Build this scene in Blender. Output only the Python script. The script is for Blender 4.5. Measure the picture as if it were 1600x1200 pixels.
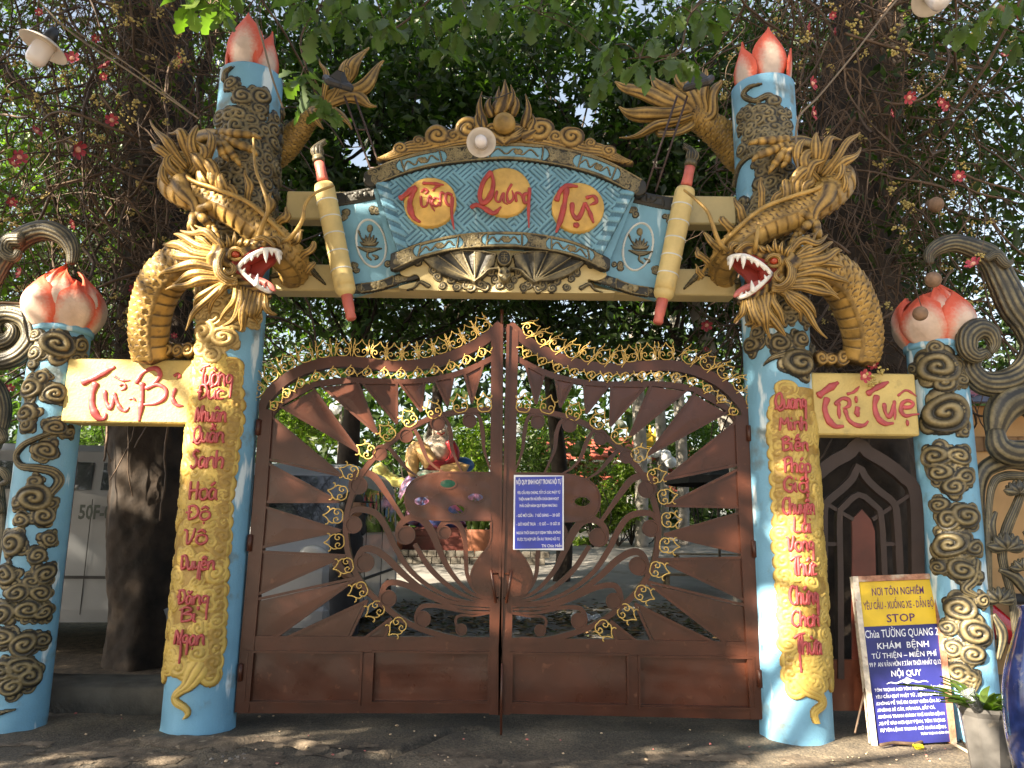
import bpy, math, random, unicodedata
import numpy as np
from mathutils import Vector, Matrix
for o in list(bpy.data.objects): bpy.data.objects.remove(o)
SC = bpy.context.scene
COL = SC.collection
rad = math.radians
RNG = random.Random(7)
NR = np.random.RandomState(11)

# ---------------------------------------------------------------- camera, sky, sun, exposure
FPX = 1200.0; PITCH = rad(10.6); ROLL = rad(0.69); CAMZ = 1.5
_R = np.array([1., 0, 0]); _F = np.array([0, math.cos(PITCH), math.sin(PITCH)]); _U = np.array([0, -math.sin(PITCH), math.cos(PITCH)])
CR = _R*math.cos(ROLL) + _U*math.sin(ROLL); CU = _U*math.cos(ROLL) - _R*math.sin(ROLL)
cam_data = bpy.data.cameras.new('camera'); cam = bpy.data.objects.new('camera', cam_data); COL.objects.link(cam)
M = Matrix(((CR[0], CU[0], -_F[0], 0), (CR[1], CU[1], -_F[1], 0), (CR[2], CU[2], -_F[2], CAMZ), (0, 0, 0, 1)))
cam.matrix_world = M
cam_data.sensor_width = 36; cam_data.lens = 36*FPX/1600.0; cam_data.clip_end = 3000; cam_data.clip_start = 0.05
SC.camera = cam
SUN_AZ = rad(50); SUN_EL = rad(29)          # sun stands behind the camera, to the left
SV = np.array([-math.sin(SUN_AZ)*math.cos(SUN_EL), -math.cos(SUN_AZ)*math.cos(SUN_EL), math.sin(SUN_EL)])
w = bpy.data.worlds.new('World'); SC.world = w; w.use_nodes = True
nt = w.node_tree; nt.nodes.clear()
sky = nt.nodes.new('ShaderNodeTexSky'); sky.sky_type = 'NISHITA'; sky.sun_disc = False
sky.sun_elevation = SUN_EL; sky.sun_rotation = math.pi + SUN_AZ; sky.air_density = 1.3; sky.dust_density = 2.5; sky.ozone_density = 1.5
bg = nt.nodes.new('ShaderNodeBackground'); bg.inputs[1].default_value = 0.052
out = nt.nodes.new('ShaderNodeOutputWorld')
hs = nt.nodes.new('ShaderNodeHueSaturation'); hs.inputs['Saturation'].default_value = .6; nt.links.new(sky.outputs[0], hs.inputs['Color']); nt.links.new(hs.outputs[0], bg.inputs[0]); nt.links.new(bg.outputs[0], out.inputs[0])
sd = bpy.data.lights.new('sun', 'SUN'); sd.energy = 5.0; sd.angle = rad(0.55); sd.color = (1.0, 0.86, 0.66)
so = bpy.data.objects.new('sun', sd); COL.objects.link(so)
so.rotation_euler = Vector(SV).to_track_quat('Z', 'Y').to_euler(); so.location = (-8, -8, 12)
SC.view_settings.view_transform = 'Standard'; SC.view_settings.look = 'None'
SC.view_settings.exposure = 2.6; SC.view_settings.gamma = 1.0; SC.view_settings.use_curve_mapping = False
SC.render.engine = 'CYCLES'
try:
    SC.cycles.max_bounces = 6; SC.cycles.transparent_max_bounces = 8; SC.cycles.use_denoising = True
except Exception: pass

# ---------------------------------------------------------------- pixels of the 1600x1200 photograph to points of the place
def ray(px, py): return _F + (px-800)/FPX*CR - (py-600)/FPX*CU
def P(px, py, Y):
    d = ray(px, py); t = Y/d[1]; return np.array([d[0]*t, Y, CAMZ + d[2]*t])
def GND(px, py, z=0.0):
    d = ray(px, py); t = (z-CAMZ)/d[2]; return np.array([d[0]*t, d[1]*t, z])
def MPP(px, py, Y): return Y/ray(px, py)[1]/FPX       # metres per photograph pixel there
def PIX(p):
    q = np.asarray(p, float) - np.array([0, 0, CAMZ]); z = q@_F
    return 800+FPX*(q@CR)/z, 600-FPX*(q@CU)/z
YC = 6.1; YG = 6.12

# ---------------------------------------------------------------- object helpers
def link(o, parent=None):
    COL.objects.link(o)
    if parent is not None: o.parent = parent
    return o
ROOTLOC = {}
def thing(name, label, cat, loc=(0, 0, 0), group=None):
    o = bpy.data.objects.new(name, None); o.empty_display_size = 0.1; COL.objects.link(o)
    o.location = [float(a) for a in loc]; ROOTLOC[o.name] = np.array(loc, float)
    o['label'] = label; o['category'] = cat
    if group: o['group'] = group
    return o
def tag(o, label=None, cat=None, group=None, kind=None):
    if label: o['label'] = label
    if cat: o['category'] = cat
    if group: o['group'] = group
    if kind: o['kind'] = kind
    return o
def mk(name, V, Fc, mat, parent=None, smooth=True, att=None, loc=None, auto=None):
    """one mesh object; V in world coordinates, origin at the root thing's (or at loc)"""
    V = np.asarray(V, float).reshape(-1, 3)
    off = np.zeros(3)
    if parent is not None: off = ROOTLOC[parent.name]
    elif loc is not None: off = np.array(loc, float)
    me = bpy.data.meshes.new(name); V2 = V-off
    if isinstance(Fc, np.ndarray):
        k = Fc.shape[1]; n = len(Fc)
        me.vertices.add(len(V2)); me.vertices.foreach_set('co', V2.astype(np.float32).ravel())
        me.loops.add(n*k); me.loops.foreach_set('vertex_index', Fc.astype(np.int32).ravel())
        me.polygons.add(n); me.polygons.foreach_set('loop_start', (np.arange(n)*k).astype(np.int32))
        me.update(calc_edges=True)
    else:
        me.from_pydata(V2.tolist(), [], [list(map(int, f)) for f in Fc]); me.update()
    me.validate()
    if smooth: me.polygons.foreach_set('use_smooth', [True]*len(me.polygons))
    if att is None: att = np.ones(len(me.vertices))
    if len(att) == len(me.vertices):
        a = me.attributes.new('g', 'FLOAT', 'POINT'); a.data.foreach_set('value', np.asarray(att, np.float32).ravel())
    if mat is not None:
        for m in (mat if isinstance(mat, (list, tuple)) else [mat]): me.materials.append(m)
    o = bpy.data.objects.new(name, me)
    link(o, parent)
    if parent is not None: ROOTLOC[o.name] = off
    else: o.location = off.tolist(); ROOTLOC[o.name] = off
    return o
class MB:
    def __init__(s): s.v = []; s.f = []; s.a = []; s.n = 0
    def add(s, V, Fc, a=None):
        V = np.asarray(V, float).reshape(-1, 3)
        for f in (Fc.tolist() if isinstance(Fc, np.ndarray) else Fc): s.f.append([i+s.n for i in f])
        s.v.append(V); s.a.append(np.full(len(V), 1.0) if a is None else np.asarray(a, float).ravel()); s.n += len(V)
        return s
    def build(s, name, mat, parent=None, smooth=True, loc=None, att=True):
        return mk(name, np.vstack(s.v), s.f, mat, parent, smooth, np.concatenate(s.a) if att else None, loc)
def box(c, s, R=None):
    h = np.array(s)/2.0
    V = np.array([[x, y, z] for x in (-1, 1) for y in (-1, 1) for z in (-1, 1)])*h
    if R is not None: V = V@np.array(R).T
    V = V+np.array(c)
    return V, [[0, 1, 3, 2], [4, 6, 7, 5], [0, 4, 5, 1], [2, 3, 7, 6], [0, 2, 6, 4], [1, 5, 7, 3]]
def bbox(c, s, b=0.01):
    """box with chamfered edges"""
    h = np.array(s)/2.0; b = min(b, h.min()*0.6); V = []
    for sx in (-1, 1):
        for sy in (-1, 1):
            for sz in (-1, 1):
                k = np.array([sx, sy, sz])
                for ax in range(3):
                    q = h-b; q[ax] = h[ax]; V.append(k*q)
    V = np.array(V)+np.array(c)
    idx = lambda sx, sy, sz, ax: ((sx > 0)*4+(sy > 0)*2+(sz > 0))*3+ax
    F_ = []
    for ax in range(3):
        o1, o2 = [i for i in range(3) if i != ax]
        for s_ in (-1, 1):
            q = []
            for a, b_ in ((-1, -1), (1, -1), (1, 1), (-1, 1)):
                k = [0, 0, 0]; k[ax] = s_; k[o1] = a; k[o2] = b_; q.append(idx(*k, ax))
            flip = (s_ > 0) ^ (ax == 1)
            F_.append(q if flip else q[::-1])
    for ax in range(3):
        o1, o2 = [i for i in range(3) if i != ax]
        for a in (-1, 1):
            for b_ in (-1, 1):
                k0 = [0, 0, 0]; k0[ax] = -1; k0[o1] = a; k0[o2] = b_; k1 = list(k0); k1[ax] = 1
                F_.append([idx(*k0, o1), idx(*k1, o1), idx(*k1, o2), idx(*k0, o2)])
    for sx in (-1, 1):
        for sy in (-1, 1):
            for sz in (-1, 1): F_.append([idx(sx, sy, sz, 0), idx(sx, sy, sz, 1), idx(sx, sy, sz, 2)])
    return V, F_
def spline(pts, n=None, step=None, closed=False):
    """Catmull-Rom through points (any dimension), resampled evenly"""
    p = np.array(pts, float)
    if len(p) == 1: return p
    if len(p) == 2 and not closed:
        k = n or max(2, int(np.linalg.norm(p[1][:3]-p[0][:3])/step)+1); t = np.linspace(0, 1, k)[:, None]; return p[0]*(1-t)+p[1]*t
    q = np.vstack([p[-1], p, p[0], p[1]]) if closed else np.vstack([2*p[0]-p[1], p, 2*p[-1]-p[-2]])
    o = []
    for i in range(1, len(q)-2):
        t = np.linspace(0, 1, 13)[:-1, None]; a, b, c, d = q[i-1], q[i], q[i+1], q[i+2]
        o.append(.5*((2*b)+(-a+c)*t+(2*a-5*b+4*c-d)*t*t+(-a+3*b-3*c+d)*t**3))
    o = np.vstack(o+[q[-2][None]])
    L = np.concatenate([[0], np.cumsum(np.linalg.norm(np.diff(o[:, :min(3, o.shape[1])], axis=0), axis=1))])
    k = n or max(3, int(L[-1]/step)+1)
    s = np.linspace(0, L[-1], k)
    return np.stack([np.interp(s, L, o[:, j]) for j in range(o.shape[1])], 1)
def frames(path, up=(0, -1, 0)):
    p = np.asarray(path, float); T = np.gradient(p, axis=0); T /= np.linalg.norm(T, axis=1)[:, None]+1e-9
    N = np.zeros_like(p); n = np.array(up, float)
    for i in range(len(p)):
        n = n-T[i]*(n@T[i]); L = np.linalg.norm(n)
        if L < 1e-6: n = np.array([0.3, 0.2, 0.9]); n = n-T[i]*(n@T[i]); L = np.linalg.norm(n)
        n = n/L; N[i] = n
    return T, N, np.cross(T, N)
def tube(path, r, seg=8, flat=1.0, disp=None, up=(0, -1, 0), caps=True):
    """swept tube; r radius or per point; flat squeezes along N (the 'up' direction); disp(s,theta)->(dr factor, colour)"""
    p = np.asarray(path, float); n = len(p); r = np.broadcast_to(np.asarray(r, float), (n,)) if np.ndim(r) == 0 or len(r) == n else np.interp(np.linspace(0, 1, n), np.linspace(0, 1, len(r)), r)
    T, N, B = frames(p, up)
    th = np.linspace(0, 2*math.pi, seg, endpoint=False)
    L = np.concatenate([[0], np.cumsum(np.linalg.norm(np.diff(p, axis=0), axis=1))])
    S, TH = np.meshgrid(L, th, indexing='ij')
    if disp is None: rr = np.ones_like(S); c = np.ones_like(S)
    else: rr, c = disp(S, TH)
    R_ = r[:, None]*rr
    V = p[:, None]+R_[..., None]*(np.cos(TH)[..., None]*N[:, None]*flat+np.sin(TH)[..., None]*B[:, None])
    i = np.arange(n-1)[:, None]*seg; j = np.arange(seg)[None]; j2 = (j+1) % seg
    Fq = np.stack([i+j, i+j2, i+seg+j2, i+seg+j], -1).reshape(-1, 4).tolist()
    V = V.reshape(-1, 3); c = np.broadcast_to(c, S.shape).ravel()
    if caps:
        k = len(V); V = np.vstack([V, p[0]-T[0]*r[0]*.35, p[-1]+T[-1]*r[-1]*.35]); c = np.concatenate([c, [c[0], c[-1]]])
        for a in range(seg):
            b = (a+1) % seg; Fq.append([k, b, a]); Fq.append([k+1, (n-1)*seg+a, (n-1)*seg+b])
    return V, Fq, c
def lathe(prof, c=(0, 0, 0), seg=24, R=None, disp=None):
    """prof: list of (radius, z)"""
    th = np.linspace(0, 2*math.pi, seg, endpoint=False); n = len(prof); V = []
    for r, z in prof: V.append(np.stack([r*np.cos(th), r*np.sin(th), np.full(seg, z)], 1))
    V = np.vstack(V)
    if R is not None: V = V@np.array(R).T
    V = V+np.array(c); F_ = []
    for i in range(n-1):
        for j in range(seg):
            k = (j+1) % seg; F_.append([i*seg+j, i*seg+k, (i+1)*seg+k, (i+1)*seg+j])
    return V, F_
def rot(axis, a): return np.array(Matrix.Rotation(a, 3, axis))
def dirmat(d, up=(0, 0, 1)):
    """matrix whose z column is d"""
    z = np.array(d, float); z /= np.linalg.norm(z); x = np.cross(up, z)
    if np.linalg.norm(x) < 1e-5: x = np.cross((1, 0, 0), z)
    x /= np.linalg.norm(x); y = np.cross(z, x); return np.stack([x, y, z], 1)
def prism(poly, y0, y1, hole=None):
    """(x,z) polygon between depths y0 < y1"""
    p = np.array(poly, float); n = len(p)
    A = np.sum(p[:, 0]*np.roll(p[:, 1], -1)-np.roll(p[:, 0], -1)*p[:, 1])
    if A < 0: p = p[::-1]
    V = np.vstack([np.stack([p[:, 0], np.full(n, y0), p[:, 1]], 1), np.stack([p[:, 0], np.full(n, y1), p[:, 1]], 1)])
    return V, [list(range(n)), list(range(2*n-1, n-1, -1))]+[[i, i+n, (i+1) % n+n, (i+1) % n] for i in range(n)]
def ribbon(path, w, y0, y1, closed=False):
    """flat bar following an (x,z) path"""
    p = np.array(path, float); n = len(p); w = np.broadcast_to(np.asarray(w, float), (n,)) if np.ndim(w) == 0 or len(w) == n else np.interp(np.linspace(0, 1, n), np.linspace(0, 1, len(w)), w)
    if closed: T = np.roll(p, -1, 0)-np.roll(p, 1, 0)
    else: T = np.gradient(p, axis=0)
    T /= np.linalg.norm(T, axis=1)[:, None]+1e-9; N = np.stack([-T[:, 1], T[:, 0]], 1)
    A = p+N*w[:, None]/2; B = p-N*w[:, None]/2
    V = np.vstack([np.insert(A, 1, y0, 1), np.insert(B, 1, y0, 1), np.insert(B, 1, y1, 1), np.insert(A, 1, y1, 1)])
    F_ = []
    for i in range(n if closed else n-1):
        j = (i+1) % n
        for a in range(4):
            b = (a+1) % 4; F_.append([a*n+i, b*n+i, b*n+j, a*n+j])
    if not closed: F_ += [[0, 3*n, 2*n, n], [n-1, 2*n-1, 3*n-1, 4*n-1]]
    return V, F_
def ell(c, r, seg=16, rings=10, R=None):
    th = np.linspace(0, math.pi, rings+1)
    return_ = lathe([(max(1e-4, math.sin(t)), math.cos(t)) for t in th], seg=seg)
    V = return_[0]*np.array(r)
    if R is not None: V = V@np.array(R).T
    return V+np.array(c), [f[::-1] for f in return_[1]]

# ---------------------------------------------------------------- materials
MATS = {}
def mat(name, col, rough=0.6, metal=0.0, var=0.15, vs=6.0, bump=0.0, bs=60.0, col2=None, att=None, att_col=None, streak=None, trans=0.0, spec=0.5, coat=0.0, dirt=None, tl=None):
    if name in MATS: return MATS[name]
    m = bpy.data.materials.new(name); m.use_nodes = True; N_ = m.node_tree.nodes; L_ = m.node_tree.links
    b = N_['Principled BSDF']; b.inputs['Roughness'].default_value = rough; b.inputs['Metallic'].default_value = metal
    b.inputs['Specular IOR Level'].default_value = spec; b.inputs['Coat Weight'].default_value = coat
    geo = N_.new('ShaderNodeNewGeometry')
    def noise(s, d=5, vec=None):
        n = N_.new('ShaderNodeTexNoise'); n.inputs['Scale'].default_value = s; n.inputs['Detail'].default_value = d
        L_.new(vec or geo.outputs['Position'], n.inputs['Vector']); return n
    def mix(f, a, c, blend='MIX'):
        x = N_.new('ShaderNodeMix'); x.data_type = 'RGBA'; x.blend_type = blend
        for s_, v in ((x.inputs[0], f), (x.inputs[6], a), (x.inputs[7], c)):
            if hasattr(v, 'links') or hasattr(v, 'is_linked'): L_.new(v, s_)
            elif isinstance(v, (int, float)): s_.default_value = v
            else: s_.default_value = (*v, 1)
        return x.outputs[2]
    def ramp(v, a, c):
        r = N_.new('ShaderNodeMapRange'); r.inputs[1].default_value = a; r.inputs[2].default_value = c; L_.new(v, r.inputs[0]); return r.outputs[0]
    n1 = noise(vs)
    lo = tuple(c*(1-var*1.6) for c in col); hi = tuple(min(1, c*(1+var)) for c in col)
    c = mix(ramp(n1.outputs[0], .3, .7), lo, hi)
    if col2:
        n2 = noise(vs*.5); c = mix(ramp(n2.outputs[0], .46, .62), c, col2)
    if streak:          # painted white wisps, slanting
        mp = N_.new('ShaderNodeMapping'); mp.inputs['Rotation'].default_value = (0, rad(streak[2] if len(streak) > 2 else 28), 0); mp.inputs['Scale'].default_value = (9, 9, 2.2)
        L_.new(geo.outputs['Position'], mp.inputs[0]); n3 = noise(1.0, 4, mp.outputs[0]); c = mix(ramp(n3.outputs[0], streak[0], streak[0]+.07), c, streak[1])
    if dirt:
        n4 = noise(dirt[1], 8); c = mix(ramp(n4.outputs[0], dirt[2], dirt[2]+.12), c, dirt[0])
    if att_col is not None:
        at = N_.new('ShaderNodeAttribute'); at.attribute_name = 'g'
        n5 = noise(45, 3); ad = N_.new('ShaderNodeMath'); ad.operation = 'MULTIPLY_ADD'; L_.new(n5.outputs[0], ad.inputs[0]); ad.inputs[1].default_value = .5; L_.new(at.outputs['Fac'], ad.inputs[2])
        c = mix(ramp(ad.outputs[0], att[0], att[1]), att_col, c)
    L_.new(c, b.inputs['Base Color'])
    rn = noise(vs*2.3, 3); rr = N_.new('ShaderNodeMapRange'); rr.inputs[3].default_value = max(.03, rough-.12); rr.inputs[4].default_value = min(1, rough+.12); L_.new(rn.outputs[0], rr.inputs[0]); L_.new(rr.outputs[0], b.inputs['Roughness'])
    if bump:
        nb = noise(bs, 6); bp = N_.new('ShaderNodeBump'); bp.inputs['Strength'].default_value = bump; bp.inputs['Distance'].default_value = .01
        L_.new(nb.outputs[0], bp.inputs['Height']); L_.new(bp.outputs[0], b.inputs['Normal'])
    if tl:
        t_ = N_.new('ShaderNodeBsdfTranslucent'); L_.new(mix(1.0, c, tl, 'MULTIPLY'), t_.inputs[0]); a_ = N_.new('ShaderNodeMixShader'); a_.inputs[0].default_value = .5
        o_ = N_['Material Output']; L_.new(b.outputs[0], a_.inputs[1]); L_.new(t_.outputs[0], a_.inputs[2]); L_.new(a_.outputs[0], o_.inputs[0])
    if trans: b.inputs['Transmission Weight'].default_value = trans
    MATS[name] = m; return m
BLUE = mat('sky_blue_paint', (.17, .385, .56), .55, var=.10, vs=3, bump=.25, bs=70, streak=(.60, (.62, .74, .80)), dirt=((.14, .19, .20), 4.5, .585))
BLUE2 = mat('plaque_blue_paint', (.155, .335, .45), .5, var=.12, vs=4, bump=.2, bs=80, streak=(.62, (.45, .62, .70)), att=(.25, .85), att_col=(.045, .115, .17))
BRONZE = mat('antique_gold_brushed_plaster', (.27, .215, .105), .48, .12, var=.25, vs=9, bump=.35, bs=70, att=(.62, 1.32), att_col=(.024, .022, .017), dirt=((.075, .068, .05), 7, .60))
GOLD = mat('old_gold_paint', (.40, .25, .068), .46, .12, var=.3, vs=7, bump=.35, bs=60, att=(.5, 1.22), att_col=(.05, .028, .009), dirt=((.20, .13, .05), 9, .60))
GOLD2 = mat('pale_gold_paint', (.50, .36, .14), .48, .1, var=.15, vs=7, bump=.3, bs=60, att=(.3, .95), att_col=(.13, .08, .02))
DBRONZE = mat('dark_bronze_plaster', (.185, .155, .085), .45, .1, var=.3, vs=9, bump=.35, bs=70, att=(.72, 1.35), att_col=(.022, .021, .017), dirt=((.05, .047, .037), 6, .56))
OCHRE = mat('yellow_relief_paint', (.52, .37, .09), .5, .05, var=.15, vs=8, bump=.25, bs=60, att=(.3, .85), att_col=(.27, .155, .03))
BOARD = mat('cream_yellow_plaster', (.52, .40, .14), .62, var=.12, vs=4, bump=.5, bs=45, dirt=((.34, .26, .10), 6, .60))
CREAM = mat('cream_beam_paint', (.50, .40, .19), .6, var=.08, vs=3, bump=.2, bs=50, dirt=((.36, .29, .14), 3, .64))
RED = mat('brick_red_lettering', (.36, .045, .036), .42, var=.18, vs=12, bump=.2, bs=60, att=(.1, .7), att_col=(.2, .03, .03))
PINKRED = mat('rose_red_lettering', (.40, .065, .07), .42, var=.15, vs=12, bump=.2, bs=60, att=(.1, .7), att_col=(.25, .04, .05))
STEEL = mat('brown_gate_paint', (.064, .0205, .0110), .34, var=.22, vs=3.5, bump=.12, bs=25, spec=.38, dirt=((.13, .055, .03), 16, .66))
STEEL2 = mat('brown_sheet_steel', (.072, .0225, .0120), .30, var=.3, vs=2.2, bump=.35, bs=5, spec=.4, dirt=((.14, .055, .03), 14, .65))
DSTEEL = mat('dark_brown_iron', (.030, .016, .012), .6, var=.2, vs=4, bump=.15, bs=30)
SCROLL = mat('yellow_wrought_iron', (.58, .39, .11), .4, .1, var=.15, vs=10)
WHITE = mat('white_enamel', (.72, .70, .66), .35, var=.08, vs=5, coat=.2)
TOOTH = mat('tooth_white', (.74, .72, .68), .4, var=.1, vs=20, bump=.2)
MOUTH = mat('mouth_red', (.28, .03, .02), .55, var=.2, vs=9)
TONGUE = mat('tongue_pink', (.5, .14, .12), .4, var=.2, vs=9)
PETAL = mat('lotus_petal_paint', (.60, .46, .38), .55, var=.12, vs=9, bump=.3, bs=50, att=(.62, 1.25), att_col=(.60, .095, .045))
BLACK = mat('black_plastic', (.02, .02, .022), .4, var=.2)
# ---------------------------------------------------------------- carved relief as height fields
class Field:
    def __init__(s, u0, u1, v0, v1, st):
        s.st = st; s.u = np.arange(u0, u1+st, st); s.v = np.arange(v0, v1+st, st)
        s.U, s.V = np.meshgrid(s.u, s.v, indexing='ij'); s.H = np.full(s.U.shape, -1.0); s.C = np.zeros(s.U.shape)
    def win(s, a0, a1, b0, b1):
        i0 = max(0, int((a0-s.u[0])/s.st)); i1 = min(len(s.u), int((a1-s.u[0])/s.st)+2)
        j0 = max(0, int((b0-s.v[0])/s.st)); j1 = min(len(s.v), int((b1-s.v[0])/s.st)+2)
        return (slice(i0, max(i0, i1)), slice(j0, max(j0, j1)))
    def put(s, w_, m, H, C, over=True):
        h = s.H[w_]; c = s.C[w_]; k = m & (H > h); h[k] = H[k]; c[k] = C[k]
    def swirl(s, cx, cy, R, d=1, ph=0.0, turns=None, z=0.0, amp=.22, sq=1.0, ang=0.0, soft=1.0):
        w_ = s.win(cx-R*1.25, cx+R*1.25, cy-R*1.25, cy+R*1.25); X = s.U[w_]-cx; Y = s.V[w_]-cy
        if X.size == 0: return
        ca, sa = math.cos(ang), math.sin(ang); X, Y = X*ca+Y*sa, (-X*sa+Y*ca)/sq
        r = np.hypot(X, Y); th = np.arctan2(Y, X)*d
        Re = R*(1+.07*np.sin(2*th+ph*5)+.04*np.sin(3*th+ph*9)); t = r/Re
        turns = turns or (1.5 if R < .06 else 2.1)
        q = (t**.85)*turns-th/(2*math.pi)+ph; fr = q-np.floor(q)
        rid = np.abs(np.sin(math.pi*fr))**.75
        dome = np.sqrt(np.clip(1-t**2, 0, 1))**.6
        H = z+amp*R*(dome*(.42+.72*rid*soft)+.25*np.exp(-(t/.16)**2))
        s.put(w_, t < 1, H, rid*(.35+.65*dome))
    def disc(s, cx, cy, R, z=0.0, amp=.2, c=.3, sq=1.0):
        w_ = s.win(cx-R, cx+R, cy-R*max(1, sq), cy+R*max(1, sq)); X = s.U[w_]-cx; Y = (s.V[w_]-cy)/sq
        if X.size == 0: return
        t = np.hypot(X, Y)/R; s.put(w_, t < 1, z+amp*R*np.sqrt(np.clip(1-t*t, 0, 1)), np.full(t.shape, c))
    def stroke(s, pts, wd, z=0.0, h=.02, gro=3, ph=0.0, rim=True):
        """a raised ribbon with lengthwise grooves; wd width or list"""
        p = spline(pts, step=s.st*1.2) if len(pts) > 1 else np.array(pts, float)
        n = len(p); wds = np.full(n, float(wd)) if np.ndim(wd) == 0 else np.interp(np.linspace(0, 1, n), np.linspace(0, 1, len(wd)), wd)
        T = np.gradient(p, axis=0); T /= np.linalg.norm(T, axis=1)[:, None]+1e-9
        m = wds.max()/2
        for a in range(0, n, 24):
            b = min(n, a+25); pp = p[a:b]
            w_ = s.win(pp[:, 0].min()-m, pp[:, 0].max()+m, pp[:, 1].min()-m, pp[:, 1].max()+m)
            X = s.U[w_]; Y = s.V[w_]
            if X.size == 0: continue
            D = (X[..., None]-pp[:, 0])**2+(Y[..., None]-pp[:, 1])**2; k = D.argmin(-1); d = np.sqrt(D.min(-1)); ww = wds[a:b][k]/2
            sd_ = (X-pp[:, 0][k])*(-T[a:b, 1][k])+(Y-pp[:, 1][k])*T[a:b, 0][k]
            t = d/ww; g = np.abs(np.cos(math.pi*gro*(sd_/ww)/2+ph))**.7 if gro else np.ones_like(t)
            dome = np.sqrt(np.clip(1-t*t, 0, 1))**.7
            s.put(w_, t < 1, z+h*dome*(.65+.35*g), g*(.3+.7*dome))
    def mask(s, fn): k = fn(s.U, s.V); s.H[~k] = -1
    def mesh(s, name, m, parent, fmap, smooth_=1, base=-.006):
        K = s.H > -.5; Q = K[:-1, :-1] | K[1:, :-1] | K[:-1, 1:] | K[1:, 1:]
        if not Q.any(): return None
        H = np.where(K, s.H, base); C = np.where(K, s.C, 0)
        ni, nj = H.shape; ii, jj = np.nonzero(Q); a = ii*nj+jj; F_ = np.stack([a, a+nj, a+nj+1, a+1], 1)
        us = np.unique(F_); rm = np.zeros(ni*nj, int); rm[us] = np.arange(len(us))
        V = fmap(s.U.ravel()[us], s.V.ravel()[us], H.ravel()[us])
        return mk(name, V, rm[F_], m, parent, True, C.ravel()[us])

# ---------------------------------------------------------------- dragon pillars: geometry first
class Pillar:
    def __init__(s, pts, r):           # pts: (px centre, py) at the base and at the rim
        s.r = r
        b0 = P(pts[0][0], pts[0][1], YC-r); b1 = P(pts[1][0], pts[1][1], YC-r)
        s.zt = b1[2]; s.x0 = P(pts[0][0], pts[0][1], YC)[0]; s.x1 = P(pts[1][0], pts[1][1], YC)[0]; s.zb = 0.0
    def cx(s, z): return s.x0+(s.x1-s.x0)*(z-s.zb)/(s.zt-s.zb)
    def uv(s, px, py):                 # pixel to (arc, z) on the shaft
        d = ray(px, py); xc = s.cx(CAMZ+d[2]*(YC-s.r)/d[1])
        A = d[0]**2+d[1]**2; B = -2*(d[0]*xc+d[1]*YC); Cc = xc*xc+YC*YC-s.r**2; D = B*B-4*A*Cc
        t = (-B-math.sqrt(max(0, D)))/(2*A); ph = math.atan2(d[0]*t-xc, YC-d[1]*t)
        return ph*s.r, CAMZ+d[2]*t
    def map(s, u, v, h):
        ph = u/s.r; rr = s.r+h; return np.stack([s.cx(v)+rr*np.sin(ph), YC-rr*np.cos(ph), v], -1)
    def mpp(s, px, py): return MPP(px, py, YC-s.r)
PL = Pillar([(308, 1158), (396, 95)], .262); PR = Pillar([(1246, 1170), (1190, 112)], .262)
OL = Pillar([(20, 1150), (98, 505)], .215); OR_ = Pillar([(1520, 1184), (1460, 530)], .215)
# ---------------------------------------------------------------- ground
def nz(x, y, s, seed=0):
    r_ = np.random.RandomState(seed); o = 0
    for k in range(5):
        a, b, p1, p2 = r_.uniform(-1, 1, 4)*np.array([1, 1, 6, 6]); f = s*(1.7**k)
        o = o+np.sin((x*a+y*b)*f*2+p1*3)*np.sin((y*a-x*b)*f*2+p2*3)/(1.5**k)
    return o
def ground_mat():
    m = bpy.data.materials.new('worn_asphalt'); m.use_nodes = True; N_ = m.node_tree.nodes; L_ = m.node_tree.links; b = N_['Principled BSDF']
    geo = N_.new('ShaderNodeNewGeometry')
    def n(s, d=8, typ='ShaderNodeTexNoise'):
        x = N_.new(typ); x.inputs['Scale'].default_value = s; L_.new(geo.outputs['Position'], x.inputs['Vector'])
        if typ == 'ShaderNodeTexNoise': x.inputs['Detail'].default_value = d
        return x
    r1 = N_.new('ShaderNodeValToRGB'); e = r1.color_ramp.elements; e[0].position = .32; e[0].color = (.060, .054, .046, 1); e[1].position = .68; e[1].color = (.22, .185, .14, 1)
    e2 = e.new(.5); e2.color = (.115, .10, .080, 1); L_.new(n(1.3).outputs[0], r1.inputs[0])
    r2 = N_.new('ShaderNodeValToRGB'); e = r2.color_ramp.elements; e[0].position = .35; e[0].color = (.5, .5, .5, 1); e[1].position = .7; e[1].color = (1.35, 1.28, 1.15, 1); L_.new(n(55).outputs[0], r2.inputs[0])
    mx = N_.new('ShaderNodeMix'); mx.data_type = 'RGBA'; mx.blend_type = 'MULTIPLY'; mx.inputs[0].default_value = 1; L_.new(r1.outputs[0], mx.inputs[6]); L_.new(r2.outputs[0], mx.inputs[7])
    L_.new(mx.outputs[2], b.inputs['Base Color']); b.inputs['Roughness'].default_value = .85
    ad = N_.new('ShaderNodeMath'); ad.operation = 'MULTIPLY_ADD'; L_.new(n(9).outputs[0], ad.inputs[0]); ad.inputs[1].default_value = 1.6; L_.new(n(80).outputs[0], ad.inputs[2])
    bp = N_.new('ShaderNodeBump'); bp.inputs['Strength'].default_value = .9; bp.inputs['Distance'].default_value = .012; L_.new(ad.outputs[0], bp.inputs['Height']); L_.new(bp.outputs[0], b.inputs['Normal'])
    return m
ASPH = ground_mat()
xs = np.concatenate([[-400, -60, -20, -9], np.arange(-5.5, 5.5, .035), [9, 20, 60, 400]]); ys = np.concatenate([[-60, -15, 0, 3], np.arange(4.4, 6.9, .03), [7.4, 9, 12, 16, 24, 60, 500]])
GX, GY = np.meshgrid(xs, ys, indexing='ij')
near = (np.abs(GX) < 5.6) & (GY > 4.3) & (GY < 7)
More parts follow.
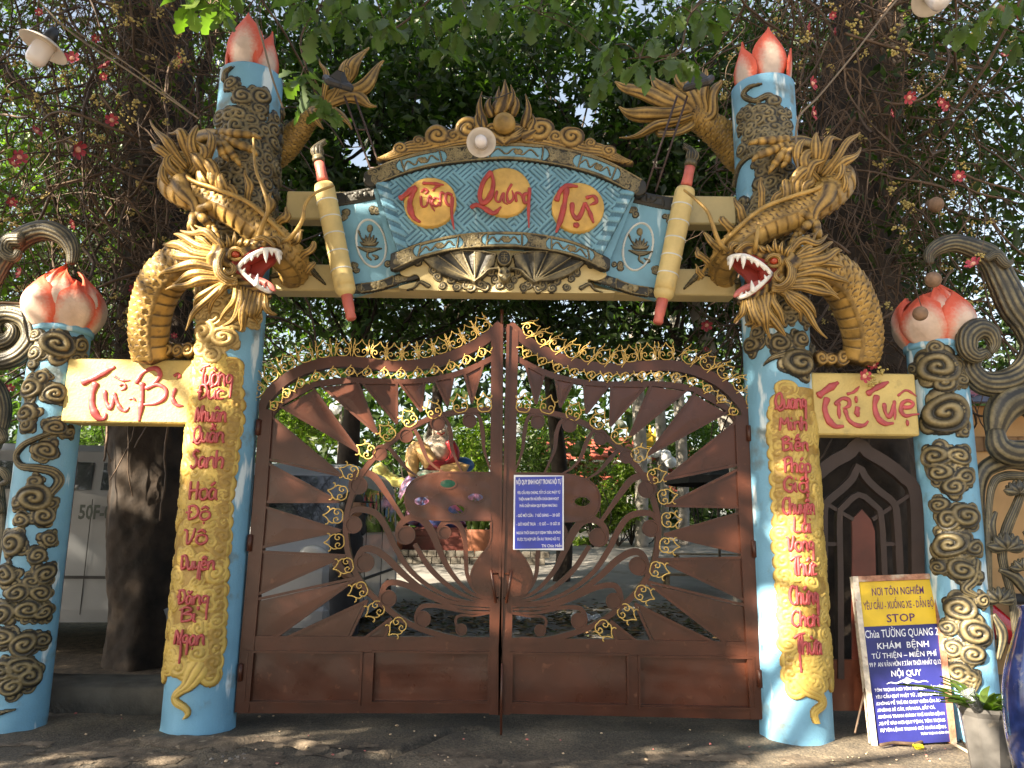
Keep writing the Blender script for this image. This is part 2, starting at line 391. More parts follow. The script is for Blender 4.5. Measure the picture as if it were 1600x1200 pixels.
GZ = np.where(near, .008*nz(GX, GY, 1.2, 3)+.004*nz(GX, GY, 5, 5)+.002*nz(GX, GY, 16, 8), 0)
cr1 = spline([P_[:2] for P_ in [GND(*q) for q in ((345, 1175), (420, 1162), (520, 1180), (590, 1186), (650, 1165), (700, 1145), (745, 1140))]], step=.03)
dd = np.full(GX.shape, 9.0)
for q in cr1: dd = np.minimum(dd, np.hypot(GX-q[0], GY-q[1]))
GZ -= .038*np.exp(-(dd/.035)**2)*near; GZ += .016*np.exp(-((dd-.09)/.05)**2)*near
GZ += .02*np.exp(-(np.hypot((GX+2.0)/.5, (GY-5.75)/.2))**2)*near
ni, nj = GX.shape; ii, jj = np.meshgrid(np.arange(ni-1), np.arange(nj-1), indexing='ij'); a = (ii*nj+jj).ravel()
g = mk('ground', np.stack([GX, GY, GZ], -1), np.stack([a, a+nj, a+nj+1, a+1], 1), ASPH, None, True); tag(g, 'dark worn asphalt forecourt and street in front of the gate', kind='structure')
YARD = mat('pale_courtyard_paving', (.20, .19, .175), .8, var=.25, vs=1.2, bump=.4, bs=40, dirt=((.12, .10, .07), 2, .62))
def yz(Y): return float(np.interp(Y, [7.4, 9, 24, 36, 60], [.022, .12, 1.12, 1.5, 1.6]))
ys2 = np.array([7.4, 8.2, 9, 11, 14, 18, 21, 24, 30, 36, 60]); n = len(ys2); V = np.array([[x, y, yz(y)] for y in ys2 for x in (-22, 26)]); g = mk('courtyard_paving', V, np.array([[2*i, 2*i+1, 2*i+3, 2*i+2] for i in range(n-1)]), YARD, None, True); tag(g, kind='structure')
SHADEG = mat('shade_dark_ground', (.07, .05, .03), .95, var=.4, vs=12, bump=1.0, bs=40)
bed = mk('dark_ground_sheet', np.array([[-9, 6.99, .03], [-2.35, 6.99, .03], [-2.9, 12.6, .40], [-14, 12.6, .40]], float), np.array([[0, 1, 2, 3]]), SHADEG, None, False); tag(bed, kind='structure')  # dark sheet stands in for the shade below the left van
# brown soil showing where the asphalt has broken up along the street side
def gz(x, y):
    i = np.clip(np.searchsorted(xs, x)-1, 0, len(xs)-2); j = np.clip(np.searchsorted(ys, y)-1, 0, len(ys)-2); a_ = (x-xs[i])/(xs[i+1]-xs[i]); b_ = (y-ys[j])/(ys[j+1]-ys[j])
    return GZ[i, j]*(1-a_)*(1-b_)+GZ[i+1, j]*a_*(1-b_)+GZ[i, j+1]*(1-a_)*b_+GZ[i+1, j+1]*a_*b_
EARTH = mat('dusty_brown_earth', (.15, .118, .085), .95, var=.35, vs=7, bump=1.0, bs=45, dirt=((.30, .24, .17), 20, .6))
f = Field(-4.4, 4.2, 4.7, 5.98, .028); edge = 5.55+.16*nz(f.U, f.V*0, .8, 41)-.05*(f.U+1.5); m_ = (nz(f.U, f.V, 2.2, 42)*.5+nz(f.U, f.V, 7, 43)*.28 > .15) & (f.V < edge+.1*nz(f.U, f.V, 3, 44)) | (np.hypot((f.U+1.95)/.8, (f.V-5.68)/.13)+.22*nz(f.U, f.V, 5, 45) < 1)
f.H[m_] = (.010+.004*nz(f.U, f.V, 12, 46))[m_]; o = f.mesh('soil_patches', EARTH, None, lambda u, v, h: np.stack([u, v, gz(u, v)+np.maximum(h, .004)], -1), base=.004)
tag(o, kind='structure')
# leaf litter bed behind the gate sill
mb = MB()
for k in range(2600):
    x = RNG.uniform(-2.6, 2.6); y = RNG.triangular(8.6, 12.6, 10.6); s_ = RNG.uniform(.03, .08); a_ = RNG.uniform(0, 6.3); t_ = RNG.uniform(-.5, .5)
    R_ = rot('Z', a_)@rot('X', t_); V = np.array([[-s_, 0, 0], [0, -s_*.45, .01], [s_, 0, 0], [0, s_*.45, .01]])@R_.T+np.array([x, y, yz(y)+.02+RNG.uniform(0, .05)]); mb.add(V, [[0, 1, 2, 3]], [RNG.random()]*4)
LIT = mat('dry_leaves', (.20, .12, .05), .8, var=.3, att=(.3, 1.1), att_col=(.05, .07, .02))
tag(mb.build('leaf_litter', LIT), 'dry brown fallen leaves lying on the yard behind the gate', 'leaf litter', kind='stuff')

# ---------------------------------------------------------------- pillars
def shaft(p, name, label, group, rim=False):
    t = thing(name, label, 'pillar', (p.cx(0), YC, 0), group)
    zz = np.concatenate([[-.05, 0, .02, .06], np.linspace(.15, p.zt-.02, 60), [p.zt-.004, p.zt]]); th = np.linspace(0, 2*math.pi, 64, endpoint=False); V = []
    for i, z in enumerate(zz):
        r = p.r*(1+.0035*np.sin(3*th+z*2.1)+.002*np.sin(7*th-z*5))
        if z < .03: r = r+.003*np.sin(9*th)
        if i >= len(zz)-1: r = r-.012
        V.append(np.stack([p.cx(z)+r*np.cos(th), YC+r*np.sin(th), np.full(64, z)], 1))
    n = len(zz); V.append(np.array([[p.cx(p.zt), YC, p.zt]])); i = np.arange(n-1)[:, None]*64; j = np.arange(64)[None]; k = (j+1) % 64
    F_ = np.stack([i+j, i+k, i+64+k, i+64+j], -1).reshape(-1, 4).tolist()+[[(n-1)*64+a, (n-1)*64+(a+1) % 64, n*64] for a in range(64)]
    mk('shaft', np.vstack(V), F_, BLUE, t)
    if rim:
        V, F_ = lathe([(p.r+.001, -.05), (p.r+.018, -.045), (p.r+.022, -.02), (p.r+.016, .012), (p.r-.03, .014), (p.r-.03, -.03)], (p.cx(p.zt), YC, p.zt), 64); mk('rim_band', V, F_, BLUE, t)
    return t
TPL = shaft(PL, 'dragon_pillar', 'tall blue pillar left of the big gate, wound by a golden dragon and a yellow script panel', 'blue pillars of the gateway')
TPR = shaft(PR, 'dragon_pillar', 'tall blue pillar right of the big gate, wound by a golden dragon and a yellow script panel', 'blue pillars of the gateway')
TOL = shaft(OL, 'cloud_pillar', 'shorter blue pillar at the far left with bronze cloud relief, beside the board reading Từ-Bi', 'blue pillars of the gateway', True)
TOR = shaft(OR_, 'cloud_pillar', 'shorter blue pillar at the right beside the board reading Trí Tuệ, bronze clouds up its front', 'blue pillars of the gateway', True)

def cloud(p, t, items, name='cloud_relief', m=BRONZE, z=0.0, back=1.28, fillers=0, st=.0062, amp=.34):
    """items: (px,py,R px[,dir]) swirls, or ('s', pts, widths) tails"""
    pts = []
    for it in items:
        if it[0] == 's': pts += [(p.uv(a, b), max(it[2])*p.mpp(a, b)) for a, b in it[1]]
        else: pts.append((p.uv(it[0], it[1]), it[2]*p.mpp(it[0], it[1])*1.4))
    u0 = min(q[0][0]-q[1] for q in pts); u1 = max(q[0][0]+q[1] for q in pts); v0 = min(q[0][1]-q[1] for q in pts); v1 = max(q[0][1]+q[1] for q in pts)
    f = Field(u0, u1, v0, v1, st)
    for k, it in enumerate(items):
        if it[0] == 's':
            q = [p.uv(a, b) for a, b in it[1]]; mp_ = p.mpp(*it[1][0]); f.stroke(q, [x*mp_ for x in it[2]], .004, .03, 3)
        else:
            u, v = p.uv(it[0], it[1]); R = it[2]*p.mpp(it[0], it[1]); d = it[3] if len(it) > 3 else (1 if k % 2 else -1)
            a_ = RNG.uniform(0, 6.3)
            for q in range(3):      # loose wisps beneath the main curl
                f.swirl(u+math.cos(a_+q*2.1)*R*.42, v+math.sin(a_+q*2.1)*R*.42, R*RNG.uniform(.62, .85), -d, RNG.random(), 1.4, .0, amp*.55)
            for q in range(4):      # small lobes round the rim
                b_ = a_+q*1.571+RNG.uniform(-.3, .3); f.swirl(u+math.cos(b_)*R*.86, v+math.sin(b_)*R*.80, R*RNG.uniform(.38, .60), RNG.choice([-1, 1]), RNG.random(), 1.5, .004, amp*.8)
            f.swirl(u, v, R*1.0, d, RNG.random(), None, .012+z, amp, RNG.uniform(.82, 1.0), RNG.uniform(-.5, .5))
    return f.mesh(name, m, t, p.map)
# far left pillar
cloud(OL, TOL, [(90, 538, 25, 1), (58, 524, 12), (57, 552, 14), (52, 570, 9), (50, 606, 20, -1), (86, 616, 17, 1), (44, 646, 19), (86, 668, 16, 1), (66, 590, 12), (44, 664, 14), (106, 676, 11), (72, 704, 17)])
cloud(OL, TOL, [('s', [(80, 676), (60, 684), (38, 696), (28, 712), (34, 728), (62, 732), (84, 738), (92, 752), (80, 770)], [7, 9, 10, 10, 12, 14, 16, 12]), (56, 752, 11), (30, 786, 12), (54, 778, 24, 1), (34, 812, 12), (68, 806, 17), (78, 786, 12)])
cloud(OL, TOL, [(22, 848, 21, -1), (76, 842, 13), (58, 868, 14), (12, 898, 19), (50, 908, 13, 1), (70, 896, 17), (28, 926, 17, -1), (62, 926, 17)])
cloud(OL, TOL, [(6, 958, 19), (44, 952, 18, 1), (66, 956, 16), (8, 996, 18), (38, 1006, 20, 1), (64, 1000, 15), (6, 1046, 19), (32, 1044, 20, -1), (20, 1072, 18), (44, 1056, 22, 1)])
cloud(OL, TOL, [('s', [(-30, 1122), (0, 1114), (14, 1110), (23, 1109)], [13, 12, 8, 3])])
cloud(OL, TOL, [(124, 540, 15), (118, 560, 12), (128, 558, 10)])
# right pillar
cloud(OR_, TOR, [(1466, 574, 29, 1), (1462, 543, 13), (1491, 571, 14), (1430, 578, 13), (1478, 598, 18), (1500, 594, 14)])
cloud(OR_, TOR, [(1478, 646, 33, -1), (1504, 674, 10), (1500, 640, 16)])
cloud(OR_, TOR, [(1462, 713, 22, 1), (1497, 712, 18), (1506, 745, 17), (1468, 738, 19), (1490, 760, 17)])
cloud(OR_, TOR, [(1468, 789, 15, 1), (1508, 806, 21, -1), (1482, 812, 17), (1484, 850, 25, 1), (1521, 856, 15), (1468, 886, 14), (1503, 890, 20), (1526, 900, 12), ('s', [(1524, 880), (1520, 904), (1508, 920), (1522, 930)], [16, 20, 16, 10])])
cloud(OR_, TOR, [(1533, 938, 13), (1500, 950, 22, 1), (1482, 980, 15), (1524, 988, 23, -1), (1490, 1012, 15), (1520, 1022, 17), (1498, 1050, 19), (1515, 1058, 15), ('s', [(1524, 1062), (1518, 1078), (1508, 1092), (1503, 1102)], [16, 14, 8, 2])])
# main pillars, tops
def fillrand(p, x0, x1, y0, y1, R, n, seed):
    r_ = random.Random(seed); o = []
    for k in range(4000):
        if len(o) >= n: break
        q = (r_.uniform(x0, x1), r_.uniform(y0, y1), R*r_.uniform(.75, 1.25), r_.choice([-1, 1]))
        if all(math.hypot(q[0]-a[0], q[1]-a[1]) > R*.95 for a in o): o.append(q)
    return o
cloud(PL, TPL, [(362, 132, 13, 1), ('s', [(352, 124), (354, 114), (366, 105)], [12, 8, 1]), (380, 152, 16, -1), (407, 152, 17, 1), (404, 172, 14)]+fillrand(PL, 346, 440, 178, 262, 14, 34, 3))
cloud(PL, TPL, fillrand(PL, 328, 436, 262, 400, 17, 46, 4))
cloud(PL, TPL, fillrand(PL, 312, 398, 400, 500, 16, 26, 5)+[(322, 520, 22, 1), (316, 545, 17), (350, 528, 20), (332, 555, 16), (372, 500, 15)], m=GOLD2)
cloud(PR, TPR, [('s', [(1190, 132), (1170, 138), (1163, 150), (1180, 158), (1200, 150), (1210, 158)], [2, 7, 9, 8, 10, 10]), (1208, 158, 11, 1)]+fillrand(PR, 1158, 1230, 172, 238, 11, 34, 6))
cloud(PR, TPR, fillrand(PR, 1188, 1232, 238, 310, 13, 18, 7)+[('s', [(1150, 290), (1156, 262), (1170, 246), (1186, 240)], [7, 8, 8, 8])]+fillrand(PR, 1152, 1235, 312, 400, 13, 26, 8))
cloud(PR, TPR, fillrand(PR, 1175, 1262, 400, 500, 14, 30, 9)+[(1218, 536, 17, 1), (1250, 530, 15), (1248, 568, 27, -1), (1268, 552, 16), ('s', [(1224, 553), (1206, 560), (1193, 572)], [12, 8, 1])])
cloud(PR, TPR, [(1176, 540, 17, 1), (1184, 520, 13), (1190, 500, 10)])

# ---------------------------------------------------------------- yellow script panels
def panel(p, t, edge, ytop, ybot, side, tail, seed):
    """edge: list of (px,py) scalloped inner boundary; side=-1 wraps to the left silhouette, +1 to the right"""
    f = Field(-p.r*1.75, p.r*1.75, p.uv(edge[0][0], ybot+50)[1], p.uv(edge[0][0], ytop-16)[1], .0064)
    r_ = random.Random(seed); ed = np.array([p.uv(a, b) for a, b in edge]); ed = ed[np.argsort(ed[:, 1])]
    zt = p.uv(edge[0][0], ytop)[1]; zb = p.uv(edge[-1][0], ybot)[1]; uo = side*p.r*1.7
    z = zb
    while z < zt:
        ue = np.interp(z, ed[:, 1], ed[:, 0]); f.swirl(ue-(-side)*.035, z, .078, r_.choice([-1, 1]), r_.random(), 2.0, .010, .16); z += .10
    base = (f.V > zb) & (f.V < zt) & ((np.interp(f.V, ed[:, 1], ed[:, 0])-f.U)*side < 0) & ((f.U-uo)*side < 0)
    f.H[base] = np.maximum(f.H[base], .006); f.C[base] = .2
    for k in range(230):
        z = r_.uniform(zb, zt); ue = np.interp(z, ed[:, 1], ed[:, 0]); u = ue+(uo-ue)*r_.random()*.98
        f.swirl(u, z, r_.uniform(.035, .085), r_.choice([-1, 1]), r_.random(), r_.uniform(1.6, 2.6), r_.uniform(.004, .010), .2, r_.uniform(.6, 1), r_.uniform(0, 3))
    mp_ = p.mpp(*tail[0][0]); f.stroke([p.uv(a, b) for a, b in tail[0]], [x*mp_ for x in tail[1]], .012, .018, 3)
    f.mesh('script_panel', OCHRE, t, p.map)
EDL = [(372, 562), (372, 600), (376, 645), (368, 690), (362, 740), (357, 780), (356, 830), (350, 880), (348, 930), (346, 980), (343, 1025), (338, 1045)]
panel(PL, TPL, EDL, 562, 1056, -1, ([(306, 1050), (294, 1070), (277, 1085), (276, 1096), (290, 1106), (294, 1115), (287, 1124)], [34, 26, 15, 12, 12, 10, 3]), 21)
EDR = [(1222, 602), (1208, 640), (1207, 680), (1210, 740), (1214, 790), (1214, 850), (1218, 900), (1222, 950), (1225, 1000), (1228, 1050), (1236, 1075)]
panel(PR, TPR, EDR, 604, 1076, 1, ([(1252, 1066), (1262, 1078), (1280, 1088), (1284, 1100), (1272, 1112), (1274, 1126), (1283, 1142)], [28, 20, 16, 13, 13, 10, 3]), 22)

# ---------------------------------------------------------------- brush letters
GLY = {'T': "0,8 4,10 8,10.5|4,9.5 3.2,5 3.6,1 4.6,0", 'u': "0,6 .2,2 1.6,.3 3.4,2 4,6|4,6 4,1.5 5,0", 'o': "3,6 .6,5 .4,1.6 2.4,0 4.6,2 4.4,5 3,6", 'n': "0,6 .3,0|.3,3.5 2,6 3.8,5 4,2 4.8,0",
 'g': "4,5.6 1.5,6 .4,3.6 1.5,1.6 3.8,3 4,5.6 4,0 3.8,-6", 'D': "1,9.5 1.2,0|0,9 4,9.5 6,6 5,2 1.2,0|-.8,5 2.6,5.2", 'c': "4,5 2,6 .4,3.6 1.2,.6 4,.8", 'N': "0,0 1,9|1,9 3.4,5 3.4,0|3.4,0 5.4,4 6,9.5", 'h': "0,10 .2,0|.2,3.6 2.2,6 3.8,4.6 3.6,0",
 'a': "4,5 2,6 .4,3.4 1,.6 2.8,.8 4,4.8|4,5.6 4,1.4 5,0", 'G': "5,8.6 3,9.8 .6,6.6 .8,2 3.6,0 5,2 5,4.6 3,4.6", 'Q': "4,10 1,8 .2,4 2,1 5,3 5.4,8 4,10|-.6,0 1.4,1 3.4,-.8 5.6,-.2 7,1.6", 'S': "5,9 3,10 1.4,7.6 3.8,5 4,2 1.6,0 -.4,1.4", 'H': "0,10 .4,0|-.6,4.6 5.4,5.4|5,10 5,0", 'V': "0,9 1.6,8 2,3 2.6,.2 4,2 5,6 5.4,10",
 'y': "0,6 .3,2.4 1.8,1.2 3.6,3|4,6 4,0 3.6,-6", 'e': ".6,3 3.6,3.6 3.4,5.6 1.6,6 .4,3.4 1.2,.4 4.4,.8", 'B': "1,9.5 1,0|-.4,8 3,10 4.8,8 1.2,5.2|1.2,5.2 5.2,5 5,1.6 1,0", 'i': "0,6 0,1.4 1,0", 'M': "0,0 .8,9|.8,9 3,4|3,4 5.4,9|5.4,9 6,0", 'P': "1,9.5 1,0|-.4,8 3.4,10 5.4,7.6 1.2,4.6", 'L': "1,10 .8,1 4.6,.6", 'C': "5,8.6 3,9.8 .6,6.6 .8,2 3.6,0 5.6,1.6", 'p': "0,6 0,-5|0,4 2,6 4,4 3,.8 .4,1"}
ADV = {'T': 5.6, 'D': 7, 'N': 7, 'Q': 7, 'S': 5.6, 'H': 6.6, 'V': 6.4, 'B': 6.2, 'M': 7.4, 'P': 5.4, 'L': 5.2, 'C': 6.4, 'G': 6.4, 'i': 2.2}
MARK = {'\u0300': "1,9.4 2.8,7.6", '\u0301': "1,7.6 3.2,9.8", '\u0302': ".4,7.4 2.2,9 4,7.4", '\u0303': ".2,8.6 1.4,9.6 2.6,8.8 4,9.8", '\u0309': "1.4,9.8 3,10 2.4,8.2", '\u031b': "4.6,5.6 6,7.4", '\u0323': "2,-2.2 2.3,-2.3", '\u0306': ".6,9.2 2.2,7.8 3.8,9.2"}
def word_strokes(wd):
    out = []; x = 0
    for chh in wd:
        n = unicodedata.normalize('NFD', chh); b = n[0]
        b = {'Đ': 'D', 'đ': 'D'}.get(b, b); g = GLY.get(b)
        if g is None: x += 3; continue
        up = 0; cap = b.isupper()
        for st in g.split('|'):
            if b == 'D' and chh == 'D' and st.startswith('-.8'): continue
            out.append([(x+float(a.split(',')[0]), float(a.split(',')[1])) for a in st.split()])
        if b == 'i' and len(n) == 1: out.append([(x+.2, 8.4), (x+.4, 8.5)])
        for mk_ in n[1:]:
            if mk_ in MARK:
                out.append([(x+float(a.split(',')[0])*(1 if b != 'i' else .5), float(a.split(',')[1])+up) for a in MARK[mk_].split()])
                if mk_ in '\u0302\u0306': up += 2.0
        x += ADV.get(b, 5.2)
    return out, x
def bigname(p, t, wd, cx, cy, W, Hh, label):
    st, x = word_strokes(wd); mp_ = p.mpp(cx, cy); u0, v0 = p.uv(cx, cy); W *= mp_; Hh *= mp_; sx = W/x; sy = Hh/10; mb = MB()
    if u0+W/2 > p.r*1.35: u0 = p.r*1.35-W/2
    if u0-W/2 < -p.r*1.35: u0 = -p.r*1.35+W/2
    for s_ in st:
        q = spline([((a-x/2)*sx+u0+(b-4)*.02*sx, (b-4.5)*sy+v0) for a, b in s_], step=.006) if len(s_) > 1 else s_
        q = np.array(q); n = len(q)
        if n < 3: q = spline([q[0], q[-1]+np.array([.004, 0])], n=4); n = 4
        path = p.map(q[:, 0], q[:, 1], np.full(n, .022)); r = .0096*(1+.35*np.sin(np.linspace(.2, 3, n)))*(W/.26)**.3
        V, F_, c = tube(path, r, 7); mb.add(V, F_, np.clip((np.tile(np.cos(np.linspace(0, 2*np.pi, 7, endpoint=False)), n).tolist()+[.5, .5]), 0, 1)*.8+.2)
    o = mb.build('carved_word', PINKRED, t); o['label'] = label
WL = [('Tường', 338, 590, 50, 30), ('Đức', 332, 614, 42, 24), ('Nhuận', 330, 648, 46, 26), ('Quần', 327, 680, 46, 26), ('Sanh', 325, 719, 50, 28), ('Hoá', 319, 768, 42, 28), ('Độ', 312, 802, 36, 22), ('Vô', 307, 839, 38, 24), ('Duyên', 309, 880, 52, 22), ('Đăng', 303, 934, 48, 22), ('Bỉ', 298, 961, 30, 22), ('Ngạn', 297, 996, 46, 24)]
WR = [('Quang', 1236, 628, 46, 26), ('Minh', 1240, 663, 42, 22), ('Biến', 1242, 695, 40, 22), ('Pháp', 1246, 728, 42, 24), ('Giới', 1245, 758, 40, 24), ('Chuyển', 1248, 792, 48, 26), ('Lại', 1253, 821, 30, 24), ('Vong', 1250, 850, 42, 24), ('Thức', 1256, 886, 42, 28), ('Chứng', 1256, 931, 44, 28), ('Chơn', 1258, 967, 42, 24), ('Thừa', 1262, 1008, 42, 30)]
for wl, p, t in ((WL, PL, TPL), (WR, PR, TPR)):
    for a in wl: bigname(p, t, *a, 'rose red raised word %s' % a[0])
def stemdrip(p, t, pts, r):
    q = spline([p.uv(a, b) for a, b in pts], step=.01); path = p.map(q[:, 0], q[:, 1], np.full(len(q), .022)); V, F_, c = tube(path, r, 7); mk('letter_stem', V, F_, PINKRED, t, att=c)
stemdrip(PL, TPL, [(314, 888), (313, 906)], .009); stemdrip(PL, TPL, [(324, 940), (322, 968)], .008); stemdrip(PL, TPL, [(286, 1000), (285, 1020), (283, 1036)], .010)
stemdrip(PR, TPR, [(1250, 1000), (1249, 1024), (1251, 1050)], .010); stemdrip(PR, TPR, [(1276, 945), (1276, 960)], .007)
# ---------------------------------------------------------------- lotus buds
def petal_mesh(h, wd, curl=.25, lean=.0, n=14, m=11, fat=1.0, blunt=False):
    """petal standing at the origin, back towards -y; returns V,F,att (edge->0)"""
    V = []; A = []
    for i in range(n+1):
        t = i/n; w_ = (wd*(math.sin(math.pi*min(1, t*.86+.10))**.75)*(1-t**5*.9) if not blunt else wd*(math.sin(math.pi*(.16+.72*t))**.6)*(1-t**6*.9)) if t < 1 else .004
        for j in range(m+1):
            s_ = j/m*2-1; x = s_*w_/2; bulge = math.sin(math.pi*min(1, t*.9+.08))*curl*h
            y = -bulge*(1-.9*s_*s_*fat)+lean*h*t*t; V.append([x, y, t*h+.02*h*(1-abs(s_))*t]); A.append(min(1.2, 1.55*(1-abs(s_))**.9)*(1.1-t**1.8*1.25)+.08)
    Fq = [[i*(m+1)+j, i*(m+1)+j+1, (i+1)*(m+1)+j+1, (i+1)*(m+1)+j] for i in range(n) for j in range(m)]
    V = np.array(V); k = len(V); V2 = V.copy(); V2[:, 1] += .014; Fq += [[a+k for a in f[::-1]] for f in Fq]
    bd = [j for j in range(m+1)]+[i*(m+1)+m for i in range(1, n+1)]+[n*(m+1)+j for j in range(m-1, -1, -1)]+[i*(m+1) for i in range(n-1, 0, -1)]
    for a in range(len(bd)): b = (a+1) % len(bd); Fq.append([bd[b], bd[a], bd[a]+k, bd[b]+k])
    return np.vstack([V, V2]), Fq, np.array(A+[a*.8 for a in A])
def lotus(p, label, pets, group='lotus buds on the pillars', blunt=False):
    c = np.array([p.cx(p.zt), YC, p.zt]); t = thing('lotus_bud', label, 'ornament', c, group)
    for az, rr, h, wd, curl, lean, z0 in pets:
        V, F_, A = petal_mesh(h, wd, curl, lean, blunt=blunt); R_ = rot('Z', rad(az)); q = V.copy(); q[:, 1] -= rr
        mk('petal', q@R_.T+c+np.array([0, 0, z0]), F_, PETAL, t, att=A)
    V, F_ = ell(c+np.array([0, 0, .05]), (p.r*.6, p.r*.6, .12)); mk('bud_core', V, F_, PETAL, t, att=np.zeros(len(V)))
# az 0 faces the camera, positive turns towards +x
lotus(PL, 'open red and white lotus petals on the tall left pillar, partly behind green leaves', [(-8, .16, .56, .34, .10, .02, -.03), (62, .15, .46, .29, .12, -.10, -.10), (-75, .2, .34, .22, .08, -.05, -.05), (120, .12, .50, .2, .08, -.05, 0), (180, .14, .48, .26, .1, -.02, 0), (-125, .14, .42, .26, .1, -.02, 0)])
lotus(PR, 'open red and white lotus petals on top of the tall right pillar, middle one pointed', [(6, .16, .50, .31, .10, -.02, -.02), (-62, .19, .44, .27, .12, -.08, -.10), (72, .20, .44, .22, .08, -.12, -.10), (-130, .14, .52, .22, .08, -.05, 0), (180, .14, .42, .26, .1, -.02, 0), (125, .14, .42, .26, .1, -.02, 0)])
def bud(p, label, pets):
    """closed bud: petals lie on an egg, each with its own outline"""
    c = np.array([p.cx(p.zt), YC, p.zt-.02]); t = thing('lotus_bud', label, 'ornament', c, 'lotus buds on the pillars'); R, H = .275, .50
    def egg(t_): return R*np.sin(math.pi*(.20+.765*t_))**.72
    for th0, W, tm, d, z0 in pets:
        n, m = 22, 15; V = []; A = []; tt = np.linspace(0, 1, n+1)
        for tq in tt:
            w_ = math.radians(W)*(math.sin(math.pi*(.26+.70*tq))**.55)*(1-tq**7*.93); z = tq*tm
            for s_ in np.linspace(-1, 1, m+1):
                th = math.radians(th0)+s_*w_; r = float(egg(min(1, z)))+d+.012*(1-s_*s_)-.01*abs(s_)**3+.006*math.sin(s_*9+tq*7+th0); zz = z*H+z0+.015*math.sin(th0+s_*3)*tq
                V.append([r*math.sin(th), -r*math.cos(th), zz]); A.append(min(1.2, 1.55*(1-abs(s_))**.85)*(1.1-tq**2.0*1.3)+.08)
        V = np.array(V); k = len(V); F_ = [[i*(m+1)+j, i*(m+1)+j+1, (i+1)*(m+1)+j+1, (i+1)*(m+1)+j] for i in range(n) for j in range(m)]
        V2 = V.copy(); rr = np.hypot(V2[:, 0], V2[:, 1])[:, None]; V2[:, :2] *= (rr-.016)/rr; F_ += [[a+k for a in f[::-1]] for f in F_]
        bd = list(range(m+1))+[i*(m+1)+m for i in range(1, n+1)]+[n*(m+1)+j for j in range(m-1, -1, -1)]+[i*(m+1) for i in range(n-1, 0, -1)]
        for a in range(len(bd)): b = (a+1) % len(bd); F_.append([bd[b], bd[a], bd[a]+k, bd[b]+k])
        mk('petal', np.vstack([V, V2])+c, F_, PETAL, t, att=np.array(A+[a*.7 for a in A]))
    V, F_ = lathe([(float(egg(q))-.02 if q < .99 else .001, q*H*.95) for q in np.linspace(0, 1, 16)], c, 30); mk('bud_core', V, F_, PETAL, t, att=np.full(len(V), .15))
bud(OL, 'closed pink and white lotus bud on the far left cloud pillar, sunlit on its left', [(-32, 54, .86, .030, 0), (46, 42, .76, .020, 0), (18, 34, .98, .006, .02), (118, 46, .86, .024, 0), (178, 46, .9, .02, 0), (-110, 44, .88, .022, 0), (-60, 26, 1.0, .004, .03), (80, 28, .95, .008, .02), (-5, 18, 1.06, -.012, .04)])
bud(OR_, 'closed lotus bud on the right cloud pillar, two brown fruits hanging before it', [(30, 50, .86, .030, 0), (-44, 46, .80, .022, 0), (-8, 32, .98, .006, .02), (-118, 46, .86, .024, 0), (178, 46, .9, .02, 0), (112, 44, .88, .022, 0), (62, 26, 1.0, .004, .03), (10, 18, 1.06, -.012, .04)])

# ---------------------------------------------------------------- beams and name boards
def beam(label, c0, c1, yb0, yb1, d=.2, y=YC, name='lintel_beam', m=CREAM, b=.012, group=None, cat='beam'):
    a = P(c0[0], c0[1], y-d/2); c = P(c1[0], c1[1], y-d/2); zt = (a[2]+c[2])/2
    e = P(yb0[0], yb0[1], y-d/2); zb = e[2]
    V, F_ = bbox(((a[0]+c[0])/2, y, (zt+zb)/2), (c[0]-a[0], d, zt-zb), b)
    o = mk(name, V, F_, m, None, False, None, ((a[0]+c[0])/2, y, zb)); tag(o, label, cat, group); return a[0], c[0], zb, zt
beam('upper cream beam behind the name plaque, joining the two tall pillars', (448, 300), (1149, 304), (448, 342), None, .16, YC+.02, group='beams across the gateway')
LBX = beam('lower cream beam under the name plaque above the gate', (425, 412), (1149, 420), (425, 453), None, .2, YC, group='beams across the gateway')
def sidebox(label, x0, x1, yt, yb, y=YC-.05, d=.22):
    a = P(x0, yt, y-d/2); c = P(x1, yb, y-d/2); t = thing('name_board', label, 'sign', ((a[0]+c[0])/2, y, c[2]), 'yellow boards between outer and inner pillars')
    V, F_ = bbox(((a[0]+c[0])/2, y, (a[2]+c[2])/2), (c[0]-a[0], d, a[2]-c[2]), .012); mk('board', V, F_, BOARD, t, False); return t, y-d/2
def letters(t, yf, strokes, org, sc, m=PINKRED, k=.36, fl=.55, lift=.004, name='letter', taper=True):
    """strokes in crop pixels: (pts, width) ; org, sc map crop to photograph"""
    for pts, w_ in strokes:
        q = np.array([P(org[0]+a/sc, org[1]+b/sc, yf) for a, b in pts]); mp_ = MPP(org[0]+pts[0][0]/sc, org[1]+pts[0][1]/sc, yf); R = w_/sc*mp_/2
        if len(q) == 1: q = np.vstack([q[0]-[.006, 0, 0], q[0]+[.006, 0, 0]])
        s_ = spline(q, step=max(.006, R*.35)); n = len(s_); s_[:, 1] -= lift
        x = np.linspace(0, 1, n); rr = R*(.82+.28*np.cos(x*math.pi*1.7)**2)
        if taper and n > 5: rr = rr*np.minimum(1, .78+x*4)*np.minimum(1, .45+(1-x)*3)*(1+.07*np.sin(x*19+len(pts)*2+pts[0][0])+.04*np.sin(x*41+pts[0][1]))
        V, F_, c = tube(s_, rr, 12, flat=fl, up=(0, -1, 0)); cc = np.clip(.75-.6*((np.array(V)[:, 1]-(yf-lift))/R+.2), .1, 1)
        mk(name, V, F_, m, t, att=cc)
t, yf = sidebox('yellow board with raised red letters Từ-Bi between the two left pillars', 106, 304, 560, 662)
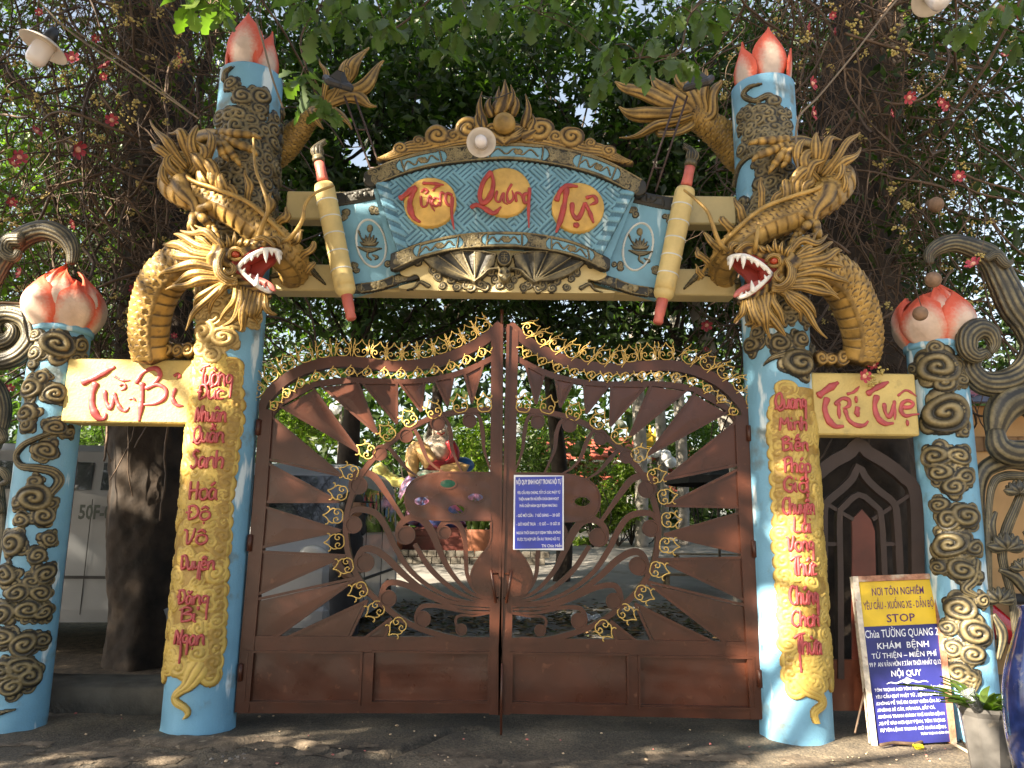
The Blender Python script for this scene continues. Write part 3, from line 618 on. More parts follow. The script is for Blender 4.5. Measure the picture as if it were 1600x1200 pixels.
letters(t, yf, [([(640, 290), (740, 250), (820, 205), (900, 165)], 56), ([(750, 290), (722, 380), (722, 480), (765, 560), (815, 570), (828, 530)], 56), ([(818, 350), (830, 440), (862, 488), (882, 440), (890, 365)], 38), ([(892, 370), (915, 440), (945, 495), (985, 508), (1010, 480)], 34), ([(895, 240), (950, 270), (1018, 272)], 22), ([(935, 310), (972, 300), (980, 330), (945, 352)], 24), ([(1010, 420), (1040, 412), (1062, 435)], 20), ([(1112, 290), (1108, 400), (1098, 500), (1086, 590)], 44), ([(1062, 295), (1120, 210), (1215, 178), (1252, 230), (1200, 300), (1135, 335)], 38), ([(1140, 335), (1225, 305), (1292, 340), (1285, 405), (1215, 450), (1115, 462)], 38), ([(1362, 240), (1385, 220), (1405, 240), (1385, 258)], 26), ([(1372, 335), (1350, 410), (1378, 462), (1430, 472)], 34)], (0, 540), 5.0)
t, yf = sidebox('yellow board with raised red letters Trí Tuệ between the two right pillars', 1267, 1438, 582, 681)
letters(t, yf, [([(190, 395), (262, 342), (348, 288)], 56), ([(262, 410), (242, 490), (270, 580), (325, 630), (390, 630)], 50), ([(352, 450), (352, 510), (357, 572)], 30), ([(322, 462), (375, 415), (428, 425), (430, 470), (385, 492)], 34), ([(400, 500), (430, 580), (490, 622), (550, 622), (582, 590)], 36), ([(488, 422)], 56), ([(500, 480), (493, 520), (505, 557)], 44), ([(415, 380), (470, 362), (512, 320)], 24), ([(572, 380), (645, 332), (740, 284)], 46), ([(650, 390), (632, 470), (655, 560), (710, 608), (780, 606)], 46), ([(705, 450), (715, 520), (745, 557), (772, 500), (785, 430)], 34), ([(785, 430), (788, 500), (790, 580)], 26), ([(850, 485), (905, 482), (935, 455), (895, 430), (850, 450), (836, 505), (870, 548), (930, 540), (980, 535)], 32), ([(812, 392), (880, 350), (960, 397)], 20), ([(888, 605)], 50)], (1240, 540), 5.0)

# ---------------------------------------------------------------- the name plaque
YP = YC-.30        # front of the plaque
PX0, PX1 = P(450, 300, YP)[0], P(1150, 300, YP)[0]
TQ = thing('name_plaque', 'blue scroll shaped name plaque with red lettering Tường Quang Tự above the gate', 'sign', (P(787, 455, YC)[0], YC-.12, P(787, 455, YC-.12)[2]))
def pm(yb=YP, bow=0.0):
    def f(u, v, h):
        return np.stack([u, yb-h+bow*((u-.02)/1.1)**2, v], -1)
    return f
def pxz(px, py, Y=YP): a = P(px, py, Y); return (a[0], a[2])
def curve_y(pts, step=.01):
    q = spline([pxz(*a) for a in pts], step=step); return q
top_e = curve_y([(588, 292), (640, 272), (700, 259), (790, 252), (870, 261), (935, 279), (990, 306)])
bot_e = curve_y([(622, 396), (660, 381), (720, 368), (790, 364), (850, 369), (900, 381), (940, 402)])
rim_t = curve_y([(576, 268), (636, 246), (700, 233), (790, 226), (872, 233), (940, 250), (1002, 282)])
rim_b = curve_y([(616, 424), (660, 405), (720, 392), (790, 388), (850, 393), (900, 404), (946, 424)])
def inside_between(U, V, top, bot):
    """between two edges that each are functions of x; ends follow straight sides"""
    tt = np.interp(U, top[:, 0], top[:, 1]); bb = np.interp(U, bot[:, 0], bot[:, 1])
    l = top[0]; l2 = bot[0]; r = top[-1]; r2 = bot[-1]
    xl = l2[0]+(l[0]-l2[0])*(V-l2[1])/(l[1]-l2[1]); xr = r2[0]+(r[0]-r2[0])*(V-r2[1])/(r[1]-r2[1])
    return (V < tt) & (V > bb) & (U > xl) & (U < xr), xl, xr, tt, bb
# blue field with raised key-fret pattern
f = Field(top_e[0][0]-.02, top_e[-1][0]+.02, bot_e[:, 1].min()-.03, top_e[:, 1].max()+.03, .0058)
k, xl, xr, tt, bb = inside_between(f.U, f.V, top_e, bot_e)
def fret(U, V):
    a = (U+V)/math.sqrt(2)/.034; b = (U-V)/math.sqrt(2)/.034      # diagonal cells
    ia, ib = np.floor(a).astype(int), np.floor(b).astype(int); fa, fb = a-ia, b-ib
    hsh = ((ia//3*7+ib//4*13) % 5); g1 = np.where(hsh < 2, fb, fa)
    blk = ((ia//4+ib//4) % 2) == 0
    fr = np.where(blk, (a*1.0) % 1, (b*1.0) % 1); end = np.where(blk, (b % 4), (a % 4))
    ln = (fr > .38); cross = (end > 3.45) & ((np.where(blk, ia, ib) % 2) == 0); return ln | cross
W_ = (f.U-xl)/(xr-xl); roll = .055*np.exp(-(np.minimum(W_, 1-W_)/.05)**2)
fp = fret(f.U*np.where(f.U > 0, -1, 1), f.V); twist = (np.sin((f.V+f.U*.3)*70) > 0)
side = np.minimum(W_, 1-W_) < .055; pat = np.where(side, twist, fp)
hh = np.where(pat, .012, .0)+.035*np.sin(np.clip((f.V-bb)/(tt-bb), 0, 1)*math.pi)*.5+roll
f.H[k] = hh[k]; f.C[k] = np.where(pat, .9, .12)[k]
f.mesh('fret_panel', BLUE2, TQ, pm(), base=-.05)
# backing slab so that the plaque has thickness
poly = np.vstack([rim_t, rim_b[::-1]]); V, F_ = prism(poly, YP+.012, YP+.16); mk('plaque_back', V, F_, BLUE2, TQ, False, att=np.ones(len(V)))
# carved bronze borders with blue cartouches
def border(e_out, e_in, carts, name, flip=1, seed=1):
    u0 = min(e_out[:, 0].min(), e_in[:, 0].min()); u1 = max(e_out[:, 0].max(), e_in[:, 0].max()); v0 = min(e_out[:, 1].min(), e_in[:, 1].min()); v1 = max(e_out[:, 1].max(), e_in[:, 1].max())
    f = Field(u0-.03, u1+.03, v0-.03, v1+.03, .0048); n = 60; s_ = np.linspace(0, 1, n); A = spline(e_out, n=n); B = spline(e_in, n=n); mid = (A+B)/2; wd = np.linalg.norm(A-B, axis=1)
    f.stroke(mid, wd*1.02, 0, .016, 0); f.C[f.H > -.5] = .15
    f.stroke(A*.94+B*.06, .014, .012, .014, 0); f.stroke(A*.06+B*.94, .014, .012, .014, 0)
    r_ = random.Random(seed)
    for k_ in range(430):
        x = r_.random(); c = [np.interp(x, s_, mid[:, 0]), np.interp(x, s_, mid[:, 1])]; j = r_.uniform(-.3, .3)*np.interp(x, s_, wd); i = int(x*(n-1)); d = (A-B)[i]/wd[i]
        f.swirl(c[0]+d[0]*j, c[1]+d[1]*j, r_.uniform(.018, .034), r_.choice([-1, 1]), r_.random(), 1.5, .0125, .30)
    for a, b in carts:          # clear a rounded window and lay a blue plate with a little vine in it
        for x in np.linspace(a, b, 40):
            c = [np.interp(x, s_, mid[:, 0]), np.interp(x, s_, mid[:, 1])]; R = np.interp(x, s_, wd)*.36; d = np.hypot(f.U-c[0], f.V-c[1]); f.H[d < R] = .008; f.C[d < R] = -3
        xs_ = np.linspace(a, b, 9); pts = []
        ring = [(np.interp(x, s_, mid[:, 0]), np.interp(x, s_, mid[:, 1]), np.interp(x, s_, wd)*.36, x) for x in np.linspace(a, b, 14)]
        i_ = lambda x: (A-B)[int(x*(n-1))]/wd[int(x*(n-1))]
        up = [(q[0]+i_(q[3])[0]*q[2], q[1]+i_(q[3])[1]*q[2]) for q in ring]; dn = [(q[0]-i_(q[3])[0]*q[2], q[1]-i_(q[3])[1]*q[2]) for q in ring]
        f.stroke(up+dn[::-1]+[up[0]], .012, .010, .014, 0)
        vine = [(q[0]+i_(q[3])[0]*q[2]*.45*(1 if z_ % 2 else -1), q[1]+i_(q[3])[1]*q[2]*.45*(1 if z_ % 2 else -1)) for z_, q in enumerate(ring[::2])]
        f.stroke(vine, .011, .009, .012, 0)
        m_ = ring[7]
        for q in range(6): an = q*1.047; f.disc(m_[0]+math.cos(an)*.022, m_[1]+math.sin(an)*.014, .014, .01, .6, .9)
        f.disc(m_[0], m_[1], .012, .016, .6, .9)
    blu = f.C < -2; B2 = Field(0, 1, 0, 1, .5); B2.u, B2.v, B2.U, B2.V, B2.st = f.u, f.v, f.U, f.V, f.st; B2.H = np.where(blu, .009, -1.0); B2.C = np.where(blu, .8, 0)
    f.C[blu] = .1; f.mesh(name, BRONZE, TQ, pm(YP-.018), base=-.03); B2.H = np.where(blu & (f.H <= .0081), .012, -1.0)
    K2 = B2.H > -.5
    for a, b in carts:
        lo = np.interp(a-.03, s_, mid[:, 0]); hi = np.interp(b+.03, s_, mid[:, 0]); B2.H = np.where(K2 & (f.U > min(lo, hi)-.06) & (f.U < max(lo, hi)+.06), .012, -1.0); B2.mesh('blue_cartouche', BLUE2, TQ, pm(YP-.018), base=-.01)
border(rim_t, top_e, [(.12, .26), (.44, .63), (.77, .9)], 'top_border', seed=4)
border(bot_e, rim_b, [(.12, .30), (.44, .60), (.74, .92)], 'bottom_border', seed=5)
# gold discs and letters
YD = YP-.055
for cx_, cy_, R in ((672, 316, 41), (789, 300, 40.5), (903, 324, 41)):
    c = P(cx_, cy_, YD); r = R*MPP(cx_, cy_, YD); V, F_ = lathe([(.0001, .012), (r*.94, .010), (r, .002), (r, -.06)], (0, 0, 0), 40); V = V@rot('X', rad(90)).T+c; mk('gold_disc', V, F_, mat('disc_gold_paint', (.60, .37, .09), .5, var=.18, vs=9, bump=.3, bs=50), TQ)
LT = [([(215, 670), (255, 640), (298, 602)], 26), ([(296, 608), (268, 690), (283, 760), (322, 792)], 26), ([(325, 655), (330, 705), (355, 705), (372, 655), (378, 700), (398, 735)], 13), ([(328, 635), (345, 618), (360, 632), (345, 645)], 12), ([(335, 588), (390, 590), (445, 597)], 15), ([(400, 662), (383, 690), (405, 708), (428, 682), (402, 660)], 13), ([(388, 628), (405, 608), (428, 604)], 12), ([(425, 708), (430, 640), (452, 645), (470, 640)], 12), ([(490, 650), (462, 642), (455, 680), (475, 705), (490, 660), (486, 720), (490, 780), (499, 830)], 15),
 ([(692, 528), (652, 580), (632, 650), (648, 692), (685, 660), (703, 590), (692, 528)], 24), ([(585, 716), (615, 702), (660, 722), (705, 745), (742, 712)], 22), ([(722, 628), (714, 672), (735, 685), (755, 640), (757, 685), (778, 700)], 13), ([(798, 592), (775, 640), (782, 688), (808, 665), (800, 625)], 13), ([(822, 685), (822, 640), (845, 645), (852, 668)], 12), ([(890, 640), (862, 650), (866, 692), (890, 672), (892, 612), (886, 720), (888, 822)], 15),
 ([(1030, 680), (1055, 625), (1095, 602), (1142, 606)], 24), ([(1085, 612), (1072, 700), (1052, 780), (1030, 845)], 26), ([(1113, 690), (1115, 745), (1140, 772), (1165, 735), (1175, 690)], 22), ([(1178, 690), (1200, 730), (1225, 795)], 19), ([(1185, 665), (1225, 655), (1240, 685), (1205, 702)], 17), ([(1122, 806), (1150, 808)], 26)]
letters(TQ, YD-.012, [(a, b*1.18) for a, b in LT], (560, 110), 3.3333, RED, fl=.6)
# gold crest with waves, curls and the flaming pearl
crest_px = [(592, 250, 8), (606, 242, 12), (624, 234, 16), (645, 226, 14)]
def mirr(px, py): return 1577-px, py+.0125*(1577-2*px)
a0 = P(585, 260, YP); a1 = P(992, 120, YP); f = Field(a0[0]-.02, a1[0]+.03, a0[2]-.05, a1[2]+.05, .0056)
mp_ = MPP(787, 220, YP)
for mfn in (lambda a, b: (a, b), mirr):
    f.stroke([pxz(*mfn(*q)) for q in [(590, 250), (606, 246), (622, 240), (640, 232), (662, 230), (690, 224), (730, 216), (787, 212)]], [.03, .09, .13, .13, .12, .13, .14, .15], 0, .03, 5)
    for cx_, cy_, R, d in ((626, 234, 11, 1), (655, 222, 9, -1), (684, 214, 19, 1), (709, 214, 12, -1), (733, 203, 21, 1), (752, 213, 13, -1), (770, 205, 12, 1)):
        q = mfn(cx_, cy_); u, v = pxz(*q); f.swirl(u, v, R*mp_, d if mfn is not mirr else -d, .3, 1.9, .022, .30)
f.mesh('crest_waves', GOLD, TQ, pm(YP+.0), base=-.04)
V, F_ = ell(P(788, 193, YP-.07), (.092, .07, .092), 24, 16); mk('pearl', V, F_, GOLD, TQ)
fl = MB()
for base, tip, R in (((776, 178), (789, 124), .05), ((768, 182), (768, 150), .03), ((800, 180), (802, 146), .03), ((757, 200), (753, 143), .03), ((818, 200), (821, 146), .03), ((752, 210), (748, 172), .03), ((824, 210), (832, 178), .03), ((764, 215), (740, 196), .035), ((812, 215), (842, 200), .035), ((788, 176), (780, 135), .03), ((792, 172), (798, 132), .03)):
    a = P(base[0], base[1], YP-.02); b = P(tip[0], tip[1], YP-.03); m_ = (a+b)/2+np.array([.03*np.sign(tip[0]-788+.1), -.02, 0]); q = spline([a, m_, b], n=14)
    V, F_, c = tube(q, np.array([1, 1.25, 1.0, .7, .35, .08])*R, 14, .7, lambda S, T: (1+.16*np.cos(T*4+S*9), .5+.5*np.cos(T*4+S*9))); fl.add(V, F_, c)
fl.build('flame', GOLD, TQ)
fl = MB()
for s_ in (-1, 1):
    for q_ in range(3): V, F_, c = tube(spline([P(788, 217, YP-.05)+np.array([s_*.0, 0, -q_*.02]), P(788+s_*18, 215-q_*3, YP-.06), P(788+s_*32, 205-q_*4, YP-.03)], n=10), [.03, .035, .02, .006], 10, .7, lambda S, T: (1+.14*np.cos(T*4), .5+.5*np.cos(T*4))); fl.add(V, F_, c)
fl.build('flame_cup', GOLD, TQ)
# bat with spread wings, clouds below
poly = [pxz(*q, YP+.05) for q in ((625, 424), (650, 408), (700, 396), (787, 391), (870, 396), (925, 410), (948, 428), (934, 438), (918, 436), (925, 448), (945, 458), (640, 452), (656, 438), (650, 428), (636, 432))]
V, F_ = prism(spline(poly, step=.02, closed=True), YP+.05, YP+.2); mk('bat_backing', V, F_, CREAM, TQ, False)
bx, bz = pxz(788, 400); f = Field(pxz(625, 400)[0], pxz(950, 400)[0], pxz(787, 462)[1], pxz(787, 385)[1], .0048)
for s_ in (-1, 1):
    mf = (lambda a, b: (a, b)) if s_ < 0 else mirr
    for q in range(15):
        r_ = random.Random(q+30*s_); cx_ = 676+q*7.5; cy_ = 424+(q % 3)*10+(8 if 4 < q < 12 else 0)+(0 if q > 1 else -4)
        if cy_ > 448: cy_ = 446
        u, v = pxz(*mf(cx_, cy_)); f.swirl(u, v, r_.uniform(.032, .045), r_.choice([-1, 1]), r_.random(), 1.7, .0, .35)
    f.stroke([pxz(*mf(*q)) for q in ((668, 444), (655, 438), (646, 447), (634, 450))], [.04, .03, .02, .005], 0, .02, 2)
    # wing
    tip = mf(661, 407); low = (739, 437); sh = mf(770, 398)
    LW = [(661, 404), (672, 418), (690, 430), (712, 437), (742, 440), (756, 428), (772, 418)]
    W1 = [pxz(*mf(*q)) for q in LW]; piv = pxz(*mf(742, 440)); top = [pxz(*mf(*q)) for q in ((660, 403), (690, 394), (720, 392), (750, 393), (775, 398))]
    tpoly = np.array(top+[pxz(*mf(*q)) for q in ((772, 415), (756, 424), (742, 440), (712, 437), (690, 428), (672, 416))])
    def inpoly(X, Y, pl):
        r = np.zeros(X.shape, bool); n = len(pl); j = n-1
        for i in range(n):
            xi, yi = pl[i]; xj, yj = pl[j]; c_ = ((yi > Y) != (yj > Y)) & (X < (xj-xi)*(Y-yi)/(yj-yi+1e-12)+xi); r ^= c_; j = i
        return r
    kk = inpoly(f.U, f.V, tpoly); an = np.arctan2(f.V-piv[1], f.U-piv[0]); g_ = np.abs(np.sin(an*5.2)); f.H[kk] = (.035+.022*g_)[kk]; f.C[kk] = (g_**1.2*.7)[kk]
    for q in ((665, 405), (682, 398), (702, 393), (722, 392), (742, 394)): f.stroke([piv, pxz(*mf(*q))], [.016, .012, .008], .05, .012, 0)
    f.stroke(top, .018, .05, .014, 2); f.stroke([pxz(*mf(*q)) for q in ((742, 440), (755, 430), (764, 422), (778, 420))], [.02, .03, .03, .02], .05, .02, 2)
    f.swirl(*pxz(*mf(652, 408)), .03, s_, .2, 1.5, .03, .4)
f.disc(*pxz(788, 430), .052, .05, .6, .9, 1.3)
f.disc(*pxz(788, 437), .03, .075, .5, .9); f.stroke([pxz(779, 420), pxz(783, 428)], .02, .07, .02, 0); f.stroke([pxz(797, 420), pxz(793, 428)], .02, .07, .02, 0)
f.stroke([pxz(780, 434), pxz(788, 441), pxz(796, 434)], .012, .09, .01, 0)
for e_ in (-1, 1): f.disc(*pxz(788+e_*5, 427), .012, .09, .6, .05)
f.disc(*pxz(788, 404), .055, .05, .35, .15, 1.15); c_ = pxz(788, 404)
f.stroke([(c_[0]+.052*math.cos(a), c_[1]+.06*math.sin(a)) for a in np.linspace(0, 6.28, 16)], .012, .06, .014, 0)
for a, b in (((-.02, .035), (.02, .035)), ((-.025, .015), (.025, .015)), ((-.02, -.005), (.02, -.005)), ((-.02, -.03), (.02, -.03)), ((-.02, -.005), (-.02, -.03)), ((.02, -.005), (.02, -.03)), ((0, .035), (0, -.03))):
    f.stroke([(c_[0]+a[0], c_[1]+a[1]), (c_[0]+b[0], c_[1]+b[1])], .008, .068, .012, 0)
f.mesh('bat_relief', BRONZE, TQ, pm(YP+.045), base=-.02)
# side sheets
RIMW = mat('white_oval_paint', (.6, .62, .6), .5)
for s_ in (-1, 1):
    mf = (lambda a, b: (a, b)) if s_ < 0 else mirr
    ys_ = YP+.085; q = lambda a, b: pxz(*mf(a, b), ys_)
    tp = spline([q(519, 304), q(545, 300), q(575, 294), q(604, 288)], step=.02); bt = spline([q(552, 462), q(590, 452), q(625, 444), q(648, 437)], step=.02)
    V, F_ = prism(np.vstack([tp, bt[::-1]]), ys_, ys_+.06); mk('side_sheet', V, F_, BLUE2, TQ, False, att=np.ones(len(V)))
    f = Field(min(q(515, 300)[0], q(660, 300)[0]), max(q(515, 300)[0], q(660, 300)[0]), q(560, 466)[1], q(560, 284)[1], .0048)
    def sb(a, b, w_, cart):
        f.stroke(a, w_, 0, .014, 0); f.C[f.H > -.5] = np.minimum(f.C[f.H > -.5], .3); n = len(spline(a, step=.01)); S_ = spline(a, n=80)
        for z in range(26):
            i = RNG.randrange(80)
            if abs(i/80-cart) > .2: f.swirl(S_[i][0], S_[i][1]+RNG.uniform(-.015, .015), RNG.uniform(.018, .03), RNG.choice([-1, 1]), RNG.random(), 1.5, .008, .3)
        i0 = int(80*cart); c0 = S_[i0]
        for e_ in range(8): an = e_*math.pi/4; f.disc(c0[0]+math.cos(an)*.05, c0[1]+math.sin(an)*.018, .018, .018, .5, .9)
        f.disc(c0[0], c0[1], .018, .025, .6, .9)
        up = [(S_[i][0], S_[i][1]+.034) for i in range(max(2, i0-22), min(78, i0+22), 4)]; dn = [(a_[0], a_[1]-.068) for a_ in up[::-1]]; f.stroke(up+dn+[up[0]], .01, .012, .012, 0)
    sb([q(522, 313), q(550, 309), q(580, 303), q(606, 297)], 0, .115, .5)
    sb([q(552, 452), q(590, 447), q(620, 437), q(650, 429)], 0, .085, .4)
    for px_, py_ in ((536, 336), (588, 326), (556, 418), (612, 410)):
        u, v = q(px_, py_)
        for z in range(4): f.swirl(u+RNG.uniform(-.03, .03), v+RNG.uniform(-.03, .03), RNG.uniform(.022, .034), RNG.choice([-1, 1]), RNG.random(), 1.5, .003, .35)
    # lotus in the oval
    cu, cv = q(577, 380)
    for z in range(7): an = rad(90+(z-3)*26); f.stroke([(cu, cv-.02), (cu+math.cos(an)*.05, cv-.02+math.sin(an)*.05), (cu+math.cos(an)*.075, cv-.01+math.sin(an)*.085)], [.02, .035, .006], .004, .016, 2)
    f.stroke([(cu-.09, cv-.035), (cu, cv-.06), (cu+.1, cv-.045)], [.01, .05, .01], .004, .02, 3); f.stroke([(cu, cv-.06), (cu-.01, cv-.11), (cu+.02, cv-.14)], .018, .003, .012, 1)
    f.stroke([(cu-.01, cv+.03), (cu+.01, cv+.09), (cu+.0, cv+.11)], .009, .003, .01, 0); f.disc(cu, cv+.125, .025, .005, .6, .9, 1.3); f.stroke([(cu-.04, cv+.0), (cu-.07, cv+.05), (cu-.09, cv+.10)], [.014, .01, .02], .003, .012, 1); f.stroke([(cu+.03, cv-.1), (cu+.07, cv-.12), (cu+.05, cv-.14)], [.01, .03, .01], .003, .012, 1)
    f.mesh('bronze_relief', BRONZE, TQ, pm(ys_-.001), base=-.01)
    tlt = math.atan2(q(561, 417)[0]-q(587, 337)[0], 0.7*1) if False else (-.10 if s_ < 0 else .16)
    ring = [(q(580, 380)[0]+math.cos(a)*.118*1+math.sin(a)*.205*(-.16*s_*-1), q(580, 380)[1]+math.sin(a)*.20) for a in np.linspace(0, 2*math.pi, 49)]
    f = Field(cu-.25, cu+.25, cv-.28, cv+.28, .005); f.stroke(ring, .018, .0, .014, 0); f.mesh('oval_rim', RIMW, TQ, pm(ys_-.001), base=-.01)
    # scroll roller
    ax0 = P(*mf(505, 284), YP+.0); ax1 = P(*mf(541, 459), YP-.02); d = ax0-ax1; L = np.linalg.norm(d); d /= L; R = 16*MPP(520, 370, YP)
    prof = [(R*.45, -L*.02), (R*.8, 0), (R*1.0, L*.035), (R*.93, L*.045), (R*1.0, L*.05), (R*.96, L*.06)]+[(R*(1.0+.006*math.sin(z)), L*(.06+z/12*.88)) for z in range(13)]+[(R*.9, L*.97), (R*.5, L*.98)]
    V, F_ = lathe(prof, ax1, 32, dirmat(d)); mk('scroll_roller', V, F_, mat('cream_roller_plaster', (.60, .46, .19), .6, var=.12, vs=6, bump=.35, bs=40, dirt=((.42, .33, .16), 6, .6)), TQ)
    for z in (.2, .355, .51, .66, .81):
        V, F_ = lathe([(R*.99, -.006), (R*1.045, -.004), (R*1.05, .003), (R*.99, .007)], ax1+d*L*z, 32, dirmat(d)); mk('band', V, F_, RIMW, TQ)
    PK = mat('salmon_red_paint', (.52, .13, .10), .45, var=.12, vs=12, bump=.2)
    V, F_ = lathe([(.0, 0), (R*.48, .0), (R*.56, .02), (R*.5, .10), (R*.52, .17), (0, .18)], ax0+d*.0, 20, dirmat(d)); mk('red_tip', V, F_, PK, TQ)
    V, F_ = lathe([(.0, .0), (R*.35, -.005), (R*.5, .012), (R*.45, .06), (R*.5, .07), (R*.55, .20), (0, .22)], ax1-d*.215, 20, dirmat(d)); mk('red_tip', V, F_, PK, TQ)
    tb = ax0+d*.18; mb = MB(); V, F_ = lathe([(0, 0), (R*.6, .0), (R*.62, .03), (R*.5, .035), (R*.55, .05), (0, .06)], tb, 20, dirmat(d)); mb.add(V, F_, np.full(len(V), .6))
    for z in range(9): an = z*.7; o_ = np.array([math.cos(an)*R*.38, math.sin(an)*R*.3, 0]); V, F_, c = tube(spline([tb+d*.04+o_*.8, tb+d*.09+o_*1.25, tb+d*.14+o_*.7+np.array([s_*-.02, 0, 0]), tb+d*(.17+.02*(z % 3))+np.array([-s_*.09, 0, 0])+o_*.2], n=10), [.014, .02, .014, .003], 6, 1, None); mb.add(V, F_, np.tile([.1, .9, .3, 1, .2, .8], 10).tolist()+[0, 0])
    mb.build('tassel', BRONZE, TQ)
# bronze cloud wisps on the lower beam beside the dragons' mouths
for s_ in (-1, 1):
    mf = (lambda a, b: (a, b)) if s_ < 0 else mirr
    yb_ = YC-.105; q = lambda a, b: pxz(*mf(a, b), yb_); us = [q(418, 380)[0], q(530, 380)[0]]
    f = Field(min(us), max(us), q(470, 462)[1], q(470, 385)[1], .0055)
    f.stroke([q(425, 432), q(452, 424), q(478, 417), (q(492, 428)), q(508, 444)], [.03, .06, .06, .04, .01], 0, .03, 3)
    if s_ > 0:
        for z in range(7): u, v = q(430+RNG.uniform(-8, 18), 404+RNG.uniform(-14, 12)); f.swirl(u, v, .05, RNG.choice([-1, 1]), RNG.random(), 1.7, .01, .35)
    o = f.mesh('cloud_wisp', BRONZE, None, pm(yb_), base=-.004); tag(o, 'bronze cloud wisp on the lower beam by the %s dragon\'s mouth' % ('left' if s_ < 0 else 'right'), 'ornament')
# ---------------------------------------------------------------- the big two-leaf gate
YF = YG-.04
def gx(px, py, Y=None): a = P(px, py, Y or YF); return (a[0], a[2])
XM = gx(785, 800)[0]
def mirrorer(s_):
    return (lambda q: q) if s_ < 0 else (lambda q: np.array([[2*XM-a, b] for a, b in q]) if np.ndim(q) == 2 else (2*XM-q[0], q[1]))
HEART = ["0,0 -2.2,.2 -3.8,2.2 -3.2,4.4 -1.4,4.6 -.8,3.0 -1.8,2.2 -2.4,3.0", "-3.5,3.6 -3.9,5.4 -2.8,7.2 -1.2,8.6 0,10.8", "-2.8,7.2 -4.4,7.6 -4.6,8.8"]
def motif(mb, org, ang, sc, half=HEART, both=True, r=.0058, y=YF-.012, fl=1):
    ca, sa = math.cos(ang), math.sin(ang)
    for s_ in ((-1, 1) if both else (1,)):
        for st in half:
            q = np.array([[float(b) for b in a.split(',')] for a in st.split()]); q[:, 0] *= s_*fl
            q = q*sc/10; q = np.stack([q[:, 0]*ca-q[:, 1]*sa, q[:, 0]*sa+q[:, 1]*ca], 1)+np.array(org)
            q = spline(q, step=.014); V, F_, c = tube(np.insert(q, 1, y, 1), r, 5, up=(0, -1, 0)); mb.add(V, F_)
VINE = ["0,0 2.5,2.6 5,1.6 5,-1 3,-1.8 2,-.4 2.8,.6", "5,1.6 7,-1.6 10,0", "2.5,2.6 3.4,4", "7,-1.6 7.4,-3"]
def disc2(c, r, y0, y1, n=20): return prism([(c[0]+r*math.cos(a), c[1]+r*math.sin(a)) for a in np.linspace(0, 2*math.pi, n, endpoint=False)], y0, y1)
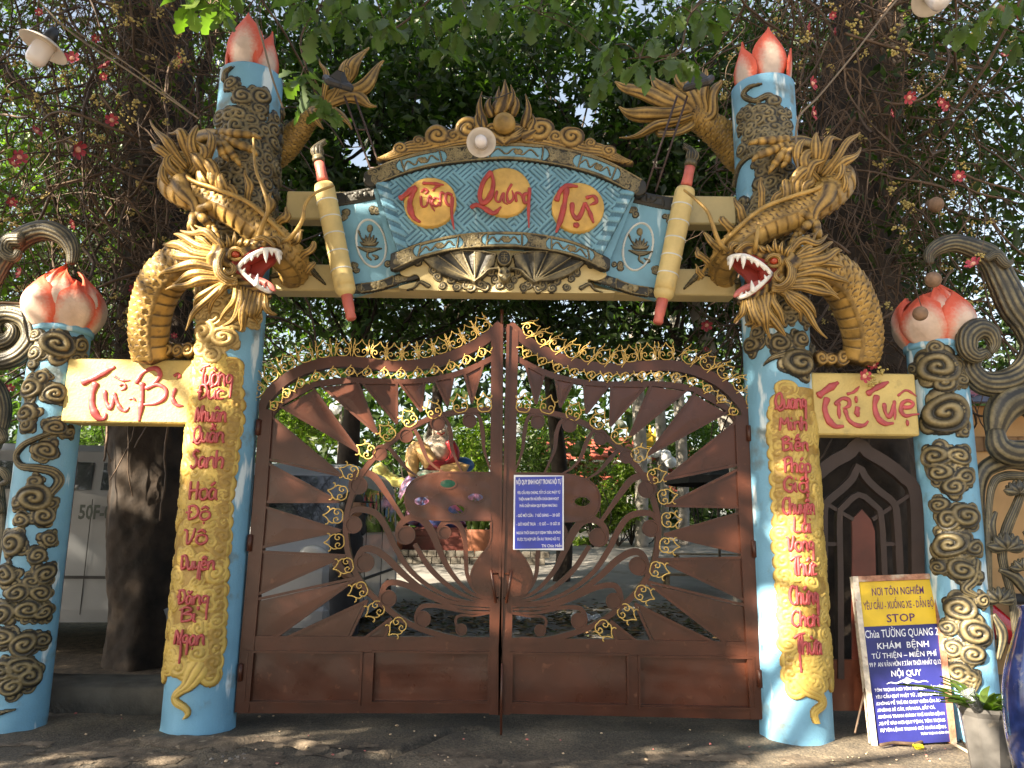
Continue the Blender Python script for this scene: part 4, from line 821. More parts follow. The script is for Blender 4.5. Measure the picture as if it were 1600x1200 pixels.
def gate_leaf(s_, label, G=None):
    m_ = mirrorer(s_); c = gx(574, 1112); cx = m_(c)[0]
    t = thing('gate_leaf', label, 'gate', (cx, YG, 0.1), 'leaves of the big brown gate')
    def bar(name, pts, w_, y0=YF, y1=YF+.05, step=.03, mt=STEEL, sp=True, sm=False):
        q = np.array([gx(*a) for a in pts]); q = spline(q, step=step) if sp else q; q = m_(q); V, F_ = ribbon(q, np.array(w_) if np.ndim(w_) else w_, y0, y1); return mk(name, V, F_, mt, t, sm)
    mp = MPP(574, 800, YF)
    # frame
    bar('hinge_stile', [(378, 1113), (392, 950), (405, 800), (416, 640)], .105, YF-.01, YF+.07, sp=False)
    bar('meeting_stile', [(774.5, 1116), (775.5, 800), (777, 516)], .098, YF-.012, YF+.06, sp=False)
    bar('cover_strip', [(781, 1116) if s_ < 0 else (783, 1116), (782, 800), (784, 508)], .022, YF-.03, YF-.014, sp=False)
    arch = [(410, 645), (412, 630), (424, 612), (444, 594), (470, 579), (500, 569), (530, 565), (570, 567), (610, 572), (650, 570), (690, 562), (730, 546), (760, 528), (784, 508)]
    bar('arch_rail', arch, [.05]+[.088]*12+[.10], YF-.008, YF+.06)
    low = [(414, 660), (430, 638), (455, 618), (480, 604), (510, 597), (545, 594), (590, 595), (640, 596), (690, 590), (730, 578), (772, 558)]
    bar('inner_arch_rail', low, .045)
    bar('middle_rail', [(388, 1006), (777, 1008)], .115, YF-.0025, YF+.05, sp=False)
    bar('bottom_rail', [(372, 1105), (770, 1105)], .085, YF-.004, YF+.05, sp=False)
    bar('mullion', [(572, 1020), (572, 1100)], .095, YF-.002, YF+.05, sp=False)
    for x0, x1 in ((387, 562), (583, 763)):
        q = m_(np.array([gx(x0, 1020), gx(x1, 1020), gx(x1, 1098), gx(x0, 1098)])); xa, xb = q[:, 0].min(), q[:, 0].max(); za, zb = q[:, 1].min(), q[:, 1].max()
        n = 18; U, W = np.meshgrid(np.linspace(xa-.01, xb+.01, n), np.linspace(za-.02, zb+.02, n), indexing='ij'); Y = YF+.022+.005*nz(U, W, 3, int(x0)+s_)
        i, j = np.meshgrid(np.arange(n-1), np.arange(n-1), indexing='ij'); a = (i*n+j).ravel(); mk('kick_panel', np.stack([U, Y, W], -1), np.stack([a, a+n, a+n+1, a+1], 1), STEEL2, t)
        for k, (p0, p1) in enumerate((((xa, zb), (xb, zb)), ((xa, za), (xb, za)), ((xa, za), (xa, zb)), ((xb, za), (xb, zb)))):
            p0, p1 = np.array(p0), np.array(p1); d = (p1-p0)/np.linalg.norm(p1-p0)
            V, F_ = ribbon(np.array([p0-d*.009, p1+d*.009]), .018, YF-.014-.001*(k < 2), YF+.01); mk('panel_bead', V, F_, STEEL, t, False)
    # ring
    ring = [(770, 640), (740, 641), (705, 645), (665, 657), (630, 676), (598, 702), (572, 731), (553, 765), (542, 805), (541, 845), (549, 880), (568, 915), (598, 945), (635, 972), (680, 990), (725, 1000), (770, 1002)]
    bar('ring_rail', ring, .042, YF-.0105, YF+.045)
    # rays
    TR = [[(726, 584), (755, 569), (737, 630)], [(680, 594), (708, 589), (699, 634)], [(624, 598), (663, 597), (658, 643)], [(566, 598), (620, 598), (620, 662)], [(501, 602), (558, 595), (590, 679)], [(436, 634), (488, 605), (561, 706)], [(418, 646), (412, 716), (535, 744)], [(414, 722), (407, 784), (530, 784)], [(406, 790), (400, 857), (532, 829)], [(402, 862), (395, 932), (540, 868)], [(395, 938), (390, 1002), (425, 1000), (560, 902)], [(440, 1000), (544, 1000), (574, 938)], [(562, 1003), (599, 1003), (611, 966)]]
    for pl in TR:
        q = m_(np.array([gx(*a) for a in pl])); ce = q.mean(0); qi = ce+(q-ce)*.90; n = len(q)
        mid = qi.mean(0); V = np.vstack([np.insert(qi, 1, YF+.012, 1), [[mid[0], YF+.012-.004*RNG.random(), mid[1]]]]); F_ = [[k, (k+1) % n, n] for k in range(n)]
        V2 = V.copy(); V2[:, 1] += .004; k0 = len(V); F_ = F_+[[b+k0 for b in f[::-1]] for f in F_]; o = mk('ray_panel', np.vstack([V, V2]), F_, STEEL2, t, False)
        mb = MB(); qc = np.vstack([q, q[:1]])
        for a in range(n):
            d = qc[a+1]-qc[a]; d = d/np.linalg.norm(d); V, F_ = ribbon(np.array([qc[a], qc[a+1]]), .020, YF-.004-.0007*a, YF+.026+.0007*a); mb.add(V, F_)
        o2 = mb.build('ray_frame', STEEL, t, False)
    # gold hearts round the ring
    for hx, hy in ((757, 632), (719, 633), (678, 642), (640, 655), (606, 677), (574, 705), (548, 738), (531, 770), (524, 806), (526, 846), (540, 884), (562, 922), (588, 952), (622, 978)):
        o_ = np.array(m_(gx(hx, hy))); ct = np.array(m_(gx(783, 822))); d = o_-ct; d[1] *= 1.25 if hy < 700 else 1; ang = math.atan2(d[1], d[0])-math.pi/2; mb = MB(); motif(mb, o_-np.array([-math.sin(ang), math.cos(ang)])*.06, ang, .145, r=.0052); mb.build('heart_scroll', SCROLL, t)
    # crest of scrolls on the arch
    A = m_(spline([gx(*a) for a in arch], step=.02)); L = np.concatenate([[0], np.cumsum(np.linalg.norm(np.diff(A, axis=0), axis=1))]); n = 15
    for k in range(n):
        s0 = .06+(L[-1]-.12)*(k+.5)/n; x = np.interp(s0, L, A[:, 0]); z = np.interp(s0, L, A[:, 1]); x2 = np.interp(s0+.02, L, A[:, 0]); z2 = np.interp(s0+.02, L, A[:, 1]); ang = math.atan2(z2-z, x2-x)
        if s_ > 0: ang += math.pi
        nx, nz_ = -math.sin(ang), math.cos(ang); mb = MB(); motif(mb, (x+nx*.046, z+nz_*.046), ang*.9, .135, r=.0042)
        motif(mb, (x+nx*.046, z+nz_*.046), ang*.9, .135, ["-4.7,0 -4.4,3 -4.9,6 -4.1,9 -4.7,11", "-4.7,3 -3.4,5.5"], r=.004); mb.build('crest_scroll', SCROLL, t)
    # running vine between the two arch rails
    B = m_(spline([gx(*a) for a in [(424, 640), (440, 622), (462, 604), (490, 590), (520, 582), (560, 581), (600, 584), (645, 584), (690, 577), (730, 563), (770, 543)]], step=.02)); L = np.concatenate([[0], np.cumsum(np.linalg.norm(np.diff(B, axis=0), axis=1))]); n = 14
    for k in range(n):
        s0 = L[-1]*k/n; s1 = L[-1]*(k+1)/n; a = np.array([np.interp(s0, L, B[:, 0]), np.interp(s0, L, B[:, 1])]); b = np.array([np.interp(s1, L, B[:, 0]), np.interp(s1, L, B[:, 1])]); d = b-a; mb = MB(); motif(mb, a, math.atan2(d[1], d[0]), np.linalg.norm(d), VINE, False, .0046, fl=1); motif(mb, (a+b)/2, math.atan2(d[1], d[0])+math.pi, np.linalg.norm(d)*.9, VINE[:1], False, .0042); mb.build('vine_scroll', SCROLL, t)
    # curling bars that fan out from the lock side
    def curl(dc, dr, pts, w_=(.045, .05, .04, .022, .014), name='curl_bar', dp=0):
        pts = list(pts); d0 = np.array(dc, float); v = np.array(pts[0], float)-d0; L0 = np.linalg.norm(v)
        if dr > 3: pts = [tuple(d0+v/L0*dr*.55), tuple(d0+v/L0*dr*.98)]+pts[1:]
        q = m_(spline([gx(*a) for a in pts], step=.03)); y_ = YF-.006-dp
        mb = MB(); V, F_ = ribbon(q, np.array(w_), y_, y_+.028); mb.add(V, F_)
        cc = np.array(m_(gx(*dc))); V, F_ = disc2(cc, dr*mp, y_-.002, y_+.026); mb.add(V, F_); mb.build(name, STEEL, t, False)
        rim = [(cc[0]+(dr-.6)*mp*math.cos(a), cc[1]+(dr-.6)*mp*math.sin(a)) for a in np.linspace(0, 2*math.pi, 24, endpoint=False)]
        if dr > 3: V, F_ = ribbon(np.array(rim), .010, y_-.014, y_-.001, closed=True); mk('curl_rim', V, F_, STEEL, t, False)
    HB = [(764, 940), (766, 944)]
    curl((561, 759), 13.5, [(555, 771), (548, 760), (556, 741), (570, 738), (586, 746), (602, 768), (618, 792), (631, 812)], (.03, .05, .055, .04, .03))
    curl((635, 836), 14, [(632, 850), (622, 842), (622, 826), (630, 815), (644, 808), (660, 812), (674, 830), (687, 860), (703, 892), (732, 924), (766, 938)], (.02, .04, .06, .06, .045, .035, .025, .018), dp=.003)
    curl((648, 850), 1, [(648, 850), (671, 887), (703, 917), (735, 934), (766, 941)], (.035, .04, .03, .02), dp=.001)
    curl((695, 832), 10, [(690, 841), (685, 832), (692, 818), (706, 814), (719, 822), (726, 842), (728, 868), (730, 898), (742, 922), (764, 938)], (.03, .045, .035, .03, .02), dp=.002)
    curl((553, 820), 13, [(546, 831), (540, 821), (548, 800), (566, 796), (588, 803), (603, 824), (618, 856), (640, 890), (672, 917), (712, 936), (766, 945)], (.03, .05, .045, .035, .025, .02))
    curl((571, 879), 14, [(564, 892), (557, 881), (566, 860), (582, 858), (604, 871), (628, 895), (660, 920), (708, 941), (766, 947)], (.04, .055, .05, .035, .025, .018), dp=.003)
    curl((607, 935), 12.5, [(600, 946), (595, 936), (602, 914), (616, 910), (639, 916), (671, 932), (713, 948), (766, 952)], (.035, .045, .04, .03, .02, .015), dp=.001)
    curl((661, 967), 12, [(655, 977), (650, 967), (656, 950), (670, 946), (692, 948), (727, 956), (766, 957)], (.03, .035, .03, .022, .016), dp=.002)
    curl((721, 983), 8.5, [(712, 978), (712, 966), (722, 961), (740, 962), (766, 958)], (.02, .022, .018, .014, .01), dp=.004)
    curl((635, 681), 11, [(627, 674), (634, 669), (645, 669), (656, 687), (666, 714), (680, 730), (694, 738)], (.02, .028, .035, .022, .012))
    curl((684, 662), 11.5, [(675, 656), (684, 650), (697, 656), (704, 675), (706, 700), (716, 726), (722, 738)], (.02, .028, .035, .022, .012))
    curl((734, 658), 11, [(724, 652), (734, 645), (748, 650), (754, 675), (756, 700), (762, 722), (768, 738)], (.02, .028, .035, .022, .012))
    curl((594, 709), 11, [(586, 702), (592, 698), (605, 698), (620, 714), (636, 733), (657, 747)], (.02, .028, .035, .022, .012))
    # plates
    pl = spline([gx(*a) for a in ((768, 739), (706, 738), (672, 741), (648, 750), (636, 764), (633, 782), (638, 798), (650, 808), (672, 812), (706, 813), (768, 813))], step=.03); holes = [(700, 756, 13, 7.5), (659, 783, 12.5, 7.5), (743, 777, 13, 7), (713, 796, 14, 8)] if s_ < 0 else [(661, 781, 13, 8), (705, 757, 12, 7.5), (743, 777, 13, 7), (713, 796, 14, 8)]
    # sheet with real holes: fine grid minus the ellipses
    fld = Field(pl[:, 0].min()-.02, pl[:, 0].max(), pl[:, 1].min()-.02, pl[:, 1].max()+.02, .0065); k = inpoly(fld.U, fld.V, pl)
    for a, b, r1, r2 in holes:
        h = gx(a, b); k &= (((fld.U-h[0])/(r1*mp))**2+((fld.V-h[1])/(r2*mp))**2) > 1
    fld.H[k] = .0; 
    Q = k[:-1, :-1] & k[1:, :-1] & k[:-1, 1:] & k[1:, 1:]; ni_, nj_ = k.shape; i, j = np.nonzero(Q); a = i*nj_+j; F1 = np.stack([a, a+nj_, a+nj_+1, a+1], 1); us = np.unique(F1); rm = np.zeros(k.size, int); rm[us] = np.arange(len(us)); F1 = rm[F1]
    X, Z = fld.U.ravel()[us], fld.V.ravel()[us]; X = 2*XM-X if s_ > 0 else X; w1 = .004*nz(X, Z, 3, 9)
    V = np.stack([X, YF-.016+w1, Z], -1); V2 = np.stack([X, YF-.008+w1, Z], -1); mk('lotus_plate', np.vstack([V, V2]), np.vstack([F1, F1[:, ::-1]+len(V)]), STEEL2, t, True)
    q = m_(pl); V, F_ = ribbon(q, .012, YF-.02, YF-.004); mk('plate_edge', V, F_, STEEL, t, False)
    for a, b, r1, r2 in holes:
        h = m_(gx(a, b)); V, F_ = ribbon(np.array([(h[0]+r1*mp*math.cos(x), h[1]+r2*mp*math.sin(x)) for x in np.linspace(0, 2*math.pi, 28, endpoint=False)]), .012, YF-.021, YF-.003, closed=True); mk('hole_rim', V, F_, STEEL, t, False)
    pl = spline([gx(*a) for a in ((768, 815), (765, 848), (748, 872), (737, 892), (736, 908), (743, 924), (756, 932), (768, 934))], step=.02); q = m_(pl); V, F_ = prism(q, YF-.014, YF-.006); mk('drop_plate', V, F_, STEEL2, t, False); V, F_ = ribbon(q, .012, YF-.019, YF-.002); mk('plate_edge', V, F_, STEEL, t, False)
    h0, h1 = np.array(m_(gx(768, 890))), np.array(m_(gx(775, 940))); mb = MB(); V, F_, c = tube(np.array([[h0[0], YF-.10, h0[1]], [h1[0], YF-.10, h1[1]]]), .011, 10); mb.add(V, F_)
    for a in (h0, h1): a2 = h0+(h1-h0)*(.12 if a is h0 else .88); V, F_, c = tube(np.array([[a2[0], YF-.10, a2[1]], [m_(gx(778, 900))[0], YF-.01, a2[1]]]), .007, 8); mb.add(V, F_)
    mb.build('pull_handle', STEEL, t)
    for hz in (.35, 1.3, 2.2):
        x = m_(gx(372, 1112))[0]; V, F_, c = tube(np.array([[x, YF-.02, hz], [x, YF-.02, hz+.12]]), .02, 10); mk('hinge', V, F_, STEEL, t)
    return t
GL = gate_leaf(-1, 'left leaf of the brown iron gate, with sunray panels and a plate of four holes')
GR_ = gate_leaf(1, 'right leaf of the brown iron gate, carrying the small blue notice')
b_ = GND(783, 1145); V, F_, c = tube(np.array([[b_[0], YF-.045, .0], [b_[0], YF-.045, .5]]), .009, 8); o = mk('drop_bolt', V, F_, STEEL, GL)
V, F_, c = tube(np.array([P(784, 508, YF), P(784, 484, YF)]), .012, 8); mk('peak_rod', V, F_, STEEL, GL)

# ---------------------------------------------------------------- printed signs
def text_lines(t, lines, basis, m, name='text_line', bold=.0, off=.004):
    """basis(u,v) -> world point on the sheet; lines: (text, u centre, v centre, width, height)"""
    dg = None
    for tx, u, v, W, H in lines:
        cu = bpy.data.curves.new('t', 'FONT'); cu.body = tx; cu.align_x = 'LEFT'; cu.resolution_u = 2; cu.offset = bold
        o = bpy.data.objects.new('t', cu); COL.objects.link(o); dg = bpy.context.evaluated_depsgraph_get(); me = bpy.data.meshes.new_from_object(o.evaluated_get(dg)); bpy.data.objects.remove(o); bpy.data.curves.remove(cu)
        n = len(me.vertices); co = np.zeros(n*3); me.vertices.foreach_get('co', co); co = co.reshape(-1, 3); Fc = [list(p.vertices) for p in me.polygons]; bpy.data.meshes.remove(me)
        x0, x1 = co[:, 0].min(), co[:, 0].max(); X = u+((co[:, 0]-x0)/(x1-x0)-.5)*W; Y = v+(co[:, 1]/.70-.5)*H
        V = basis(X, Y, off); o = mk(name, V, Fc, m, t, False)
SIGNB = mat('sign_blue_print', (.015, .035, .40), .35, var=.12, vs=5, coat=.3); SIGNW = mat('sign_white_print', (.78, .80, .86), .4, var=.03)
# notice on the right gate leaf
yb = YF-.045; tl = P(803, 743, yb); br = P(881, 861, yb); Wd = br[0]-tl[0]; Hd = tl[2]-br[2]; tn = thing('notice_sign', 'small blue notice with white Vietnamese rules tied to the right gate leaf', 'sign', ((tl[0]+br[0])/2, yb, br[2]))
bs_ = lambda u, v, h: np.stack([tl[0]+u*Wd, yb-h+u*0, br[2]+v*Hd+u*.01], -1)
V, F_ = bbox(((tl[0]+br[0])/2, yb+.006, (tl[2]+br[2])/2+.005), (Wd, .01, Hd), .002); mk('white_sheet', V, F_, SIGNW, tn, False)
q = bs_(np.array([.03, .97, .97, .03]), np.array([.02, .02, .98, .98]), .002); mk('blue_field', q, [[0, 1, 2, 3]], SIGNB, tn, False)
text_lines(tn, [('NỘI QUY SINH HOẠT TRONG NỘI TỰ', .5, .91, .90, .062), ('YÊU CẦU ĐẠI CHÚNG, TẤT CẢ CÁC PHẬT TỬ', .5, .765, .86, .036), ('THIỆN NAM TÍN NỮ ĐẾN CHÙA SINH HOẠT', .5, .68, .80, .036), ('PHẢI CHẤP HÀNH QUY ĐỊNH NHƯ SAU :', .5, .59, .76, .036), ('- GIỜ MỞ CỬA :  7 GIỜ SÁNG — 20 GIỜ', .49, .46, .86, .038), ('- GIỜ NGHỈ TRƯA   : 12 GIỜ — 13 GIỜ 30', .49, .345, .86, .038), ('NGOÀI THỜI GIAN QUY ĐỊNH TRÊN, KHÔNG', .5, .23, .87, .036), ('ĐƯỢC TỤ HỌP GÂY ỒN ÀO TRONG NỘI TỰ', .5, .145, .84, .036), ('TN Chúc Hiền', .76, .055, .40, .040)], bs_, SIGNW, bold=.012)
# free-standing rules board
B0 = GND(1364, 1169); B1 = GND(1493, 1161); B0[1] = B1[1] = (B0[1]+B1[1])/2; B0 = P(1364, 1169, B0[1]); B1 = P(1493, 1161, B1[1]); zmin = min(B0[2], B1[2]); yt_ = B0[1]+.22
T0 = P(1333, 901, yt_); T1 = P(1463, 896, yt_)
tb = thing('rules_board', 'leaning framed board, yellow with STOP above blue with white rules, by the right pillar', 'sign', (B0+B1)/2*np.array([1, 1, 0])+np.array([0, 0, 0]))
def bb_(u, v, h):
    u = np.asarray(u, float)[..., None]; v = np.asarray(v, float)[..., None]; p_ = B0*(1-u)*(1-v)+B1*u*(1-v)+T0*(1-u)*v+T1*u*v; n = np.cross(B1-B0, T0-B0); n = n/np.linalg.norm(n); return p_+n*np.asarray(h, float)[..., None]
def slab(name, u0, u1, v0, v1, h0, h1, m, par=tb):
    V = [bb_(u, v, h) for h in (h0, h1) for u, v in ((u0, v0), (u1, v0), (u1, v1), (u0, v1))]; return mk(name, np.array(V), [[3, 2, 1, 0], [4, 5, 6, 7], [0, 1, 5, 4], [1, 2, 6, 5], [2, 3, 7, 6], [3, 0, 4, 7]], m, par, False)
WOOD = mat('worn_pink_wood', (.42, .20, .12), .7, var=.3, vs=20, bump=.4, bs=60, dirt=((.5, .42, .32), 9, .55)); SIGNY = mat('sign_yellow_print', (.74, .50, .02), .42, var=.12, vs=5, dirt=((.5, .3, .03), 9, .66)); NAVY = mat('sign_navy_print', (.02, .022, .16), .38, var=.15, vs=4, coat=.15); PURP = mat('sign_purple_print', (.10, .02, .12), .5)
slab('backing', .01, .99, 0.01, .99, -.03, -.004, WOOD); slab('frame_stile', -.02, .045, -.01, 1.0, -.035, .022, mat('pale_frame_strip', (.62, .55, .45), .6, var=.2, vs=30, dirt=((.35, .12, .1), 40, .6))); slab('frame_stile', .935, 1.0, 0.0, 1.0, -.035, .022, WOOD); slab('frame_rail', .046, .934, .965, 1.0, -.035, .02, WOOD)
slab('yellow_panel', .046, .934, .69, .964, -.003, .004, SIGNY); slab('blue_panel', .046, .934, .01, .689, -.003, .003, NAVY)
text_lines(tb, [('NƠI TÔN NGHIÊM', .51, .90, .62, .046), ('YÊU CẦU - XUỐNG XE - DẪN BỘ', .50, .815, .84, .044), ('STOP', .51, .735, .34, .048)], bb_, PURP, bold=.010, off=.006)
text_lines(tb, [('Chùa TƯỜNG QUANG 2', .50, .645, .88, .046), ('KHÁM  BỆNH', .5, .572, .62, .036), ('TỪ THIỆN – MIỄN PHÍ', .5, .514, .78, .030), ('99 P  AN VĂN HỚN F.TÂN THỚI NHẤT Q.12', .5, .464, .86, .026), ('NỘI QUY', .5, .408, .36, .034)], bb_, SIGNW, bold=.006, off=.005)
text_lines(tb, [('TÔN TRỌNG NƠI TÔN NGHIÊM PHẬT VIỆN', .51, .318, .83, .017), ('YÊU CẦU QUÝ PHẬT TỬ , BỆNH NHÂN', .48, .280, .76, .017), ('.KHÔNG ĐỂ TRẺ EM CHẠY GIỠN ỒN ÀO.', .49, .242, .79, .017), ('.KHÔNG BẺ CÂY, HÁI HOA, BẮT CÁ.', .45, .205, .70, .017), ('.KHÔNG TRANH GIÀNH THẺ KHÁM BỆNH', .50, .168, .80, .017), ('.XE ĐỂ VÀO NƠI QUY ĐỊNH, TÔN TRỌNG', .50, .131, .80, .017), ('SỰ YÊN LẶNG TRONG GIỜ KHÁM BỆNH.', .51, .094, .80, .017), ('TRÂN TRỌNG CÁM ƠN', .76, .062, .34, .012)], bb_, SIGNW, bold=.006, off=.005)
mb = MB()
for s_ in (-1, 1):
    q = spline([(.5, .372), (.5+s_*.08, .36), (.5+s_*.14, .352), (.5+s_*.2, .358), (.5+s_*.25, .350)], n=14); V = np.vstack([bb_(q[:, 0], q[:, 1]+.006*np.linspace(1, .3, 14), .006), bb_(q[:, 0], q[:, 1]-.006*np.linspace(1, .3, 14), .006)]); mb.add(V, [[i, i+1, i+15, i+14] for i in range(13)])
V = bb_(np.array([.44, .5, .56, .5]), np.array([.358, .385, .358, .345]), .007); mb.add(V, [[0, 1, 2, 3]]); mb.build('flourish', SIGNW, tb, False)
# ---------------------------------------------------------------- dragons
EYE = mat('eye_red_paint', (.35, .05, .02), .25)
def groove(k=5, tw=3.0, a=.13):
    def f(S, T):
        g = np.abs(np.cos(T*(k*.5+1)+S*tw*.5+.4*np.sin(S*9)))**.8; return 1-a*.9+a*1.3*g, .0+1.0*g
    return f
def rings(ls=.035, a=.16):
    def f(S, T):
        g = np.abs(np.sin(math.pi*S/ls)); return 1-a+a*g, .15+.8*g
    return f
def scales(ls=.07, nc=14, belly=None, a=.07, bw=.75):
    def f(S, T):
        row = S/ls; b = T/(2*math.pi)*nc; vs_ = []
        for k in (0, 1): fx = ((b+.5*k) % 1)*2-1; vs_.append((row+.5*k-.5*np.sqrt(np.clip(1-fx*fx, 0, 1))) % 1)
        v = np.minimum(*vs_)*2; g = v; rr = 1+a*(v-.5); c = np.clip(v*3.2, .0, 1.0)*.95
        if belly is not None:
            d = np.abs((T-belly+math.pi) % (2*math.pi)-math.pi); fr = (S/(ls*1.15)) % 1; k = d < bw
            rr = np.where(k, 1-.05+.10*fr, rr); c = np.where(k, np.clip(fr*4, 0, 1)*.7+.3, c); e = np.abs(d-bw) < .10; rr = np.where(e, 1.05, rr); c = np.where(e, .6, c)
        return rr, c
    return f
def dragon(s_, label, m=GOLD):
    fm = (lambda a, b: (a, b)) if s_ < 0 else mirr
    p = PL if s_ < 0 else PR; t = thing('dragon', label, 'dragon statue', (p.cx(3), YC, 2.5), 'golden dragons on the gate pillars')
    def path(pts, n=None, step=None, wob=0):
        q = []
        for a in pts:
            x, y = fm(a[0], a[1]); w_ = P(x, y, a[2]); q.append([*w_, a[3]*MPP(x, y, a[2])])
        q = spline(q, n=n, step=step); R_ = q[:, 3].max(); L_ = np.linspace(0, 1, len(q)); o = NR.uniform(0, 6, 4)
        if wob: q[:, 0] += wob*R_*np.sin(L_*7+o[0])*L_; q[:, 2] += wob*R_*np.sin(L_*8+o[1])*L_; q[:, 3] *= 1+.14*np.sin(L_*9+o[2])
        return q[:, :3], q[:, 3]
    def st(name, pts, k=None, seg=12, flat=1.0, step=.02, m_=None, **kw):
        if k is not None and seg < 24 and k.__qualname__.startswith('groove'): seg = 26
        sl = {'mane_lock': .82, 'beard_lock': .85, 'fur_lock': .85, 'dorsal_fin': .8, 'body': .88, 'skull': .94, 'leg': .85, 'tail': .85}.get(name, 1)
        if name == 'dorsal_fin': pts = [pts[0], tuple(np.array(pts[1])*.85+np.array(pts[0])*.15), tuple(np.array(pts[2])*.74+np.array(pts[0])*.26)]
        pts = [(a[0], a[1], a[2], a[3]*sl) for a in pts]
        q, r = path(pts, step=step, wob=.55 if name in ('mane_lock', 'beard_lock', 'fur_lock', 'dorsal_fin', 'tail_fin') else 0); V, F_, c = tube(q, r, seg, flat, k); return mk(name, V, F_, m_ or m, t, att=c, **kw)
    G5 = groove()
    bel = math.pi/2 if s_ > 0 else -math.pi/2
    # neck arch and coils of the body
    if s_ < 0:
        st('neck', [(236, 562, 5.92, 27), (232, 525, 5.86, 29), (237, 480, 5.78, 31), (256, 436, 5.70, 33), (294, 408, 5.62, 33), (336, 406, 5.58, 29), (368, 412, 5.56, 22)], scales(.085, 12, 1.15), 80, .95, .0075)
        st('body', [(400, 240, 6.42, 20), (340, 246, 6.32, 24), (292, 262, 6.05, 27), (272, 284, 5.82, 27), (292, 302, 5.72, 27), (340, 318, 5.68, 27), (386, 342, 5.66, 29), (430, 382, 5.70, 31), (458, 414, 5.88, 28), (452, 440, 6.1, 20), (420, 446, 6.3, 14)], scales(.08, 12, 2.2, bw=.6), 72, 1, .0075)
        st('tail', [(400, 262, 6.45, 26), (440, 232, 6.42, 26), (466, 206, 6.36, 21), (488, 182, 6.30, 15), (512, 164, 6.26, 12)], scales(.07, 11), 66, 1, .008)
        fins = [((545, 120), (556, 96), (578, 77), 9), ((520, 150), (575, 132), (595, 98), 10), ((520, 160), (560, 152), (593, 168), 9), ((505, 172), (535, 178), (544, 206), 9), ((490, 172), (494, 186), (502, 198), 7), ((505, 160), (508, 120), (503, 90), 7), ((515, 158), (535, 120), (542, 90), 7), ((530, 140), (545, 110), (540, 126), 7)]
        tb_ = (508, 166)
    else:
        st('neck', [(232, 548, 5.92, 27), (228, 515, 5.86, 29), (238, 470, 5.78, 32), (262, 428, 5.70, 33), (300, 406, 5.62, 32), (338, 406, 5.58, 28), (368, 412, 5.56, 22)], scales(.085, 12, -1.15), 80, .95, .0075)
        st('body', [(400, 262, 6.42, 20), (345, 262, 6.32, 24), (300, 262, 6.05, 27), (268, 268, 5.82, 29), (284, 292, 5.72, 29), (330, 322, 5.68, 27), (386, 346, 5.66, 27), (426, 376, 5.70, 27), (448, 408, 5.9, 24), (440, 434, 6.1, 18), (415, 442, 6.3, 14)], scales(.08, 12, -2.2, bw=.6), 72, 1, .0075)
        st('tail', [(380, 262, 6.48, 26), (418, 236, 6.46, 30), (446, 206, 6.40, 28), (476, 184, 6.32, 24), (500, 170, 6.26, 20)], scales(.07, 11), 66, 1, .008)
        fins = [((510, 158), (590, 138), (611, 118), 10), ((505, 165), (575, 178), (614, 157), 10), ((505, 178), (570, 200), (611, 207), 10), ((500, 190), (545, 205), (540, 206), 7), ((500, 160), (548, 130), (560, 110), 11), ((490, 160), (512, 128), (516, 100), 11), ((478, 165), (482, 130), (478, 105), 10), ((466, 170), (462, 140), (455, 112), 9)]
        tb_ = (500, 178)
    for a, b, c_, R in fins:
        st('tail_fin', [(*tb_, 6.26, R*.7), (*a, 6.22, R*1.05), (*b, 6.18, R), (*c_, 6.2, 1.6)], groove(5, 2, .14), 14, .6)
    # dorsal fins along the coil
    for k_, (a, b, w_) in enumerate([((318, 300), (306, 250), 12), ((330, 300), (326, 232), 12), ((350, 308), (338, 254), 13), ((368, 318), (352, 270), 10), ((386, 320), (385, 250), 9), ((412, 340), (430, 288), 11), ((432, 352), (457, 318), 11), ((452, 382), (482, 350), 10), ((470, 402), (498, 372), 9), ((478, 425), (494, 400), 8)]):
        st('dorsal_fin', [(*a, 5.66, w_*.7), ((a[0]*.5+b[0]*.5)+3, a[1]*.5+b[1]*.5, 5.60, w_*.85), (*b, 5.62, 1)], groove(4, 2, .18), 12, .5)
    st('dorsal_ridge', [(278, 262, 5.70, 3), (300, 282, 5.58, 3.5), (340, 296, 5.54, 3.5), (390, 318, 5.53, 3.5), (436, 360, 5.58, 3.5), (468, 400, 5.74, 3), (486, 430, 5.9, 2)], None, 8)
    # fur streaming from the elbow
    for a, b, c_, R in [((292, 262), (262, 225), (237, 189), 8), ((286, 268), (256, 238), (231, 220), 8), ((300, 258), (285, 212), (262, 204), 9), ((310, 262), (300, 218), (305, 196), 9), ((322, 268), (330, 226), (322, 205), 8), ((286, 280), (262, 256), (276, 226), 8), ((274, 300), (255, 272), (270, 232), 6), ((300, 270), (320, 240), (296, 214), 10), ((330, 285), (310, 250), (284, 228), 11), ((352, 300), (330, 262), (300, 244), 10)]:
        st('fur_lock', [(a[0], a[1], 5.70, R*.8), (b[0], b[1], 5.60, R), (c_[0], c_[1], 5.66, 1.2)], groove(5, 2, .14), 14, .75)
    # legs and clawed feet
    st('leg', [(300, 222, 6.0, 15), (325, 212, 5.86, 13), (345, 212, 5.76, 11)], groove(3, 6, .05), 16)
    for a in ([(345, 208), (372, 209), (396, 211), (408, 217)], [(348, 213), (374, 226), (394, 234), (402, 244)], [(345, 218), (358, 234), (368, 248), (376, 262)], [(338, 216), (345, 232), (350, 244), (356, 252)]):
        st('claw_finger', [(*a[0], 5.72, 8), (*a[1], 5.66, 7.2), (*a[2], 5.68, 6)], rings(.03), 16)
        st('talon', [(*a[2], 5.67, 4.5), ((a[2][0]+a[3][0])/2+1, (a[2][1]+a[3][1])/2, 5.65, 3.6), (*a[3], 5.72, .7)], None, 10)
